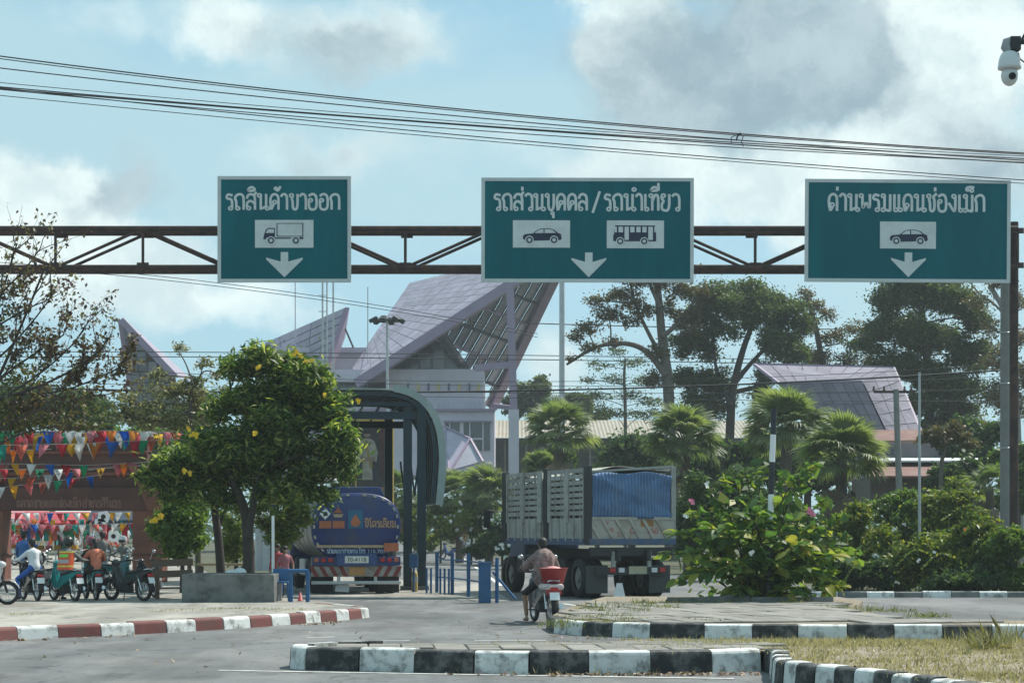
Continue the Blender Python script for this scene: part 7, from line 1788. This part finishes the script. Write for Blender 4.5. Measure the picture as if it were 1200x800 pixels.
# the leaves nearest the camera are single parts, the rest one mass
cand = []
for p, dv, f in spots:
    for _ in range(2):
        az = rd.uniform(0, 2 * math.pi); o = Vector((math.cos(az), math.sin(az) - .25, rd.uniform(-.35, .5)))
        cand.append((p + o * rd.uniform(.05, .20), (o + dv * .5).normalized(), f))
cand.sort(key=lambda c: c[0].y - .35 * c[2])
for k, (p, ax, f) in enumerate(cand[:295]):
    o = bpy.data.objects.new('leaf', BLF[k % 3])
    q = ax.to_track_quat('Y', 'Z'); sc_ = rd.uniform(.7, 1.05)
    o.matrix_basis = Matrix.Translation(p) @ q.to_matrix().to_4x4() @ Matrix.Rotation(rd.uniform(-.8, .8), 4, 'Y') @ Matrix.Scale(sc_, 4); put(o, sh)
rest = np.array([c[0] for c in cand[295:]]); dirs = np.array([c[1] for c in cand[295:]])
extra = np.concatenate([clump_pts(P(x, y, dS), (rx * dS / F, .7, ry * dS / F), n, np.random.RandomState(n), .3)[0] for x, y, rx, ry, n in ((890, 655, 85, 38, 230), (865, 610, 50, 34, 80), (940, 620, 45, 34, 70), (830, 655, 40, 30, 60), (965, 660, 34, 26, 50), (895, 690, 90, 14, 120))])
leaf_object('foliage', np.concatenate([rest, extra]), .32, .18, SHL2, sh, 14, .5, .25, kind='stuff')
flowers(sh, [P(811, 587, 44)], .05, PFL, 'flower', 4); flowers(sh, [P(949, 598, 44.2), P(952, 602, 44.1)], .055, PFL, 'flower', 4); flowers(sh, [P(804, 604, 44), P(828, 568, 44.2), P(880, 648, 43.5)], .05, WFL, 'flower', 3)

# ---------------------------------------------------------------- dry grass, weeds, fallen leaves
def blades(name, label, spots, mat, seed, cat='grass'):
    """spots: (x, y, z, n, radius, height)"""
    rs = np.random.RandomState(seed); V, Rn = [], []
    for x, y, z, n, r, h in spots:
        a = rs.uniform(0, 2 * np.pi, n); q = np.sqrt(rs.uniform(0, 1, n)) * r
        b = np.stack([x + np.cos(a) * q, y + np.sin(a) * q, np.full(n, z)], 1)
        le = rs.normal(size=(n, 3)) * .6; le[:, 2] = 1; le /= np.linalg.norm(le, axis=1)[:, None]
        hh = h * rs.uniform(.45, 1.15, n)[:, None]; sd = rs.normal(size=(n, 3)); sd[:, 2] = 0; sd /= np.linalg.norm(sd, axis=1)[:, None]; w = .004 + .003 * rs.uniform(size=(n, 1))
        m = b + le * hh * .55; t = b + le * hh + rs.normal(size=(n, 3)) * hh * .22
        V.append(np.stack([b - sd * w, b + sd * w, m + sd * w * .8, t, m - sd * w * .8], 1)); Rn.append(np.repeat(rs.uniform(0, 1, n), 5))
    v = np.concatenate(V); n = len(v)
    me = bpy.data.meshes.new(name); me.vertices.add(5 * n); me.loops.add(5 * n); me.polygons.add(n)
    me.vertices.foreach_set('co', v.reshape(-1)); me.loops.foreach_set('vertex_index', np.arange(5 * n)); me.polygons.foreach_set('loop_start', np.arange(n) * 5); me.update(calc_edges=True)
    at = me.attributes.new('rnd', 'FLOAT', 'POINT'); at.data.foreach_set('value', np.concatenate(Rn)); me.materials.append(mat)
    o = bpy.data.objects.new(name, me); COL.objects.link(o); return tag(o, label, cat, kind='stuff')
DRY = leafmat('grass_dry', [(0, (.20, .165, .10)), (.6, (.36, .31, .2)), (.93, (.46, .4, .27)), (1, (.2, .2, .09))], .3)
GRN = leafmat('grass_green', [(0, (.08, .10, .03)), (.6, (.15, .17, .05)), (1, (.28, .25, .11))], .3)
rd = random.Random(4); sp_ = []
for _ in range(1500):
    x = rd.uniform(1.4, 11); y = rd.uniform(20, 32.6)
    if in_poly(x, y, ipoly):
        k = min(1, max(0, (x - 1.2) / 3.0)); 
        if rd.random() < k: sp_.append((x, y, iz(y) - .01, 40, .3, rd.uniform(.04, .10)))
for _ in range(55):
    x = rd.uniform(-1.6, 3.2); y = rd.uniform(25.8, 31)
    if in_poly(x, y, ipoly): sp_.append((x, y, iz(y) - .01, 18, .14, rd.uniform(.05, .09)))
blades('dry_grass', 'straw-coloured dry grass covering the right half of the near island', sp_, DRY, 1)
sp_ = []
for px, py, n, r, h in ((740, 726, 60, .5, .14), (700, 724, 90, .6, .18), (668, 726, 60, .4, .14), (720, 714, 90, .7, .22), (760, 712, 60, .5, .24), (745, 720, 50, .5, .12), (820, 727, 30, .2, .14), (660, 732, 30, .3, .12), (740, 708, 60, .5, .26), (1030, 715, 60, .4, .22), (1090, 722, 50, .4, .22), (800, 706, 50, .4, .2), (850, 706, 30, .3, .2), (935, 706, 30, .2, .2), (990, 712, 40, .3, .16)):
    b = G(px, py, .23)
    for _ in range(8): sp_.append((b.x + rd.uniform(-r, r), b.y + rd.uniform(-r, r) * 1.6, .21, n // 2, .3, h * rd.uniform(.35, .8)))
blades('island_weeds', 'green and straw weeds on the middle island tip', sp_, GRN, 2)
sp_ = []
for px, py, n, h in ((1155, 770, 130, .34), (1165, 768, 90, .4), (1148, 760, 60, .36), (1120, 752, 40, .3), (1000, 752, 30, .24), (1180, 752, 60, .5), (1142, 748, 30, .5), (1190, 745, 30, .45), (905, 752, 20, .2), (1130, 776, 30, .18), (1080, 784, 30, .12)):
    b = G(px, py, .15); sp_.append((b.x, b.y, iz(b.y) - .01, n, .22, h * .8))
for px, py in ((636, 789.5), (705, 790), (766, 789), (540, 788), (655, 790), (820, 788), (880, 785), (912, 792)):
    b = G(px, py); sp_.append((b.x, b.y - .04, 0, 14, .12, .10))
for px, py in ((822, 749), (702, 748), (735, 749), (930, 749), (1010, 749), (780, 749), (860, 749), (960, 749)):
    b = G(px, py, .0); sp_.append((b.x, b.y - .15, iz(b.y) - .01, 22, .16, .12))
blades('weed_tufts', 'taller weed tufts growing along the island kerbs', sp_, leafmat('weed_mix', [(0, (.10, .11, .04)), (.5, (.2, .19, .09)), (1, (.36, .3, .2))], .3), 3)
sp_ = []
for px, py, n in ((15, 719, 60), (30, 719, 40), (190, 715, 60), (215, 714, 60), (240, 713, 60), (265, 712.5, 60), (290, 712, 60), (310, 713, 50), (335, 714, 50), (345, 713, 60)):
    b = G(px, py, zL); sp_.append((b.x, b.y, zL - .01, n, .4, .045))
blades('plaza_grass', 'thin flattened grass patches on the plaza edge', sp_, DRY, 5)
rs = np.random.RandomState(8); cs = []
for (x0, y0, x1, y1, n, z, sp) in ((720, 791, 890, 790, 150, .012, .07), (640, 791.5, 720, 791.5, 50, .012, .05), (520, 790, 640, 791, 14, .012, .06), (5, 751, 60, 749, 22, .012, .07), (90, 748, 160, 745, 16, .012, .07), (350, 733, 400, 729, 40, .012, .1), (640, 746, 700, 748, 14, .012, .1)):
    a, b = G(x0, y0), G(x1, y1); f = rs.uniform(0, 1, n)
    cs.append(np.stack([a.x + (b.x - a.x) * f, a.y + (b.y - a.y) * f - np.abs(rs.normal(0, sp, n)), np.full(n, z) + rs.uniform(0, .02, n)], 1))
n = 60; cs.append(np.stack([rs.uniform(-8, 4, n), rs.uniform(26, 40, n), np.full(n, .012)], 1))
o = leaf_object('leaf_litter', np.concatenate(cs), .085, .05, leafmat('dead_leaf_litter', [(0, (.10, .05, .035)), (.5, (.22, .14, .09)), (1, (.42, .34, .25))], .1), None, 3, .8, .0)
tag(o, 'scattered fallen leaves along the kerb feet', 'leaf litter', kind='stuff')
# far kerb stones under the right hedge
fk = tag(bpy.data.objects.new('far_kerb', None), kind='structure'); COL.objects.link(fk); fk.location = (10, 54, 0)
xs = np.arange(5.6, 16, .75)
for i, x in enumerate(xs): kerb_block((x, 53.9 + .02 * i), (x + .75, 53.92 + .02 * i), .16, K_W if i % 2 else CONC, fk, (0, -1))

# ---------------------------------------------------------------- humid air
hz_ = MB(); hz_.box((0, 190, 30), (1600, 620, 64)); ho = hz_.build('haze', None) if False else None
me = hz_.mesh('haze', pm('tmp_haze', (1, 1, 1))); me.materials.clear()
hm = bpy.data.materials.new('haze_air'); hm.use_nodes = True; hm.node_tree.nodes.clear()
ou = hm.node_tree.nodes.new('ShaderNodeOutputMaterial'); pv = hm.node_tree.nodes.new('ShaderNodeVolumePrincipled'); hm.node_tree.links.new(pv.outputs[0], ou.inputs['Volume'])
pv.inputs['Color'].default_value = (.86, .95, 1.0, 1); pv.inputs['Density'].default_value = .00042; pv.inputs['Anisotropy'].default_value = .3
me.materials.append(hm); ho = bpy.data.objects.new('haze', me); COL.objects.link(ho); tag(ho, 'thin humid haze over the whole place', 'haze', kind='stuff')
